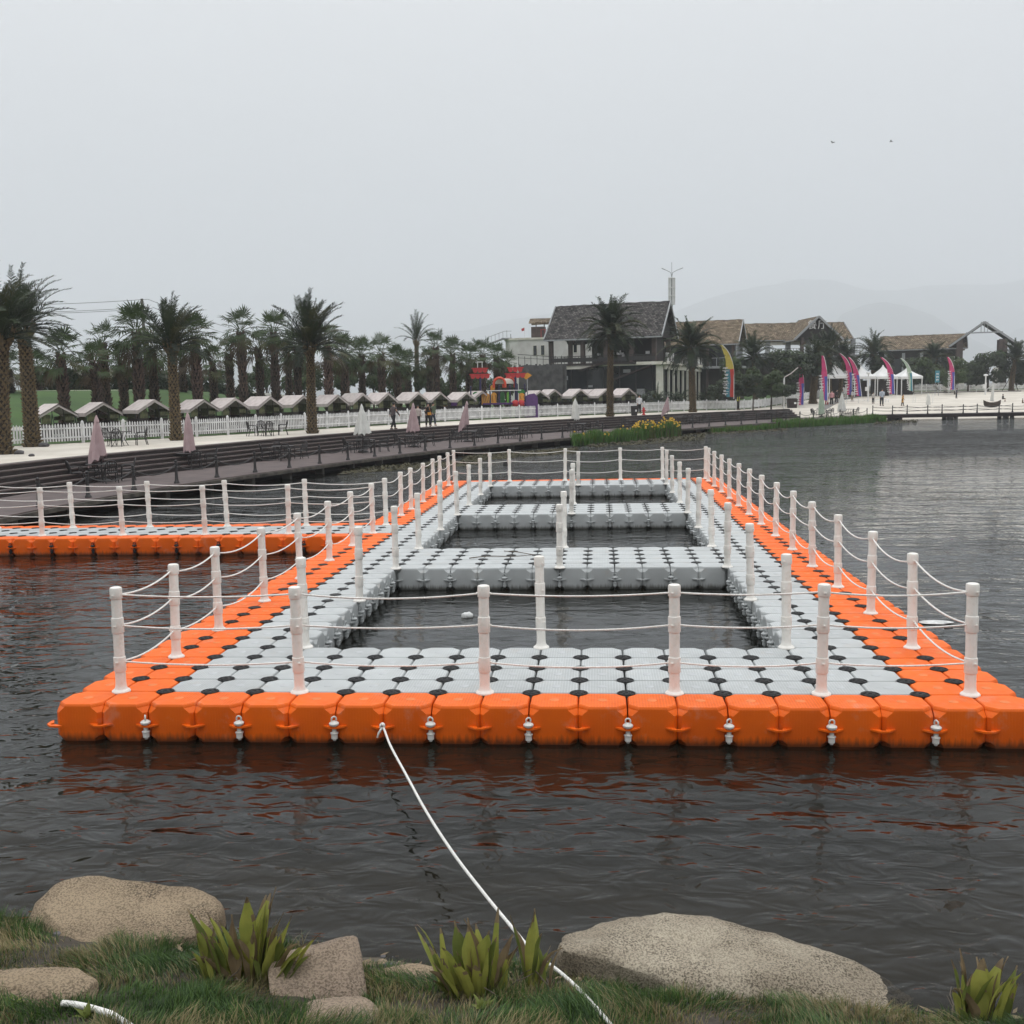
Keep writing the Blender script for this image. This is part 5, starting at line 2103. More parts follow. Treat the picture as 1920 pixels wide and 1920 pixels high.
# ------------------------------------------------------------------ lamps and the cone-topped tents
def lamp(px, base, top, dep, arm, label):
    x, y, z = col(px, dep)
    zt = atdepth(px, top, dep)[2]
    o = empty('beach_lamp', (x, y, z), -YAW)
    tag(o, label, 'lamp post')
    h = zt - z
    mb = MB(); mb.tube([(0, 0, 0), (0, 0, h)], .09, 8); mb.build('pole', M['white'], o, 60)
    if arm:
        mb = MB(); mb.tube([(-.35 * h * .7, 0, h * .86), (-.1, 0, h * .97), (.2 * h, 0, h * 1.1), (.42 * h, 0, h * 1.28)], .06, 6); mb.build('bent_arm', M['canvas'], o, 60)
        mb = MB(); mb.box(-.30 * h * .75, 0, h * .82, .5, .4, .35); mb.build('loudspeaker', M['white'], o)
    else:
        mb = MB(); mb.lathe([(.05, -.1), (.3, -.05), (.3, .12), (.1, .2)], 10, (0, 0, h)); mb.build('lamp_head', M['white'], o, 40)
    mb = MB(); mb.box(-.2, 0, h * .45, .34, .25, .5); mb.build('switch_box', M['white'], o)


lamp(1470, 750, 707, 118, True, 'white post with a crooked arm behind the brown bin')
lamp(1628, 742, 700, 136, False, 'slim white lamp post at the corner of the beach path')
lamp(1848, 732, 704, 146, False, 'white lamp post with small round head behind the little boat')


def tent(px, top, eave, dep, wpx, label):
    x, y, z = col(px, dep)
    w = wpx * dep / F_PX
    ze, zt = atdepth(px, eave, dep)[2], atdepth(px, top, dep)[2]
    o = empty('party_tent', (x, y, z), -YAW + .1)
    tag(o, label, 'tent', 'white peaked tents behind the beach')
    he, ht = ze - z, zt - z
    n = 6
    rings = []
    for k in range(n + 1):
        t = k / n
        s_ = w / 2 * ((1 - t) ** 1.6 * .98 + .02)
        rings.append([(a * s_, b * s_, he + (ht - he) * t) for a, b in ((-1, -1), (0, -1.0), (1, -1), (1, 0), (1, 1), (0, 1), (-1, 1), (-1, 0))])
    mb = MB(); mb.loops([[(a, b, c - .35) for a, b, c in rings[0]]] + rings); mb.build('roof', M['tent'], o)
    for a in (-1, 1):
        for b in (-1, 1):
            mb = MB(); mb.box(a * w * .47, b * w * .47, he / 2, .1, .1, he); mb.build('pole', M['white'], o)
    mb = MB(); mb.box(0, w * .3, he * .4, w * .8, w * .2, he * .8); mb.build('stall_inside', M['shade'], o)


tent(1565, 678, 705, 146, 38, 'white peaked tent partly hidden by the twin trunked palm')
tent(1613, 684, 706, 150, 42, 'white peaked tent right of the crossing pair of flags')
tent(1655, 684, 706, 151, 40, 'white peaked tent behind the strongly bent flag')
tent(1700, 688, 706, 153, 42, 'low white peaked tent behind the thin pale green flag')
# blue signboard
x, y, z = col(1757, 148)
o = empty('signboard', (x, y, z), -YAW)
tag(o, 'upright blue signboard with pale lettering behind the beach palm', 'sign')
h0, h1 = atdepth(1757, 717, 148)[2] - z, atdepth(1757, 695, 148)[2] - z
mb = MB(); mb.box(0, 0, (h0 + h1) / 2, .62, .08, h1 - h0); mb.build('board', M['flagteal'], o)
mb = MB()
for k in range(3):
    zc = h0 + (h1 - h0) * (.25 + .25 * k)
    mb.box(0, -.05, zc, .34, .02, .07); mb.box(-.08, -.05, zc - .12, .07, .02, .2); mb.box(.1, -.05, zc - .1, .07, .02, .16)
mb.build('lettering', M['white'], o)
mb = MB(); mb.box(-.25, .02, h0 / 2, .06, .06, h0 + .1); mb.box(.25, .02, h0 / 2, .06, .06, h0 + .1); mb.build('post', M['grey_metal'], o)

# ------------------------------------------------------------------ people
PM = {}


def pmat(c):
    if c not in PM:
        PM[c] = mat('cloth', c, .85, tuple(q * .8 for q in c), 8)
    return PM[c]


def person(px, base, hpx, top_c, leg_c, label, walk=.18, face=0.0, pose='walk', hair='hair', long_coat=False, dk=None, extra=None):
    x, y, z = ground(px, base) if dk is None else col(px, dk)
    dep = float((np.array([x, y, z]) - CAM) @ fwv)
    H = hpx * dep / F_PX
    k = H / 1.7
    o = empty('person', (x, y, z), -YAW + face)
    o.scale = (k, k, k)
    tag(o, label, 'person', None)
    hip = .92 if pose != 'sit' else .50

    def limb(pts, rs, n=8):
        m_ = MB(); m_.tube(pts, rs, n); return m_
    if pose == 'sit':
        legs = [[(.09, 0, hip), (.10, -.42, .52), (.10, -.48, .06), (.10, -.60, .03)], [(-.09, 0, hip), (-.10, -.40, .55), (-.10, -.30, .06), (-.10, -.42, .03)]]
    else:
        legs = [[(.085, 0, hip), (.10, -walk * .6, .50), (.10, -walk * .9, .07), (.10, -walk * .9 - .16, .03)], [(-.085, 0, hip), (-.10, walk * .3, .50), (-.10, walk * 1.1, .09), (-.10, walk * 1.1 - .14, .04)]]
    lean = -.06 if pose != 'sit' else -.03
    th = hip + .48
    shoulder = Vector((0, lean, th))
    # body: one continuous mesh grown over the joints
    vs = [(0, 0, hip), (0, lean * .5, hip + .24), (0, lean, th), (0, lean * 1.1, th + .10), (0, lean * 1.3 - .01, th + .19), (0, lean * 1.3 - .02, th + .28)]
    rs = [.13, .12, .135, .055, .088, .085]
    es = [(0, 1), (1, 2), (2, 3), (3, 4), (4, 5)]
    arms = []
    for sg, sw in ((1, walk), (-1, -walk * .8)):
        el = (sg * .25, lean + sw * .4 + .02, th - .27)
        ha = (sg * .24, lean + sw * .9 - .10, th - .50)
        arms.append((sg, el, ha))
        i = len(vs)
        vs += [(sg * .17, lean, th - .01), el, ha, (ha[0], ha[1] - .03, ha[2] - .09)]
        rs += [.062, .045, .034, .03]
        es += [(2, i), (i, i + 1), (i + 1, i + 2), (i + 2, i + 3)]
    for lg in legs:
        i = len(vs)
        vs += lg
        rs += [.10, .068, .048, .036]
        es += [(0, i), (i, i + 1), (i + 1, i + 2), (i + 2, i + 3)]
    me = bpy.data.meshes.new('body')
    me.from_pydata(vs, es, [])
    me.materials.append(M['skin'])
    b = link('body', me, o)
    md = b.modifiers.new('skin', 'SKIN')
    for q, rr in zip(me.skin_vertices[0].data, rs):
        q.radius = (rr, rr)
    me.skin_vertices[0].data[0].use_root = True
    md2 = b.modifiers.new('sub', 'SUBSURF')
    md2.levels = md2.render_levels = 1
    b.modifiers['skin'].use_smooth_shade = True
    # clothing
    mb = MB()
    hem = hip - (.42 if long_coat else .04)
    n = 12
    prof = [(hem, .19 if not long_coat else .24, .15), (hip + .05, .175, .135), (hip + .26, .165, .125), (th - .06, .205, .135), (th + .03, .16, .11), (th + .09, .075, .07)]
    rings = [[(a * math.cos(2 * math.pi * j / n), lean * max(0, (zz - hip) / .48) + bb * math.sin(2 * math.pi * j / n), zz) for j in range(n)] for zz, a, bb in prof]
    mb.loops(rings)
    for sg, el, ha in arms:
        mb.tube([(sg * .15, lean, th + .01), (sg * .215, lean, th - .03), el, tuple(np.array(el) * .25 + np.array(ha) * .75)], [.07, .078, .062, .052], 8)
    mb.build('jacket', pmat(top_c), o, 60)
    mb = MB()
    for lg in legs:
        mb.tube([lg[0], lg[1], tuple(np.array(lg[1]) * .12 + np.array(lg[2]) * .88)], [.118, .085, .07], 8)
    mb.box(0, 0, hip, .26, .2, .16)
    mb.build('trousers', pmat(leg_c), o, 60)
    mb = MB()
    for lg in legs:
        mb.tube([(lg[2][0], lg[2][1] + .06, .045), lg[3]], [.05, .042], 6)
    mb.build('shoes', M['iron'], o, 60)
    hy = lean * 1.3
    mb = MB()
    mb.lathe([(.06, -.05), (.098, .0), (.104, .06), (.085, .115), (.03, .135)], 10, (0, hy + .018, th + .23))
    if hair == 'long':
        mb.tube([(0, hy + .06, th + .25), (0, hy + .09, th + .10), (0, hy + .08, th - .08)], [.09, .08, .05], 8)
    mb.build('hat' if hair == 'white' else 'hair', M['white'] if hair == 'white' else M['hair'], o, 60)
    if extra == 'bag':
        mb = MB(); mb.box(.05, -.20, hip + .04, .26, .09, .20); mb.build('shoulder_bag', M['yellow'], o)
        mb = MB(); mb.tube([(.15, -.18, hip + .12), (.05, -.17, th), (-.16, -.05, th + .06)], .012, 5); mb.build('bag_strap', M['yellow'], o)
    if extra == 'vest':
        mb = MB()
        rings = [[(a * 1.06 * math.cos(2 * math.pi * j / n), lean * max(0, (zz - hip) / .48) + bb * 1.06 * math.sin(2 * math.pi * j / n), zz) for j in range(n)] for zz, a, bb in prof[1:5]]
        mb.loops(rings); mb.build('vest', pmat((.62, .60, .08)), o, 60)
    if extra == 'flag':
        pass
    return o


person(738, 805, 49, (.085, .07, .072), (.012, .012, .014), 'man in a grey jacket and black trousers walking on the sand strip', .26, 2.4)
person(784, 801, 40, (.55, .48, .44), (.03, .03, .03), 'person in a pale top half hidden behind the pink parasol', .1, .3, hair='long')
person(803, 800, 43, (.02, .019, .02), (.014, .014, .018), 'woman in black with a bright yellow shoulder bag on the sand strip', .14, .4, hair='long', extra='bag')
person(812, 798, 42, (.10, .13, .08), (.02, .03, .05), 'companion in a green jacket just behind the woman with the yellow bag', .16, .8, hair='hair')
person(1198, 752, 34, (.66, .67, .70), (.014, .014, .016), 'person in a white shirt standing by the restaurant corner', .03, .3, dk=101)
person(1384, 769, 30, (.05, .06, .05), (.015, .015, .015), 'person in a yellow safety vest under the tall yellow flag', .05, 1.2, hair='long', extra='vest')
person(1550, 760, 27, (.60, .62, .66), (.35, .05, .06), 'person in a white top by the foot of the beach path, leftmost of the group', .06, .2)
person(1559, 760, 27, (.62, .32, .34), (.02, .02, .022), 'woman in a pink top by the foot of the beach path', .05, .0, hair='long')
person(1568, 756, 25, (.02, .02, .022), (.02, .02, .025), 'person all in black behind the woman in pink', .08, .6)
person(1579, 753, 22, (.20, .21, .20), (.05, .05, .06), 'person in grey beyond the group on the beach path', .08, .9)
person(1598, 744, 20, (.62, .62, .62), (.30, .24, .17), 'person in white by the crossing pair of flags', .06, .5, dk=138)
person(1637, 757, 21, (.52, .50, .47), (.012, .012, .014), 'child in a pale top on the sand left of the couple', .04, .2)
person(1653, 761, 31, (.42, .47, .55), (.02, .02, .025), 'adult in pale blue carrying a child on the shoulders on the sand', .07, .1)
person(1692, 761, 22, (.50, .25, .04), (.03, .03, .03), 'person in a long ochre coat walking on the sand', .14, 1.2, hair='long', long_coat=True)
person(1683, 734, 18, (.64, .65, .68), (.03, .03, .04), 'person in a white hat and shirt at the back of the beach', .05, .4, hair='white')
person(1793, 747, 19, (.07, .075, .10), (.05, .05, .055), 'person in dark clothes standing alone in the middle of the sand', .04, .9)
person(1797, 729, 17, (.018, .018, .02), (.018, .018, .02), 'dark figure left of the loungers in front of the far fence', .03, .3)
person(1820, 731, 17, (.016, .016, .018), (.016, .016, .018), 'dark figure right of the loungers in front of the far fence', .03, -.3)
person(1880, 753, 18, (.016, .016, .018), (.02, .02, .022), 'dark clothed person sitting on a swing seat beside the little boat', .0, 1.5, pose='sit')
person(1917, 760, 16, (.12, .055, .03), (.10, .05, .03), 'crouching figure in brown at the right frame edge', .0, 1.3, pose='sit')
person(1654, 742, 11, (.05, .05, .06), (.04, .04, .05), 'child in dark clothes walking behind the couple on the sand', .03, .1)

# ------------------------------------------------------------------ reeds and weed at the lake edge
def reeds(name, spots, n, h, label, dry=.15, flowers=0, seed=1):
    """spots: ((px, py of the water line) ...) band along the shore."""
    r = random.Random(seed)
    mb, fl = MB(), MB()
    P = [onz(a, b, 0)[:2] for a, b in spots]
    for k in range(n):
        t = r.random() * (len(P) - 1)
        i = min(int(t), len(P) - 2)
        p = P[i] * (1 - t + i) + P[i + 1] * (t - i)
        q = r.random() ** 1.2 * h[2]
        x, y = p[0] + fwv[0] * q + r.uniform(-.15, .15), p[1] + fwv[1] * q
        H = r.uniform(h[0], h[1]) * (.75 + .25 * math.sin(p[0] * 1.7) ** 2)
        a = r.uniform(0, 6.28)
        b = r.uniform(.05, .35) * H
        w = .035
        ca, sa = math.cos(a), math.sin(a)
        vs = [(x - sa * w, y + ca * w, -.1), (x + sa * w, y - ca * w, -.1), (x + ca * b * .4 + sa * w * .8, y + sa * b * .4 - ca * w * .8, H * .6), (x + ca * b * .4 - sa * w * .8, y + sa * b * .4 + ca * w * .8, H * .6), (x + ca * b, y + sa * b, H)]
        mb.add(vs, [(0, 1, 2, 3), (3, 2, 4)], 1 if r.random() < dry else 0)
        if flowers and r.random() < flowers:
            fl.lathe([(.02, -.05), (.09, .0), (.04, .08)], 5, (x + ca * b * .5, y + sa * b * .5, H * r.uniform(.92, 1.15)))
    o = mb.build(name, [M['reed'], M['reed_dry']])
    kind(o, 'stuff'); o['label'] = label
    if fl.v:
        f = fl.build('iris_flowers', M['flower'])
        kind(f, 'stuff'); f['label'] = 'yellow iris flowers above the ' + label
    return o


reeds('iris_reeds', [(1078, 836), (1130, 832), (1180, 828), (1215, 824)], 3800, (.6, 1.05, 3.4), 'green iris leaves growing in the lake below the promenade', .06, .006, 1)
reeds('iris_reeds', [(1190, 826), (1230, 822), (1262, 819), (1276, 817)], 2600, (.8, 1.4, 3.0), 'tall flowering iris clump at the right of the leaf bed', .28, .045, 2)
reeds('sedge_reeds', [(1332, 812), (1380, 809), (1430, 806), (1455, 803)], 1500, (.30, .62, 2.2), 'low green sedge along the deck below the tall yellow flag', .1, 0, 3)
reeds('sedge_reeds', [(1456, 803), (1510, 800), (1580, 796), (1640, 792), (1662, 791)], 3600, (.55, .95, 3.2), 'long band of green reeds reaching to the pier', .06, 0, 4)
r = random.Random(8)
mb = MB()
for (a, b, c, d, n) in [(870, 1080, 846, 862, 900), (640, 900, 868, 885, 420), (1100, 1320, 822, 836, 500), (1280, 1480, 806, 815, 350), (1640, 1720, 790, 794, 160), ]:
    for k in range(n):
        t = r.random()
        px = a + (b - a) * t
        py = d + (c - d) * t + r.uniform(-6, 4) * (1 if d > 830 else .5)
        p = onz(px, py, 0)
        s_ = r.uniform(.08, .28)
        h = r.uniform(.02, .14)
        q = r.uniform(0, 3.1)
        mb.add([(p[0] - s_ * math.cos(q), p[1] - s_ * math.sin(q), .004), (p[0] + s_ * math.sin(q), p[1] - s_ * math.cos(q), .01), (p[0] + s_ * math.cos(q), p[1] + s_ * math.sin(q), .004), (p[0] + .02, p[1], h)],
               [(0, 1, 3), (1, 2, 3), (2, 0, 3)])
o = mb.build('water_weed', M['weed'])
kind(o, 'stuff'); o['label'] = 'brown weed lying in patches on the water along the promenade'
# ------------------------------------------------------------------ buildings behind the beach
class Local:
    """a building's own axes: x along the ridge to the right, y towards the lake, z up from its ground."""
    def __init__(s, px, depth, turn, z=None):
        s.x, s.y, s.z = col(px, depth)
        if z is not None:
            s.z = z
        s.rz = -YAW + turn
        s.depth = depth

    def root(s, name, label, cat):
        o = empty(name, (s.x, s.y, s.z), s.rz)
        return tag(o, label, cat)


def zof(py, px, dep, L):
    return atdepth(px, py, dep)[2] - L.z


def uvmesh(mb, name, m, parent, uvf):
    me = mb.mesh(name, m)
    uv = me.uv_layers.new(name='UV')
    for p in me.polygons:
        for li in p.loop_indices:
            uv.data[li].uv = uvf(me.vertices[me.loops[li].vertex_index].co, p)
    return link(name, me, parent)


def gable_roof(parent, x0, x1, yh, ze, zr, m, trim=None, th=.22, rag=.12, yc=0.0, over=.0, seed=1, gable=None, axis='x', name='roof'):
    """ridge along x (or y); two thick slopes with a ragged lower edge, gable barge boards."""
    r = random.Random(seed)
    mb = MB()
    n = max(6, int((x1 - x0) / .7))
    T = (lambda a, b, c: (a, b + yc, c)) if axis == 'x' else (lambda a, b, c: (b + yc, a, c))
    for sg in (-1, 1):
        k = 7
        top, bot = [], []
        for i in range(n + 1):
            x = x0 + (x1 - x0) * i / n
            row = []
            for j in range(k + 1):
                t = j / k
                y = sg * yh * t
                z = zr + (ze - zr) * t + (r.uniform(-rag, rag) * .4 if 0 < j < k else (r.uniform(-rag, rag) * .6 if j == k else r.uniform(0, rag) * .6))
                row.append((x, y, z))
            top.append(row)
        vs = [T(*p) for row in top for p in row] + [T(p[0], p[1], p[2] - th) for row in top for p in row]
        K = k + 1
        o = (n + 1) * K
        fs = []
        for i in range(n):
            for j in range(k):
                a, b, c, d = i * K + j, (i + 1) * K + j, (i + 1) * K + j + 1, i * K + j + 1
                fs.append((a, d, c, b) if sg < 0 else (a, b, c, d))
                fs.append((a + o, b + o, c + o, d + o))
            fs.append((i * K + k, (i + 1) * K + k, (i + 1) * K + k + o, i * K + k + o))
        for i in (0, n):
            for j in range(k):
                fs.append((i * K + j, i * K + j + 1, i * K + j + 1 + o, i * K + j + o))
        mb.add(vs, fs)
    sl = math.hypot(yh, zr - ze)
    ax = 0 if axis == 'x' else 1
    rf = uvmesh(mb, name, m, parent, lambda co, p: (co[ax] * 1.0, (co[1 - ax] - yc) * sl / yh))
    if trim:
        t = MB()
        for x in (x0 - .03, x1 + .03):
            for sg in (-1, 1):
                t.beam(T(x, 0, zr - .02), T(x, sg * (yh + .02), ze - .02), .10, .30)
        for sg in (-1, 1):
            t.beam(T(x0, sg * (yh + .04), ze - .12), T(x1, sg * (yh + .04), ze - .12), .10, .16)
        t.build('barge_board', trim, rf)
    if gable:
        t = MB()
        for x in gable[0]:
            t.loops([[T(x, -yh * .93, ze + .0), T(x, yh * .93, ze + .0), T(x, 0, zr - .28)], [T(x + .1, -yh * .93, ze + .0), T(x + .1, yh * .93, ze + .0), T(x + .1, 0, zr - .28)]])
        t.build('gable_wall', gable[1], parent)
    return rf


def boxes(parent, name, m, lst):
    mb = MB()
    for b in lst:
        mb.box(*b)
    return mb.build(name, m, parent)


# --- dark shingled restaurant
dep = 130.0
L = Local(1146, dep, R(-20), 1.85)
Z = lambda py, px=1146: zof(py, px, dep, L)
B = L.root('restaurant', 'two storey restaurant with a steep dark shingle roof and open upper terrace', 'building')
zr, ze, zf1, zf0 = Z(572), Z(637), Z(682), Z(745)
hw, yh = 7.0, 5.0
gable_roof(B, -hw, hw + .4, yh, ze, zr, M['roof_dark'], M['grey_metal'], rag=.22, seed=3, gable=([hw - .5], M['shade']))
boxes(B, 'upper_floor', M['wood_dark'], [(0, -.3, zf1 - .12, 14.4, 9.2, .24)])
for x in (-6.4, -2.4, 0.4, 3.6, 6.3):
    for y in (4.1, -4.1):
        boxes(B, 'column', M['col_wood'], [(x, -y, (zf1 + ze) / 2 + .1, .5, .5, ze - zf1 + .5)])
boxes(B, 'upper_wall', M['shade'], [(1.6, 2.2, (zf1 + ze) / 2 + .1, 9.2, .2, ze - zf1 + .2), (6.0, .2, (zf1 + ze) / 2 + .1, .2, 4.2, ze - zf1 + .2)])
mb = MB()
for k in range(30):
    x = -6.4 + 12.8 * k / 29
    mb.box(x, -4.35, zf1 + .42, .05, .05, .84)
mb.box(0, -4.35, zf1 + .86, 12.9, .08, .08)
mb.box(0, -4.35, zf1 + .45, 12.9, .03, .5)
mb.build('terrace_railing', M['iron'], B)
rr = random.Random(4)
for k in range(9):
    mb = MB()
    mb.box(rr.uniform(-1.5, 5.5), -3.4 + rr.uniform(0, 2), zf1 + .75 + rr.uniform(0, .5), rr.uniform(.25, .5), .3, rr.uniform(.3, .6))
    mb.build('terrace_notice', M['white'], B)
gh = zf1 - .35
boxes(B, 'front_beam', M['white_trim'], [(-4.2, -4.45, gh - .0, 6.2, .6, .62), (3.4, -4.45, gh + .12, 8.8, .5, .34)])
boxes(B, 'corner_pillar', M['white_trim'], [(-7.0, -4.4, gh / 2, .55, .55, gh)])
boxes(B, 'corner_pillar', M['white_trim'], [(7.0, -4.4, gh / 2, .75, .6, gh)])
boxes(B, 'ground_glass', M['glass_dark'], [(0, -3.6, gh / 2, 13.6, .12, gh)])
boxes(B, 'plinth', M['stone'], [(0, -1, zf0 - .6, 14.8, 9.5, 1.0)])
mb = MB()
for k in range(7):
    mb.box(-6 + 2 * k, -3.7, gh / 2, .10, .10, gh)
mb.build('glass_mullion', M['iron'], B)
mb = MB()
for k in range(4):                              # notices stuck to the glass
    mb.box((-4.6, -1.6, 2.9, 4.6)[k], -3.74, (gh * .72, gh * .5, gh * .86, gh * .35)[k], (.35, .55, .9, 1.0)[k], .03, (.5, .25, .4, .6)[k])
mb.build('window_notice', M['grey_metal'], B)
mb = MB()                                       # outside stair slanting across the front
mb.beam((-2.6, -5.0, gh * .90), (1.2, -5.0, gh * 1.08), .9, .16)
mb.beam((1.2, -5.0, gh * .62), (6.2, -5.0, gh * .98), .9, .18)
mb.build('outside_stair', M['wood_dark'], B)
mb = MB()
for k in range(8):
    mb.beam((3.6 + .38 * k, -5.6, gh * .36 - .05 * k * gh * .3), (3.6 + .38 * k, -5.6, gh * .36 - .05 * k * gh * .3 - 1.5), .05)
mb.beam((3.5, -5.6, gh * .36), (6.8, -5.6, gh * .18), .09)
mb.build('ramp_railing', M['grey_metal'], B)
# glazed single storey wing running back along the right side
wx = 7.4
wl = 27.0
boxes(B, 'wing_roof', M['white_trim'], [(wx - 1.2, -4.6 + wl / 2, gh + .16, 3.6, wl + 1.2, .36)])
boxes(B, 'wing_beam', M['white_trim'], [(wx + .15, -4.2 + wl / 2, gh - .32, .24, wl, .5)])
boxes(B, 'wing_glass', M['glass_dark'], [(wx - .2, -4.2 + wl / 2, gh / 2, .1, wl, gh - .5)])
for k in range(9):
    boxes(B, 'wing_column', M['white_trim'], [(wx + .12, -3.6 + (wl - 1) * (k + .6) / 8.6, gh / 2 - .1, .24, .30, gh - .4)])
mb = MB()
for k in range(9):
    mb.box(wx + .2, -2.8 + k * 3.0, gh + .85, .3, .55, 1.05)
mb.build('roof_planters', M['white'], B)
mb = MB()
for k in range(24):
    mb.box(wx + .35, -4.2 + wl * k / 23, gh + .75, .05, .05, .9)
mb.box(wx + .35, -4.2 + wl / 2, gh + 1.2, .06, wl, .06)
mb.build('wing_railing', M['iron'], B)

# --- stone wall and the white house behind
x, y, z = col(1015, 124)
o = empty('stone_wall', (x, y, z), -YAW - .05)
tag(o, 'rough grey stone retaining wall with a dark doorway left of the dark shingled restaurant', 'wall')
hz = atdepth(1015, 684, 124)[2] - z
mb = MB()
n = 26
for i in range(n):
    mb.box(-2.6 + 5.6 * (i + .5) / n, rr.uniform(-.12, .12), hz / 2 + rr.uniform(-.1, .1), 5.6 / n + .02, .9, hz)
mb.build('masonry', M['stone'], o)
boxes(o, 'doorway', M['shade'], [(-1.9, -.62, 1.3, .9, .12, 2.4)])
mb = MB()
for k in range(9):
    mb.box(-2.6 + .72 * k, -.2, hz + .5, .06, .06, 1.0)
mb.beam((-2.7, -.2, hz + 1.25), (3.2, -.2, hz + .75), .06)
mb.beam((-2.7, -.2, hz + .85), (3.2, -.2, hz + .4), .05)
mb.box(1.1, -.2, hz + .9, .13, .13, 1.8)
mb.build('handrail', M['iron'], o)
dep = 150.0
L = Local(1035, dep, R(-8), 2.0)
Z = lambda py, px=1000: zof(py, px, dep, L)
B = L.root('white_house', 'white rendered house with roof terrace and hut, half behind the dark shingled restaurant', 'building')
ht = Z(640)
mb = MB()
mb.prism([(-6.2, -2.5), (-5.4, -3.6), (-4.0, -4.3), (9, -4.3), (9, 6), (-6.2, 6)], 0, ht)
mb.build('wall', M['white_wall'], B)
mb = MB()
mb.prism([(-6.35, -2.55), (-5.5, -3.75), (-4.05, -4.45), (9.1, -4.45), (9.1, 6.1), (-6.35, 6.1)], ht, ht + .28)
mb.build('parapet', M['white_trim'], B)
for k, (px, a, b) in enumerate(((1011, 651, 668), (1025, 651, 668), (1084, 649, 665))):
    w = boxes(B, 'window', M['white_trim'], [((px - 1035) / F_PX * dep, -4.32, Z((a + b) / 2), .62, .10, Z(a) - Z(b) + .15)])
    mb = MB(); mb.box((px - 1035) / F_PX * dep, -4.38, Z((a + b) / 2), .46, .05, Z(a) - Z(b)); mb.build('pane', M['glass_dark'], w)
hut = boxes(B, 'roof_hut', M['col_wood'], [((1013 - 1035) / F_PX * dep, -1, (Z(615) + ht) / 2, 1.9, 1.8, Z(615) - ht)])
gable_roof(B, -2.9, 3.2, 1.7, Z(607), Z(599), M['roof_tan'], None, yc=-.6, seed=8, name='hut_roof', rag=.08, th=.15)
for x in (-1.9, -.75, 1.6, 2.8):
    boxes(B, 'hut_post', M['col_wood'], [(x, -2.0, (Z(606) + ht) / 2, .12, .12, Z(606) - ht)])
mb = MB()
for k in range(7):
    mb.box(-1.0 + .55 * k, -3.9, ht + .85, .05, .05, 1.1)
mb.box(.7, -3.9, ht + 1.35, 3.6, .05, .05)
mb.build('terrace_rail', M['red'], B)
mb = MB()
mb.beam((-8.6, -3, Z(646)), (-6.4, -3, Z(636)), 1.2, .16)
mb.box(-5.9, -3, Z(636), 1.4, 1.2, .16)
for k in range(6):
    mb.beam((-8.6 + .55 * k, -3.5, Z(646 - 2.4 * k)), (-8.6 + .55 * k, -3.5, Z(646 - 2.4 * k) + .95), .05)
mb.beam((-8.6, -3.5, Z(646) + .95), (-6.2, -3.5, Z(635.4) + .95), .06)
mb.beam((-6.2, -3.5, Z(635.4) + .95), (-5.2, -3.5, Z(635.4) + .95), .06)
mb.box(-5.3, -3.5, (Z(628) + 0) / 2, .09, .09, Z(628))
mb.build('outside_stair', M['grey_metal'], B)
mb = MB(); mb.tube([(-3.3, -3.9, ht), (-3.3, -3.9, ht + 1.7)], .03, 5); mb.build('flagpole', M['white'], B)
mb = MB(); mb.loops([[(-3.3, -3.9, ht + 1.7), (-3.75, -3.85, ht + 1.55), (-3.7, -3.85, ht + 1.2), (-3.3, -3.9, ht + 1.3)], [(-3.3, -3.88, ht + 1.7), (-3.75, -3.83, ht + 1.55), (-3.7, -3.83, ht + 1.2), (-3.3, -3.88, ht + 1.3)]])
mb.build('small_flag', M['red'], B)

# --- antenna mast with lamp arms behind the ridge
x, y, z = col(1260, 175)
o = empty('antenna_mast', (x, y, z), -YAW)
tag(o, 'white lattice antenna drum on a mast with two lamp arms above the dark roof', 'mast')
za, zb, zt = atdepth(1260, 524, 175)[2] - z, atdepth(1260, 572, 175)[2] - z, atdepth(1260, 495, 175)[2] - z
mb = MB(); mb.tube([(0, 0, 0), (0, 0, za)], .16, 8); mb.tube([(0, 0, za), (0, 0, zt)], .035, 6); mb.build('pole', M['grey_metal'], o, 60)
mb = MB()
for k in range(12):
    a = k * math.pi / 6
    mb.beam((.52 * math.cos(a), .52 * math.sin(a), zb), (.52 * math.cos(a), .52 * math.sin(a), za), .10)
for q in (0, .32, .64, 1):
    zz = zb + (za - zb) * q
    mb.lathe([(.44, -.05), (.58, -.05), (.58, .05), (.44, .05)], 16, (0, 0, zz))
mb.build('antenna_drum', M['white'], o)
for sg, e in ((-1, .95), (1, 1.05)):
    mb = MB(); mb.tube([(0, 0, za + .1), (sg * .15, 0, za + .9), (sg * .8, 0, za + 1.25), (sg * 1.5 * e, 0, za + 1.5)], .05, 6); mb.build('lamp_arm', M['grey_metal'], o, 60)
    mb = MB(); mb.beam((sg * 1.15 * e, 0, za + 1.38), (sg * 1.75 * e, 0, za + 1.62), .22, .10); mb.build('lamp_head', M['grey_metal'], o)

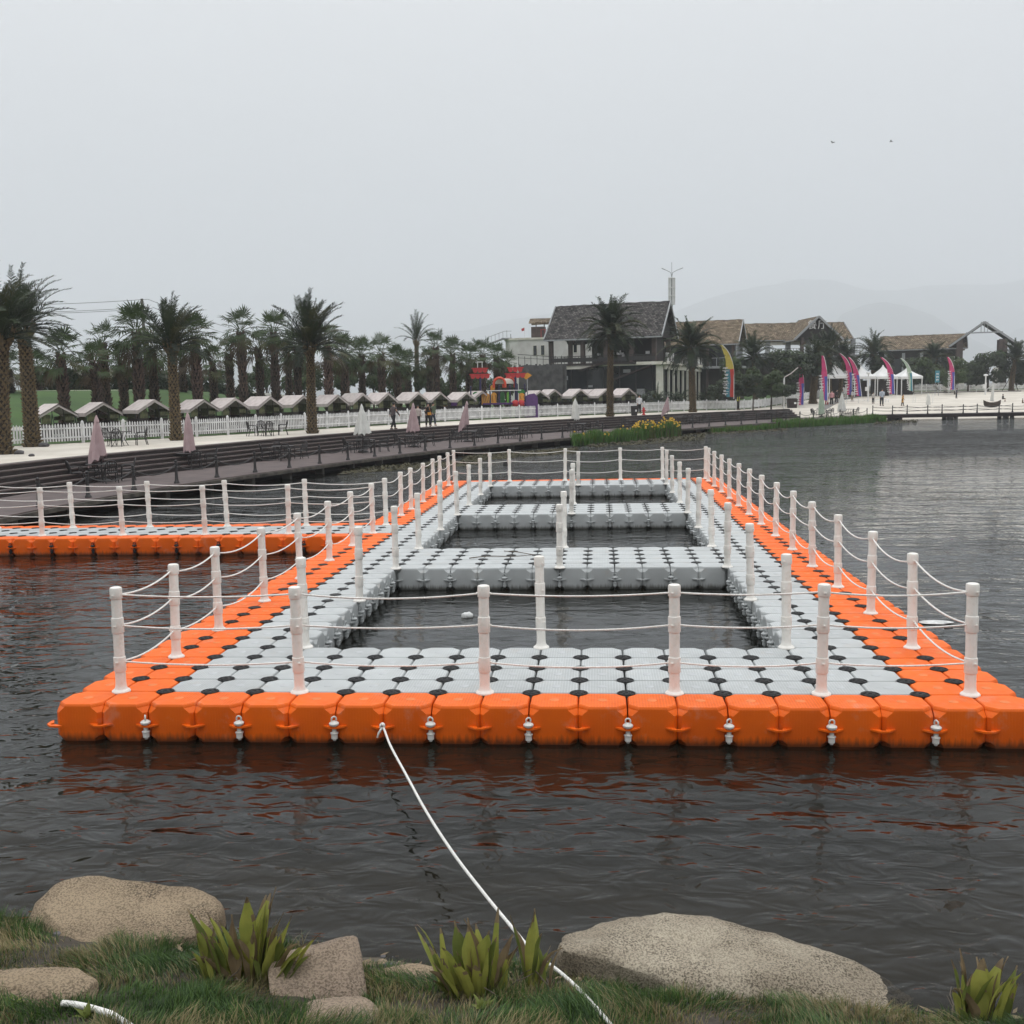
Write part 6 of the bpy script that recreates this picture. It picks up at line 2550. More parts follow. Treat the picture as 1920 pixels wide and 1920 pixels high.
# --- tan roofed hall right of it
dep = 150.0
L = Local(1330, dep, R(-20), 2.2)
Z = lambda py, px=1330: zof(py, px, dep, L)
B = L.root('thatched_hall', 'hall with tan shingle roof and dark gable, right of the dark roofed restaurant', 'building')
zr, ze = Z(603), Z(648)
gable_roof(B, -8.0, 4.7, 4.4, ze, zr, M['roof_tan'], M['grey_metal'], rag=.2, seed=5, gable=([4.0], M['shade']))
boxes(B, 'upper_glass', M['glass_dark'], [(-1.6, .3, ze - 1.5, 11.5, 7.4, 3.0)])
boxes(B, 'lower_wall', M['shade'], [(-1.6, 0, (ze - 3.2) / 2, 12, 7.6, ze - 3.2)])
boxes(B, 'balcony_slab', M['grey_metal'], [(-1.4, -.6, ze - 3.2, 13, 9.0, .3)])
for x in (-6.5, -3, .4, 3.9):
    boxes(B, 'column', M['col_wood'], [(x, -4.0, ze / 2, .35, .35, ze)])
mb = MB()
for k in range(14):
    mb.box(-7.4 + .92 * k, -5.0, ze - 2.5, .06, .06, 1.1)
mb.box(-1.4, -5.0, ze - 1.95, 12.6, .06, .06)
mb.build('balcony_railing', M['grey_metal'], B)

# --- restaurant with the sign: long roof with a cross gable
dep = 165.0
L = Local(1505, dep, R(3), 2.6)
Z = lambda py, px=1505: zof(py, px, dep, L)
B = L.root('signed_restaurant', 'open sided restaurant with tan roof and a dark cross gable carrying a two character sign', 'building')
zr, ze = Z(605), Z(638)
U = lambda px: (px - 1505) / F_PX * dep
gable_roof(B, U(1388), U(1590), 4.2, ze, zr, M['roof_tan'], M['grey_metal'], rag=.18, seed=6, yc=2.0)
gable_roof(B, -7.0, 2.0, 3.7, Z(641), Z(600), M['roof_tan'], M['grey_metal'], rag=.14, seed=7, axis='y', name='cross_gable_roof', gable=([-6.4], M['shade']))
zd = Z(668)
boxes(B, 'floor_slab', M['grey_metal'], [(U(1500), 1.5, zd - .2, U(1640) - U(1385), 9.5, .4)])
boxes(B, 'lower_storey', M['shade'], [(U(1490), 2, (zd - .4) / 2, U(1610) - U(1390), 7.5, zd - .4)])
for px in (1432, 1470, 1508, 1545, 1592):
    boxes(B, 'column', M['grey_metal'], [(U(px), -1.6, (zd + ze) / 2, .7, .5, ze - zd + .1)])
for px in (1478, 1540):
    boxes(B, 'column', M['col_wood'], [(U(px), -6.2, (zd + ze) / 2, .45, .45, ze - zd + .2)])
boxes(B, 'tie_beam', M['white_trim'], [(U(1500), -1.6, ze - .55, U(1600) - U(1420), .3, .5)])
mb = MB()
for k in range(40):
    mb.box(U(1430) + (U(1650) - U(1430)) * k / 39, -3.0, zd + .55, .05, .05, 1.1)
for q in (.55, 1.1):
    mb.box((U(1430) + U(1650)) / 2, -3.0, zd + q, U(1650) - U(1430), .05, .05)
mb.build('terrace_railing', M['iron'], B)
tcv = bpy.data.curves.new('sign_lettering', 'FONT')
tcv.body = '餐厅'
tcv.size = 1.45
tcv.extrude = .04
tcv.space_character = 1.12
tcv.align_x = 'CENTER'
tmp = bpy.data.objects.new('tmp', tcv)
COL.objects.link(tmp)
bpy.context.view_layer.update()
tme = bpy.data.meshes.new_from_object(tmp.evaluated_get(bpy.context.evaluated_depsgraph_get()))
bpy.data.objects.remove(tmp)
tme.materials.clear()
tme.materials.append(M['white'])
to = link('sign_lettering', tme, B)
to.location = (-.1, -6.62, Z(621))
to.rotation_euler = (R(90), 0, 0)

# --- open gable pavilion on the right
dep = 178.0
L = Local(1760, dep, R(-20), 3.0)
Z = lambda py, px=1760: zof(py, px, dep, L)
B = L.root('gable_pavilion', 'long pavilion with tan roof ending in a tall open gable frame at the far right', 'building')
U = lambda px: (px - 1760) / F_PX * dep * .90
zr, ze = Z(627), Z(654)
gable_roof(B, U(1642), U(1812), 4.0, ze, zr, M['roof_tan'], M['grey_metal'], rag=.16, seed=9, yc=2.2)
boxes(B, 'fascia', M['shade'], [(U(1715), 1.2, ze - .75, U(1800) - U(1652), 5, 1.3)])
boxes(B, 'wall', M['glass_dark'], [(U(1712), 2.5, (ze - 1.5) / 2, U(1800) - U(1648), 6.5, ze - 1.5)])
for px in (1655, 1690, 1725, 1760):
    boxes(B, 'column', M['grey_metal'], [(U(px), -1.2, (ze - .6) / 2, .5, .4, ze - .6)])
gx, gh_, ge = U(1842), Z(607, 1842), Z(650, 1842)
hwid = (U(1904) - U(1780)) / 2
mb = MB()
for sg in (-1, 1):
    mb.loops([[(gx, y, gh_), (gx + sg * (hwid + .2), y, ge), (gx + sg * (hwid + .2), y, ge - .3), (gx, y, gh_ - .32)] for y in (-2.2, 2.2)])
mb.build('gable_roof', M['shade'], B)
mb = MB()
for y in (-2.25,):
    for sg in (-1, 1):
        mb.beam((gx, y, gh_), (gx + sg * (hwid + .25), y, ge), .12, .32)
    mb.box(gx, y, gh_ * .55 + ge * .45, hwid * 1.1, .18, .2)
    for q in (-.5, 0, .5):
        mb.box(gx + q, y, gh_ * .78 + ge * .22, .10, .10, (gh_ - ge) * .45)
mb.build('gable_truss', M['grey_metal'], B)
for px, w in ((1797, 1.0), (1874, .6), (1882, .6)):
    for y in (-1.9, 1.9):
        boxes(B, 'column', M['col_wood'], [(U(px), y, (ge + 1.0) / 2, w, .6, ge + 1.0)])
for px in (1800, 1830, 1862, 1890):
    boxes(B, 'lower_column', M['white_trim'], [(U(px), -5.5, 1.6, .8, .6, 3.2)])
boxes(B, 'terrace_slab', M['grey_metal'], [(U(1850), -1.0, 3.75, U(1930) - U(1785), 9, .35)])

# ------------------------------------------------------------------ playground
dep = fence_depth(926) + 4.0
L = Local(926, dep, 0)
s_ = dep / F_PX
Z = lambda py, px=926: zof(py, px, dep, L)
U = lambda px: (px - 926) * s_
P = L.root('play_ship', 'colourful playground ship with red sails, orange arches and purple sides behind the fence', 'playground')
for i, (px, top) in enumerate(((901, 690), (967, 688))):
    mb = MB(); mb.tube([(U(px), 0, 0), (U(px), 0, Z(top))], .10, 8); mb.build('mast', M['navy'], P, 60)
    mb = MB()
    for q in (-.2, .2):
        mb.box(U(px) + q, -.2, Z(683.5), .05, .05, .5); mb.box(U(px) + q, .2, Z(683.5), .05, .05, .5)
    mb.box(U(px), 0, Z(678.5), .55, .55, .05)
    mb.build('crows_nest', M['white'], P)
    for (py, w, n) in ((691, 27, 3), (702, 36, 4)):
        y0 = -.12
        mb = MB()
        for k in range(n):
            cx = U(px - w / 2 + w * (k + .5) / n)
            ww = w * s_ / n * .47
            poly = [(cx - ww, Z(py)), (cx + ww, Z(py))] + [(cx + ww * math.cos(a), Z(py + 3.5) - .20 * math.sin(a)) for a in [math.pi * j / 6 for j in range(7)]]
            mb.loops([[(a, y0, b) for a, b in poly], [(a, y0 + .06, b) for a, b in poly]])
        mb.beam((U(px - w / 2 - 2), y0, Z(py - .5)), (U(px + w / 2 + 2), y0, Z(py - .5)), .09)
        mb.build('sail', M['red'], P)
x0 = U(990)
mb = MB(); mb.loops([[(x0 - .55, 0, Z(705)), (x0, 0, Z(700)), (x0 + .38, 0, Z(705)), (x0 - .15, 0, Z(713))], [(x0 - .55, .06, Z(705)), (x0, .06, Z(700)), (x0 + .38, .06, Z(705)), (x0 - .15, .06, Z(713))]]); mb.build('diamond_sign', M['yellow'], P)
mb = MB(); mb.tube([(U(989), .03, 0), (U(989), .03, Z(712))], .05, 6); mb.build('sign_post', M['grey_metal'], P)
for px, y in ((937, -.6), (955, .6)):
    mb = MB()
    ar = [(U(px) + .50 * math.cos(a), y, Z(720) + .52 * math.sin(a)) for a in [math.pi * k / 12 for k in range(13)]]
    mb.tube([(ar[0][0], y, Z(727))] + ar + [(ar[-1][0], y, Z(727))], .12, 8)
    mb.build('arch', mat('orange_red_plastic', (.60, .07, .03), .45) if 'orred' not in M else M['orred'], P, 60)
mb = MB()
for k in range(10):
    a0, a1 = math.pi * k / 10, math.pi * (k + 1) / 10
    c0, c1 = U(946), U(946)
    mb.loops([[(U(937) + .46 * math.cos(a0), -.5, Z(720) + .46 * math.sin(a0)), (U(937) + .46 * math.cos(a1), -.5, Z(720) + .46 * math.sin(a1)), (U(955) + .46 * math.cos(a1), .55, Z(720) + .46 * math.sin(a1)), (U(955) + .46 * math.cos(a0), .55, Z(720) + .46 * math.sin(a0))],
              [(U(937) + .43 * math.cos(a0), -.5, Z(720) + .43 * math.sin(a0)), (U(937) + .43 * math.cos(a1), -.5, Z(720) + .43 * math.sin(a1)), (U(955) + .43 * math.cos(a1), .55, Z(720) + .43 * math.sin(a1)), (U(955) + .43 * math.cos(a0), .55, Z(720) + .43 * math.sin(a0))]])
mb.build('tunnel_cover', M['white_trim'], P)
for px, t in ((883, 725), (919, 723), (936, 724), (956, 724), (970, 722), (984, 722)):
    mb = MB(); mb.tube([(U(px), -.3, 0), (U(px), -.3, Z(t))], .07, 6); mb.tube([(U(px), -.3, Z(t)), (U(px), -.3, Z(t - 2))], [.1, .02], 6); mb.build('post', M['navy'], P, 60)


def panel(name, px0, px1, py0, py1, m, y=-.38, slats=0):
    mb = MB()
    a, b, c, d = U(px0), U(px1), Z(py1), Z(py0)
    poly = [(a, c), (b, c), (b, d - .12), (a * .3 + b * .7, d), (a * .7 + b * .3, d), (a, d - .12)]
    mb.loops([[(u, y, v) for u, v in poly], [(u, y + .06, v) for u, v in poly]])
    o = mb.build(name, m, P)
    if slats:
        t = MB()
        for k in range(slats):
            u = a + (b - a) * (.18 + .62 * k / (slats - 1))
            t.beam((u, y - .01, d - .22), (u + (b - a) * .16, y - .01, c + .15), .03, .035)
        t.build('slots', M['iron'], o)


panel('yellow_panel', 903, 918, 737, 758, M['yellow'], slats=4)
panel('yellow_panel', 921, 931, 736, 757, M['yellow'], slats=2)
panel('yellow_panel', 920, 928, 722, 733, M['yellow'])
panel('yellow_panel', 973, 983, 738, 752, M['yellow'], slats=2)
panel('green_panel', 887, 898, 734, 752, M['green_pl'])
panel('green_panel', 971, 984, 731, 738, M['green_pl'])
panel('lime_panel', 950, 957, 735, 757, M['lime'], y=-.2)
panel('green_panel', 938, 946, 735, 759, M['green_pl'], y=.3)
mb = MB(); mb.box(U(945), -.35, Z(732.5), 3.2 * .95, .08, .08); mb.box(U(966), -.35, Z(732.5), .6, .08, .08); mb.build('white_rail', M['white'], P)
mb = MB(); mb.box(U(945), 0, Z(757), U(985) - U(905), 1.4, .15); mb.build('platform', M['purple'], P)
poly = [(U(836), 0), (U(836), Z(748)), (U(841), Z(741)), (U(846), Z(742)), (U(853), Z(751)), (U(862), Z(755)), (U(876), Z(757)), (U(884), Z(756)), (U(884), 0)]
mb = MB(); mb.loops([[(a, -.35, b) for a, b in poly], [(a, -.22, b) for a, b in poly]]); mb.build('ship_side', M['purple'], P)
for px in (861, 836):
    mb = MB(); mb.tube([(U(px) + .22 * math.cos(a), -.38, Z(763) + .22 * math.sin(a)) for a in [2 * math.pi * k / 14 for k in range(15)]], .07, 6); mb.build('porthole_ring', M['yellow'], P, 60)
poly = [(U(985), 0), (U(985), Z(744)), (U(993), Z(740)), (U(1002), Z(739)), (U(1008), Z(746)), (U(1008), 0)]
mb = MB(); mb.loops([[(a, -.25, b) for a, b in poly], [(a, -.1, b) for a, b in poly]]); mb.build('ship_stern', M['purple'], P)
mb = MB(); mb.loops([[(U(899), -.2, Z(751)), (U(888), -.9, Z(758)), (U(872), -1.2, Z(766))], [(U(900), .5, Z(751)), (U(889), -.2, Z(758)), (U(873), -.5, Z(766))]], cap=False)
mb.loops([[(U(900), -.2, Z(752)), (U(886), -1.0, Z(762)), (U(886), -1.0, Z(763.5)), (U(900), -.2, Z(753.5))], [(U(903), .4, Z(752)), (U(889), -.4, Z(762)), (U(889), -.4, Z(763.5)), (U(903), .4, Z(753.5))]])
mb.build('slide', M['grey_metal'], P)
mb = MB(); mb.lathe([(.1, -.3), (.3, -.2), (.32, .1), (.2, .25), (.05, .3)], 10, (U(977), -.5, Z(757))); mb.lathe([(.1, -.3), (.3, -.2), (.32, .1), (.2, .25), (.05, .3)], 10, (U(966), -.5, Z(757))); mb.build('crawl_tube', M['red'], P, 60)

# ------------------------------------------------------------------ utility pole and wires
x, y, z = col(277, 105)
o = empty('utility_pole', (x, y, z), -YAW)
tag(o, 'concrete utility pole with crossarm rising behind the fan palms', 'utility pole')
Zp = lambda py: atdepth(277, py, 105)[2] - z
mb = MB(); mb.tube([(0, 0, 0), (0, 0, Zp(562))], [.2, .13], 8); mb.build('pole', M['concrete'], o, 60)
mb = MB(); mb.box(0, 0, Zp(578), 1.3, .1, .1); mb.box(0, 0, Zp(569), .35, .1, .25); mb.build('crossarm', M['grey_metal'], o)
mb = MB()
for q in (-.55, .55):
    mb.lathe([(.05, 0), (.05, .3)], 6, (q, 0, Zp(578)))
mb.build('insulator', M['concrete'], o)


def wire(pts, label):
    mb = MB()
    P_ = [atdepth(a, b, d) for a, b, d in pts]
    Q = []
    for p, q in zip(P_[:-1], P_[1:]):
        for k in range(12):
            t = k / 12
            v = p * (1 - t) + q * t
            v = v - np.array([0, 0, .35 * 4 * t * (1 - t)])
            Q.append(v)
    Q.append(P_[-1])
    mb.tube(Q, .022, 4)
    return tag(mb.build('power_line', M['iron']), label, 'cable', 'power lines at the utility pole')


wire([(-160, 568, 108), (277, 561, 105)], 'top power line running left from the utility pole')
wire([(277, 561, 105), (500, 632, 165)], 'top power line running down to the right from the utility pole')
wire([(-160, 582, 108), (268, 576, 105)], 'lower back power line running left from the utility pole')
wire([(-160, 585, 107), (286, 578, 104)], 'lower front power line running left from the utility pole')
wire([(286, 576, 105), (500, 645, 165)], 'lower power line running down to the right from the utility pole')

# birds
for i, (px, py, s2) in enumerate(((1561, 268, .26), (1671, 266, .22))):
    p = atdepth(px, py, 120)
    mb = MB()
    w = .55 * s2 * 2
    mb.loops([[(-w, 0, .12), (-w * .5, -.05, .16), (0, -.05, .0), (w * .5, -.05, .16), (w, 0, .12), (w * .5, .10, .14), (0, .12, .0), (-w * .5, .10, .14)],
              [(-w, 0, .13), (-w * .5, -.05, .19), (0, -.05, .08), (w * .5, -.05, .19), (w, 0, .13), (w * .5, .10, .17), (0, .12, .08), (-w * .5, .10, .17)]])
    mb.tube([(0, -.22, .03), (0, 0, .04), (0, .25, .03)], [.01, .06, .01], 6)
    o = mb.build('bird', M['grey_metal'])
    o.location = p
    o.rotation_euler = (0, .25, .3 + i)
    tag(o, ['left of two tiny dark birds gliding in the grey sky', 'right of two tiny dark birds gliding in the grey sky'][i], 'bird', 'birds in the sky')
# ------------------------------------------------------------------ the near bank
f2 = np.array([fwv[0], fwv[1]]); f2 /= np.linalg.norm(f2)
r2 = np.array([f2[1], -f2[0]])
_sh = [(-40, 1722), (60, 1724), (200, 1745), (330, 1768), (430, 1762), (520, 1772), (640, 1790), (700, 1806), (780, 1812), (850, 1812), (950, 1802), (1060, 1822), (1200, 1842), (1400, 1866), (1600, 1888), (1740, 1904), (1960, 1905)]
SU, SV = [], []
for a, b in _sh:
    p = onz(a, b, 0)[:2] - CAM[:2]
    SU.append(float(p @ r2)); SV.append(float(p @ f2))
SU, SV = [-9.0] + SU + [9.0], [SV[0] + .2] + SV + [SV[-1] + .1]


def zb_uv(u, v):
    vs = np.interp(u, SU, SV)
    t = vs - v
    up = np.where(t > 0, np.minimum(.05 * np.minimum(t, .3) / .3 + .30 * np.maximum(t - .05, 0), 2.4), .30 * t)
    return np.maximum(up, -1.25)


def uv2xy(u, v):
    return CAM[0] + r2[0] * u + f2[0] * v, CAM[1] + r2[1] * u + f2[1] * v


def bump_n(u, v):
    return .035 * mnoise.noise(Vector((u * 2.1, v * 2.1, 3.3))) + .02 * mnoise.noise(Vector((u * 6, v * 6, 1.1)))


us = np.linspace(-9, 9, 181)
vs_ = np.r_[np.linspace(-3, 3.5, 12), np.linspace(3.65, 7.6, 60), np.linspace(7.8, 13, 12)]
mb = MB()
pts = []
for v in vs_:
    zr_ = zb_uv(us, np.full_like(us, v))
    for u, z in zip(us, zr_):
        x, y = uv2xy(u, v)
        pts.append((x, y, float(z) + bump_n(u, v)))
n = len(us)
fs = [(j * n + i, j * n + i + 1, (j + 1) * n + i + 1, (j + 1) * n + i) for j in range(len(vs_) - 1) for i in range(n - 1)]
mi = []
for q in fs:
    zc = sum(pts[i][2] for i in q) / 4
    mi.append(0 if zc > .02 else 1)
mb.add(pts, fs)
mb.m = mi
kind(mb.build('bank_ground', [M['soil'], M['bed']], None, 60), 'structure')


def bank(px, py):
    """point of the bank seen there."""
    d = ray(px, py)
    for k in range(900):
        t = 3.0 + k * .008
        p = CAM + d * t
        q = p[:2] - CAM[:2]
        if p[2] <= float(zb_uv(q @ r2, q @ f2)):
            break
    return p


# ------------------------------------------------------------------ boulders
def rock(px, py, size, rz, m, seed, label, ex=2.6, flat=None, sink=.3, rough=.05, tilt=(0, 0), ncut=7):
    """px, py: where its foot's middle is seen; superellipsoid worn by noise and broken flats."""
    p = bank(px, py)
    mb = MB()
    nu, nv = 72, 40
    vs, fs = [], []
    r = random.Random(seed)
    cuts = [(Vector((r.gauss(0, 1), r.gauss(0, 1), r.uniform(-.2, 1))).normalized(), r.uniform(.80, .97)) for _ in range(ncut)]
    if flat:
        cuts += flat
    sg = lambda x, e: math.copysign(abs(x) ** e, x)
    e = 2 / ex
    for j in range(nv + 1):
        a = -math.pi / 2 + math.pi * j / nv
        for i in range(nu):
            b = 2 * math.pi * i / nu
            v = Vector((sg(math.cos(a), e) * sg(math.cos(b), e), sg(math.cos(a), e) * sg(math.sin(b), e), sg(math.sin(a), e)))
            for nn, d in cuts:
                q = v.dot(nn) - d
                if q > 0:
                    v -= nn * q * .9
            w = Vector((v.x * size[0], v.y * size[1], v.z * size[2]))
            s2 = Vector((seed * 3.1, 0, 0))
            f = rough * 1.6 * mnoise.noise(w * 2.2 + s2) + rough * .7 * mnoise.noise(w * 6 + s2) + rough * .28 * mnoise.noise(w * 17 + s2) + rough * .22 * mnoise.noise(w * 42 + s2)
            vs.append(w + v.normalized() * f)
    for j in range(nv):
        for i in range(nu):
            a, b = j * nu + i, j * nu + (i + 1) % nu
            fs.append((a, b, b + nu, a + nu))
    mb.add(vs, fs)
    o = mb.build('boulder', m, None, 60)
    o.location = (p[0], p[1], p[2] + size[2] * (1 - sink) - size[2] * .45)
    o.rotation_euler = (tilt[0], tilt[1], -YAW + rz)
    return tag(o, label, 'boulder', 'granite boulders along the bank')


rock(232, 1756, (.64, .36, .19), R(-8), M['rock_tan'], 5, 'long flat topped tan boulder at the left edge of the water', 4.2, [(Vector((.05, -.1, 1)).normalized(), .74), (Vector((.75, -.9, .2)).normalized(), .95), (Vector((-.8, -.1, .9)).normalized(), 1.12)], .28, .016, (R(7), R(4)), 2)
rock(597, 1850, (.28, .27, .19), R(8), M['rock_pink'], 7, 'blocky tan boulder right of the left broad leaved plant', 4.0, [(Vector((.0, -.45, 1)).normalized(), .70), (Vector((.8, -.2, .7)).normalized(), .95)], .42, .02, (R(8), R(4)), 3)
rock(1382, 1850, (1.20, .42, .27), R(-6), M['rock_pale'], 11, 'largest boulder, pale speckled and humped, at the right of the bank', 2.5, [(Vector((-.15, -.1, 1)).normalized(), .90), (Vector((.75, 0, .62)).normalized(), .80)], .42, .04, (R(4), R(6)))
rock(60, 1866, (.34, .22, .10), R(-6), M['rock_tan'], 13, 'low brown boulder sunk in the grass at the left frame edge', 2.4, None, .45, .03)
rock(628, 1912, (.22, .15, .06), R(5), M['rock_pink'], 17, 'small low brown stone in the grass at the bottom of the picture', 2.3, None, .4, .02)
rock(782, 1828, (.23, .09, .035), R(-6), M['rock_tan'], 19, 'thin flat slab at the water line between boulder and plant', 3.0, None, .3, .015)


# ------------------------------------------------------------------ broad leaved plants
def broad_leaf(mb, base, az, el, L, W, m, mtip, r, curl=.3, fold=.35):
    d = Vector((math.cos(az) * math.cos(el), math.sin(az) * math.cos(el), math.sin(el)))
    p = Vector(base)
    side0 = d.cross(Vector((0, 0, 1)))
    if side0.length < .05:
        side0 = Vector((math.sin(az), -math.cos(az), 0))
    side0.normalize()
    n = 12
    tw = r.uniform(-.5, .5)
    prev = None
    wob = r.uniform(0, 6)
    torn = r.random() < .45
    for k in range(n + 1):
        t = k / n
        w = W * (math.sin(math.pi * min(1, t * .93 + .07)) ** .75) * (1 + .12 * math.sin(t * 13 + wob))
        if torn and t > .72:
            w *= max(.18, 1 - (t - .72) * 3.2)
        if k == n:
            w = .004
        s = (side0 * math.cos(tw * t) + side0.cross(d) * math.sin(tw * t))
        up = s.cross(d).normalized()
        row = [p - s * w + up * fold * w, p - s * w * .5 + up * fold * .3 * w, p, p + s * w * .5 + up * fold * .3 * w, p + s * w + up * fold * w]
        if prev:
            mm = mtip if t > r.uniform(.86, .98) else m
            for i in range(4):
                edge = i in (0, 3)
                mi_ = mtip if (edge and r.random() < .04) else mm
                mb.add([prev[i], prev[i + 1], row[i + 1], row[i]], [(0, 1, 2, 3)], mi_)
        prev = row
        d = (d + Vector((math.cos(az), math.sin(az), 0)) * curl * t / n * 1.2 + Vector((0, 0, -curl * t * t / n * 2))).normalized()
        p = p + d * L / n


def broad_plant(leaves, label, seed, twigs=5, spread=.10, grp='broad leaved plants on the bank'):
    """leaves: (px of base, py of base, length, half width, lean in degrees to the right, material)."""
    r = random.Random(seed)
    p0 = bank(leaves[0][0], leaves[0][1])
    o = empty('broad_leaved_plant', tuple(p0))
    tag(o, label, 'plant', grp)
    mats = [M['cleaf'], M['cleaf2'], M['cdry']]
    lm, dm = MB(), MB()
    extra = [(q[0] + r.uniform(-22, 22), q[1] + r.uniform(-8, 6), q[2] * r.uniform(.55, .95), q[3] * r.uniform(.55, 1.0), q[4] + r.uniform(-16, 16), r.choice((0, 0, 1, q[5]))) for q in leaves + leaves]
    leaves = leaves + extra
    for (px, py, L_, W2_, leanr, m) in leaves:
        p = bank(px, py) - p0
        a = R(90 - leanr * .75)
        # lean sideways in the picture, a little towards or away from the viewer
        dd = r.uniform(-.25, .25)
        v = Vector((r2[0] * math.cos(a) + f2[0] * dd, r2[1] * math.cos(a) + f2[1] * dd, math.sin(a)))
        az, el = math.atan2(v.y, v.x), math.asin(max(-1, min(1, v.z / v.length)))
        broad_leaf(dm if m == 2 else lm, (p[0], p[1], p[2] - .01), az, el, L_ * 1.15, W2_ * .92, m, 2, r, r.uniform(.1, .5) * (2.2 if m == 2 else 1), r.uniform(.2, .6) if m != 2 else 1.2)
    lm.build('leaves', mats, o, 50)
    if dm.v:
        dm.build('withered_leaves', mats, o, 50)
    tb = MB()
    for k in range(twigs):
        b = bank(leaves[0][0] + r.uniform(-60, 60), leaves[0][1] + r.uniform(-10, 10)) - p0
        a = r.uniform(0, 6.3)
        l = r.uniform(.10, .22)
        q = [Vector(b)]
        for j in range(4):
            q.append(q[-1] + Vector((math.cos(a) * l * .25 + r.uniform(-.015, .015), math.sin(a) * l * .25, l * .28 * r.uniform(-.1, 1))))
        tb.tube(q, [.006, .005, .004, .003, .002], 5)
    if twigs:
        tb.build('stalks', M['twig'], o, 60)
    return o


G, D_, B_ = 0, 1, 2
broad_plant([(470, 1842, .50, .050, 2, G), (455, 1842, .40, .05, -12, G), (440, 1845, .42, .05, -20, G), (425, 1845, .36, .045, -30, G), (405, 1848, .40, .04, -22, D_), (392, 1850, .32, .04, -14, G),
             (480, 1842, .42, .045, 6, D_), (495, 1845, .34, .04, 14, D_), (505, 1846, .40, .045, 24, G), (520, 1848, .36, .05, 36, G), (515, 1852, .28, .04, 46, G), (530, 1858, .24, .035, 40, D_), (470, 1850, .28, .05, 4, G),
             (445, 1848, .34, .035, -4, B_), (488, 1843, .46, .02, 8, B_), (502, 1846, .42, .02, 12, B_), (410, 1848, .30, .03, -8, B_), (520, 1850, .30, .025, 20, B_), (465, 1850, .24, .04, -10, B_), (435, 1850, .26, .035, -40, B_), (480, 1846, .36, .02, 2, B_)],
            'large clump of yellow green broad leaves beside the flat topped boulder', 5, 9)
broad_plant([(890, 1868, .38, .062, -2, G), (872, 1866, .36, .055, -8, D_), (905, 1866, .37, .06, 4, G), (862, 1868, .34, .05, -12, G), (915, 1868, .30, .045, 10, D_), (845, 1868, .44, .030, -18, G), (838, 1872, .26, .035, -24, D_),
             (925, 1866, .42, .024, 4, G), (880, 1868, .30, .04, 0, B_), (935, 1868, .30, .03, 14, B_), (850, 1872, .22, .03, -30, B_), (900, 1868, .40, .02, -1, B_), (930, 1870, .26, .03, 22, D_)],
            'upright clump of broad green leaves left of the mooring rope', 8, 7)
broad_plant([(990, 1852, .52, .028, 4, G), (1000, 1850, .32, .030, 6, D_), (985, 1852, .30, .025, -6, B_), (1010, 1852, .28, .018, 16, B_), (1004, 1853, .22, .025, 24, D_)],
            'few thin tall leaves standing where the mooring rope meets the grass', 12, 9)
broad_plant([(1832, 1912, .30, .05, 6, G), (1818, 1912, .30, .045, -8, D_), (1850, 1912, .32, .05, 14, G), (1872, 1914, .34, .04, 12, G), (1800, 1914, .32, .03, -6, D_), (1845, 1912, .30, .02, 2, B_), (1812, 1914, .34, .015, 2, B_), (1860, 1913, .33, .015, 10, B_), (1880, 1914, .28, .035, 20, D_), (1826, 1916, .20, .04, -20, B_)],
            'broad leaved plant with clipped tips at the right end of the bank', 15, 5)
# small leafy seedlings
for i, (px, py, w) in enumerate(((905, 1895, 'tiny bright green seedling in the grass below the upright clump'), (18, 1890, 'small leafy weed at the bottom left corner'), (165, 1912, 'small leafy weed next to the white hose end'))):
    p = bank(px, py)
    o = empty('seedling', tuple(p))
    tag(o, w, 'plant')
    mb = MB()
    r = random.Random(i)
    for k in range(9):
        broad_leaf(mb, (0, 0, .0), k * 2.4, R(r.uniform(25, 70)), r.uniform(.05, .10), .014, 0, 0, r, .4, .2)
    mb.build('leaves', [M['lime_leaf'] if 'lime_leaf' in M else M['cleaf2']], o)

# ------------------------------------------------------------------ bank grass: tussocks of fine blades
r = np.random.default_rng(11)
NB = 120000
u = r.uniform(-3.6, 3.6, NB)
back = r.uniform(0, 1, NB) ** .9 * 2.4
v = np.interp(u, SU, SV) - .02 - back
# keep the rocks' tops free
x, y = uv2xy(u, v)
dens = np.array([mnoise.noise(Vector((a * 1.6, b * 1.6, 5.0))) + .5 * mnoise.noise(Vector((a * 4.5, b * 4.5, 9.0))) for a, b in zip(u, v)])
straw = np.array([mnoise.noise(Vector((a * 1.25 + 7, b * 1.9, 2.0))) + .4 * mnoise.noise(Vector((a * 5, b * 5, 4.0))) for a, b in zip(u, v)])
keep = (dens + r.uniform(-.25, .25, NB) > -.42) & ~((back < .16) & (r.random(NB) < .55))
u, v, x, y, dens, straw, back = [q[keep] for q in (u, v, x, y, dens, straw, back)]
NB = len(u)
z = zb_uv(u, v) + np.array([bump_n(a, b) for a, b in zip(u, v)]) - .012
tuss = np.clip(dens + .45, .15, 1.2)
h = (.035 + .10 * tuss) * r.uniform(.5, 1.35, NB)
wgt = np.clip(straw * 1.6 + .46, 0, 1)
mi = np.where(r.random(NB) < wgt * .8, 1, np.where(r.random(NB) < .45 - .3 * straw, 2, 0))
az = r.uniform(0, 2 * np.pi, NB)
gx = np.array([mnoise.noise(Vector((a * 2.2, b * 2.2, 20.0))) for a, b in zip(u, v)])
gy = np.array([mnoise.noise(Vector((a * 2.2, b * 2.2, 31.0))) for a, b in zip(u, v)])
lx, ly = np.cos(az) * .38 + gx * .9, np.sin(az) * .38 + gy * .9
wd = r.uniform(.0013, .0026, NB) * (1 + back * .1)
sx2, sy2 = -np.sin(az) * wd, np.cos(az) * wd
V = np.zeros((NB, 7, 3))
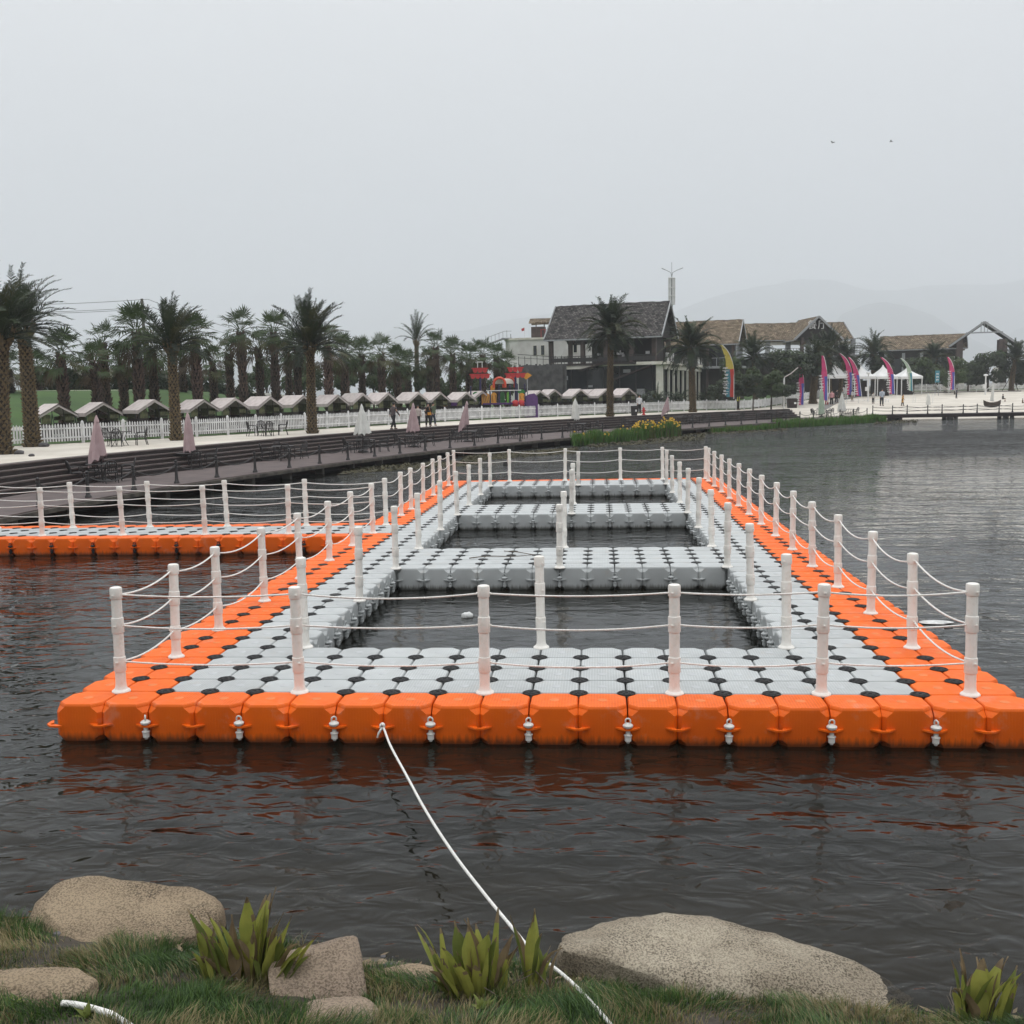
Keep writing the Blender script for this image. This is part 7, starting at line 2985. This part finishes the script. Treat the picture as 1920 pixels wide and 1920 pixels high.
for k, (t, ww) in enumerate(((0, 1.0), (.45, .9), (.78, .6))):
    px_, py_ = x + lx * h * t * t * 1.1, y + ly * h * t * t * 1.1
    pz = z + h * t * (1 - .22 * t * (np.abs(lx) + np.abs(ly)))
    V[:, 2 * k] = np.stack([px_ - sx2 * ww, py_ - sy2 * ww, pz], 1)
    V[:, 2 * k + 1] = np.stack([px_ + sx2 * ww, py_ + sy2 * ww, pz], 1)
V[:, 6] = np.stack([x + lx * h * 1.15, y + ly * h * 1.15, z + h * (1 - .25 * (np.abs(lx) + np.abs(ly)))], 1)
me = bpy.data.meshes.new('bank_grass')
me.vertices.add(NB * 7)
me.vertices.foreach_set('co', V.reshape(-1))
base = (np.arange(NB) * 7)[:, None]
quads = np.array([0, 1, 3, 2, 2, 3, 5, 4])[None] + base
tris = np.array([4, 5, 6])[None] + base
loops = np.concatenate([quads, tris], 1).reshape(-1)
me.loops.add(len(loops))
me.loops.foreach_set('vertex_index', loops.astype(np.int32))
me.polygons.add(NB * 3)
st = (np.array([0, 4, 8])[None] + (np.arange(NB) * 11)[:, None]).reshape(-1)
me.polygons.foreach_set('loop_start', st.astype(np.int32))
me.polygons.foreach_set('loop_total', np.tile([4, 4, 3], NB).astype(np.int32))
for q in ('blade_g', 'blade_y', 'blade_d'):
    me.materials.append(M[q])
me.polygons.foreach_set('material_index', np.repeat(mi, 3).astype(np.int32))
me.update(calc_edges=True)
go = link('grass', me)
kind(go, 'stuff')
go['label'] = 'tussocky green and straw coloured grass covering the near bank'

# pebbles, clods and dead leaves along the water line
rq = random.Random(77)
mb = MB()
for k in range(420):
    uu = rq.uniform(-3.4, 3.4)
    vv = float(np.interp(uu, SU, SV)) + rq.gauss(-.10, .16)
    xx, yy = uv2xy(uu, vv)
    zz = float(zb_uv(uu, vv)) + bump_n(uu, vv)
    if zz < -.05:
        continue
    s3 = rq.uniform(.006, .022) * (2.0 if rq.random() < .08 else 1)
    if rq.random() < .6:
        mb.lathe([(s3 * .5, -s3 * .3), (s3, 0), (s3 * .8, s3 * .45), (s3 * .2, s3 * .6)], 7, (xx, yy, zz), rq.choice((0, 0, 1)), rq.random())
    else:
        a = rq.uniform(0, 6.28)
        l = rq.uniform(.02, .05)
        c_, s_3 = math.cos(a), math.sin(a)
        mb.add([(xx - c_ * l, yy - s_3 * l, zz + .012), (xx - s_3 * l * .35, yy + c_ * l * .35, zz + .02), (xx + c_ * l, yy + s_3 * l, zz + .03), (xx + s_3 * l * .35, yy - c_ * l * .35, zz + .016)], [(0, 1, 2, 3)], 2)
pl = mb.build('pebbles', [M['stone'], M['rock_tan'], M['cdry']], None, 50)
kind(pl, 'stuff')
pl['label'] = 'pebbles and dead leaves scattered along the muddy water line'

# ------------------------------------------------------------------ mooring rope from the dock to the bank, and a hose end
A = np.array([-1.0 + .5 * 6 - .0, -.56, .19])
A[0] = 2.5
A = onz(719, 1362, .19); A[1] = -.56
path = []
tgt = [(719, 1364), (722, 1372), (733, 1400), (760, 1450), (800, 1523), (850, 1600), (905, 1672), (955, 1733), (1000, 1785), (1050, 1836), (1090, 1882), (1130, 1928), (1180, 1990)]
end = bank(1148, 1918)
dA = float((A - CAM) @ fwv); dB = float((end - CAM) @ fwv) + .02
for i, (a, b) in enumerate(tgt):
    t = np.clip((b - 1364) / (1918 - 1364), 0, 1.12)
    inv = (1 - t) / dA + t / dB
    p = atdepth(a, b, 1 / inv)
    if b > 1800:
        q = bank(a, b) + np.array([0, 0, .07])
        w = min(1.0, (b - 1800) / 60)
        p = p * (1 - w) + q * w
    path.append(p)
P_ = []
pp = np.array(path)
for i in range(len(pp) - 1):
    p0, p1, p2, p3 = pp[max(i - 1, 0)], pp[i], pp[i + 1], pp[min(i + 2, len(pp) - 1)]
    for k in range(6):
        t = k / 6
        P_.append(.5 * ((2 * p1) + (-p0 + p2) * t + (2 * p0 - 5 * p1 + 4 * p2 - p3) * t * t + (-p0 + 3 * p1 - 3 * p2 + p3) * t ** 3))
P_.append(pp[-1])
mb = MB()
mb.tube(P_, .0112, 10)
ro = mb.build('mooring_rope', M['rope'], None, 60)
tag(ro, 'long slack white mooring rope from the dock front to the grassy bank', 'rope')
mb = MB()
kn = [(A[0] + .018 * math.cos(q), A[1] - .01 + .014 * math.sin(q * 1.5), A[2] + .02 + .026 * math.sin(q)) for q in [k * .55 for k in range(26)]]
mb.tube(kn, .0125, 8)
mb.tube([(A[0], A[1] - .02, A[2] + .01), (A[0] - .03, A[1] - .05, A[2] - .04), (A[0] - .045, A[1] - .05, A[2] - .085)], [.0125, .012, .010], 8)
mb.build('knot', M['rope'], ro, 60)
mb = MB()
hp = [bank(a, b) + np.array([0, 0, .045]) for a, b in ((118, 1897), (140, 1899), (160, 1903), (185, 1910), (210, 1918))]
hp += [hp[-1] + np.array([.25 * r2[0] - .2 * f2[0], .25 * r2[1] - .2 * f2[1], .0])]
mb.tube(hp, .016, 10)
tag(mb.build('white_rope_end', M['rope'], None, 60), 'short piece of white braided rope in the grass at the bottom left', 'rope')
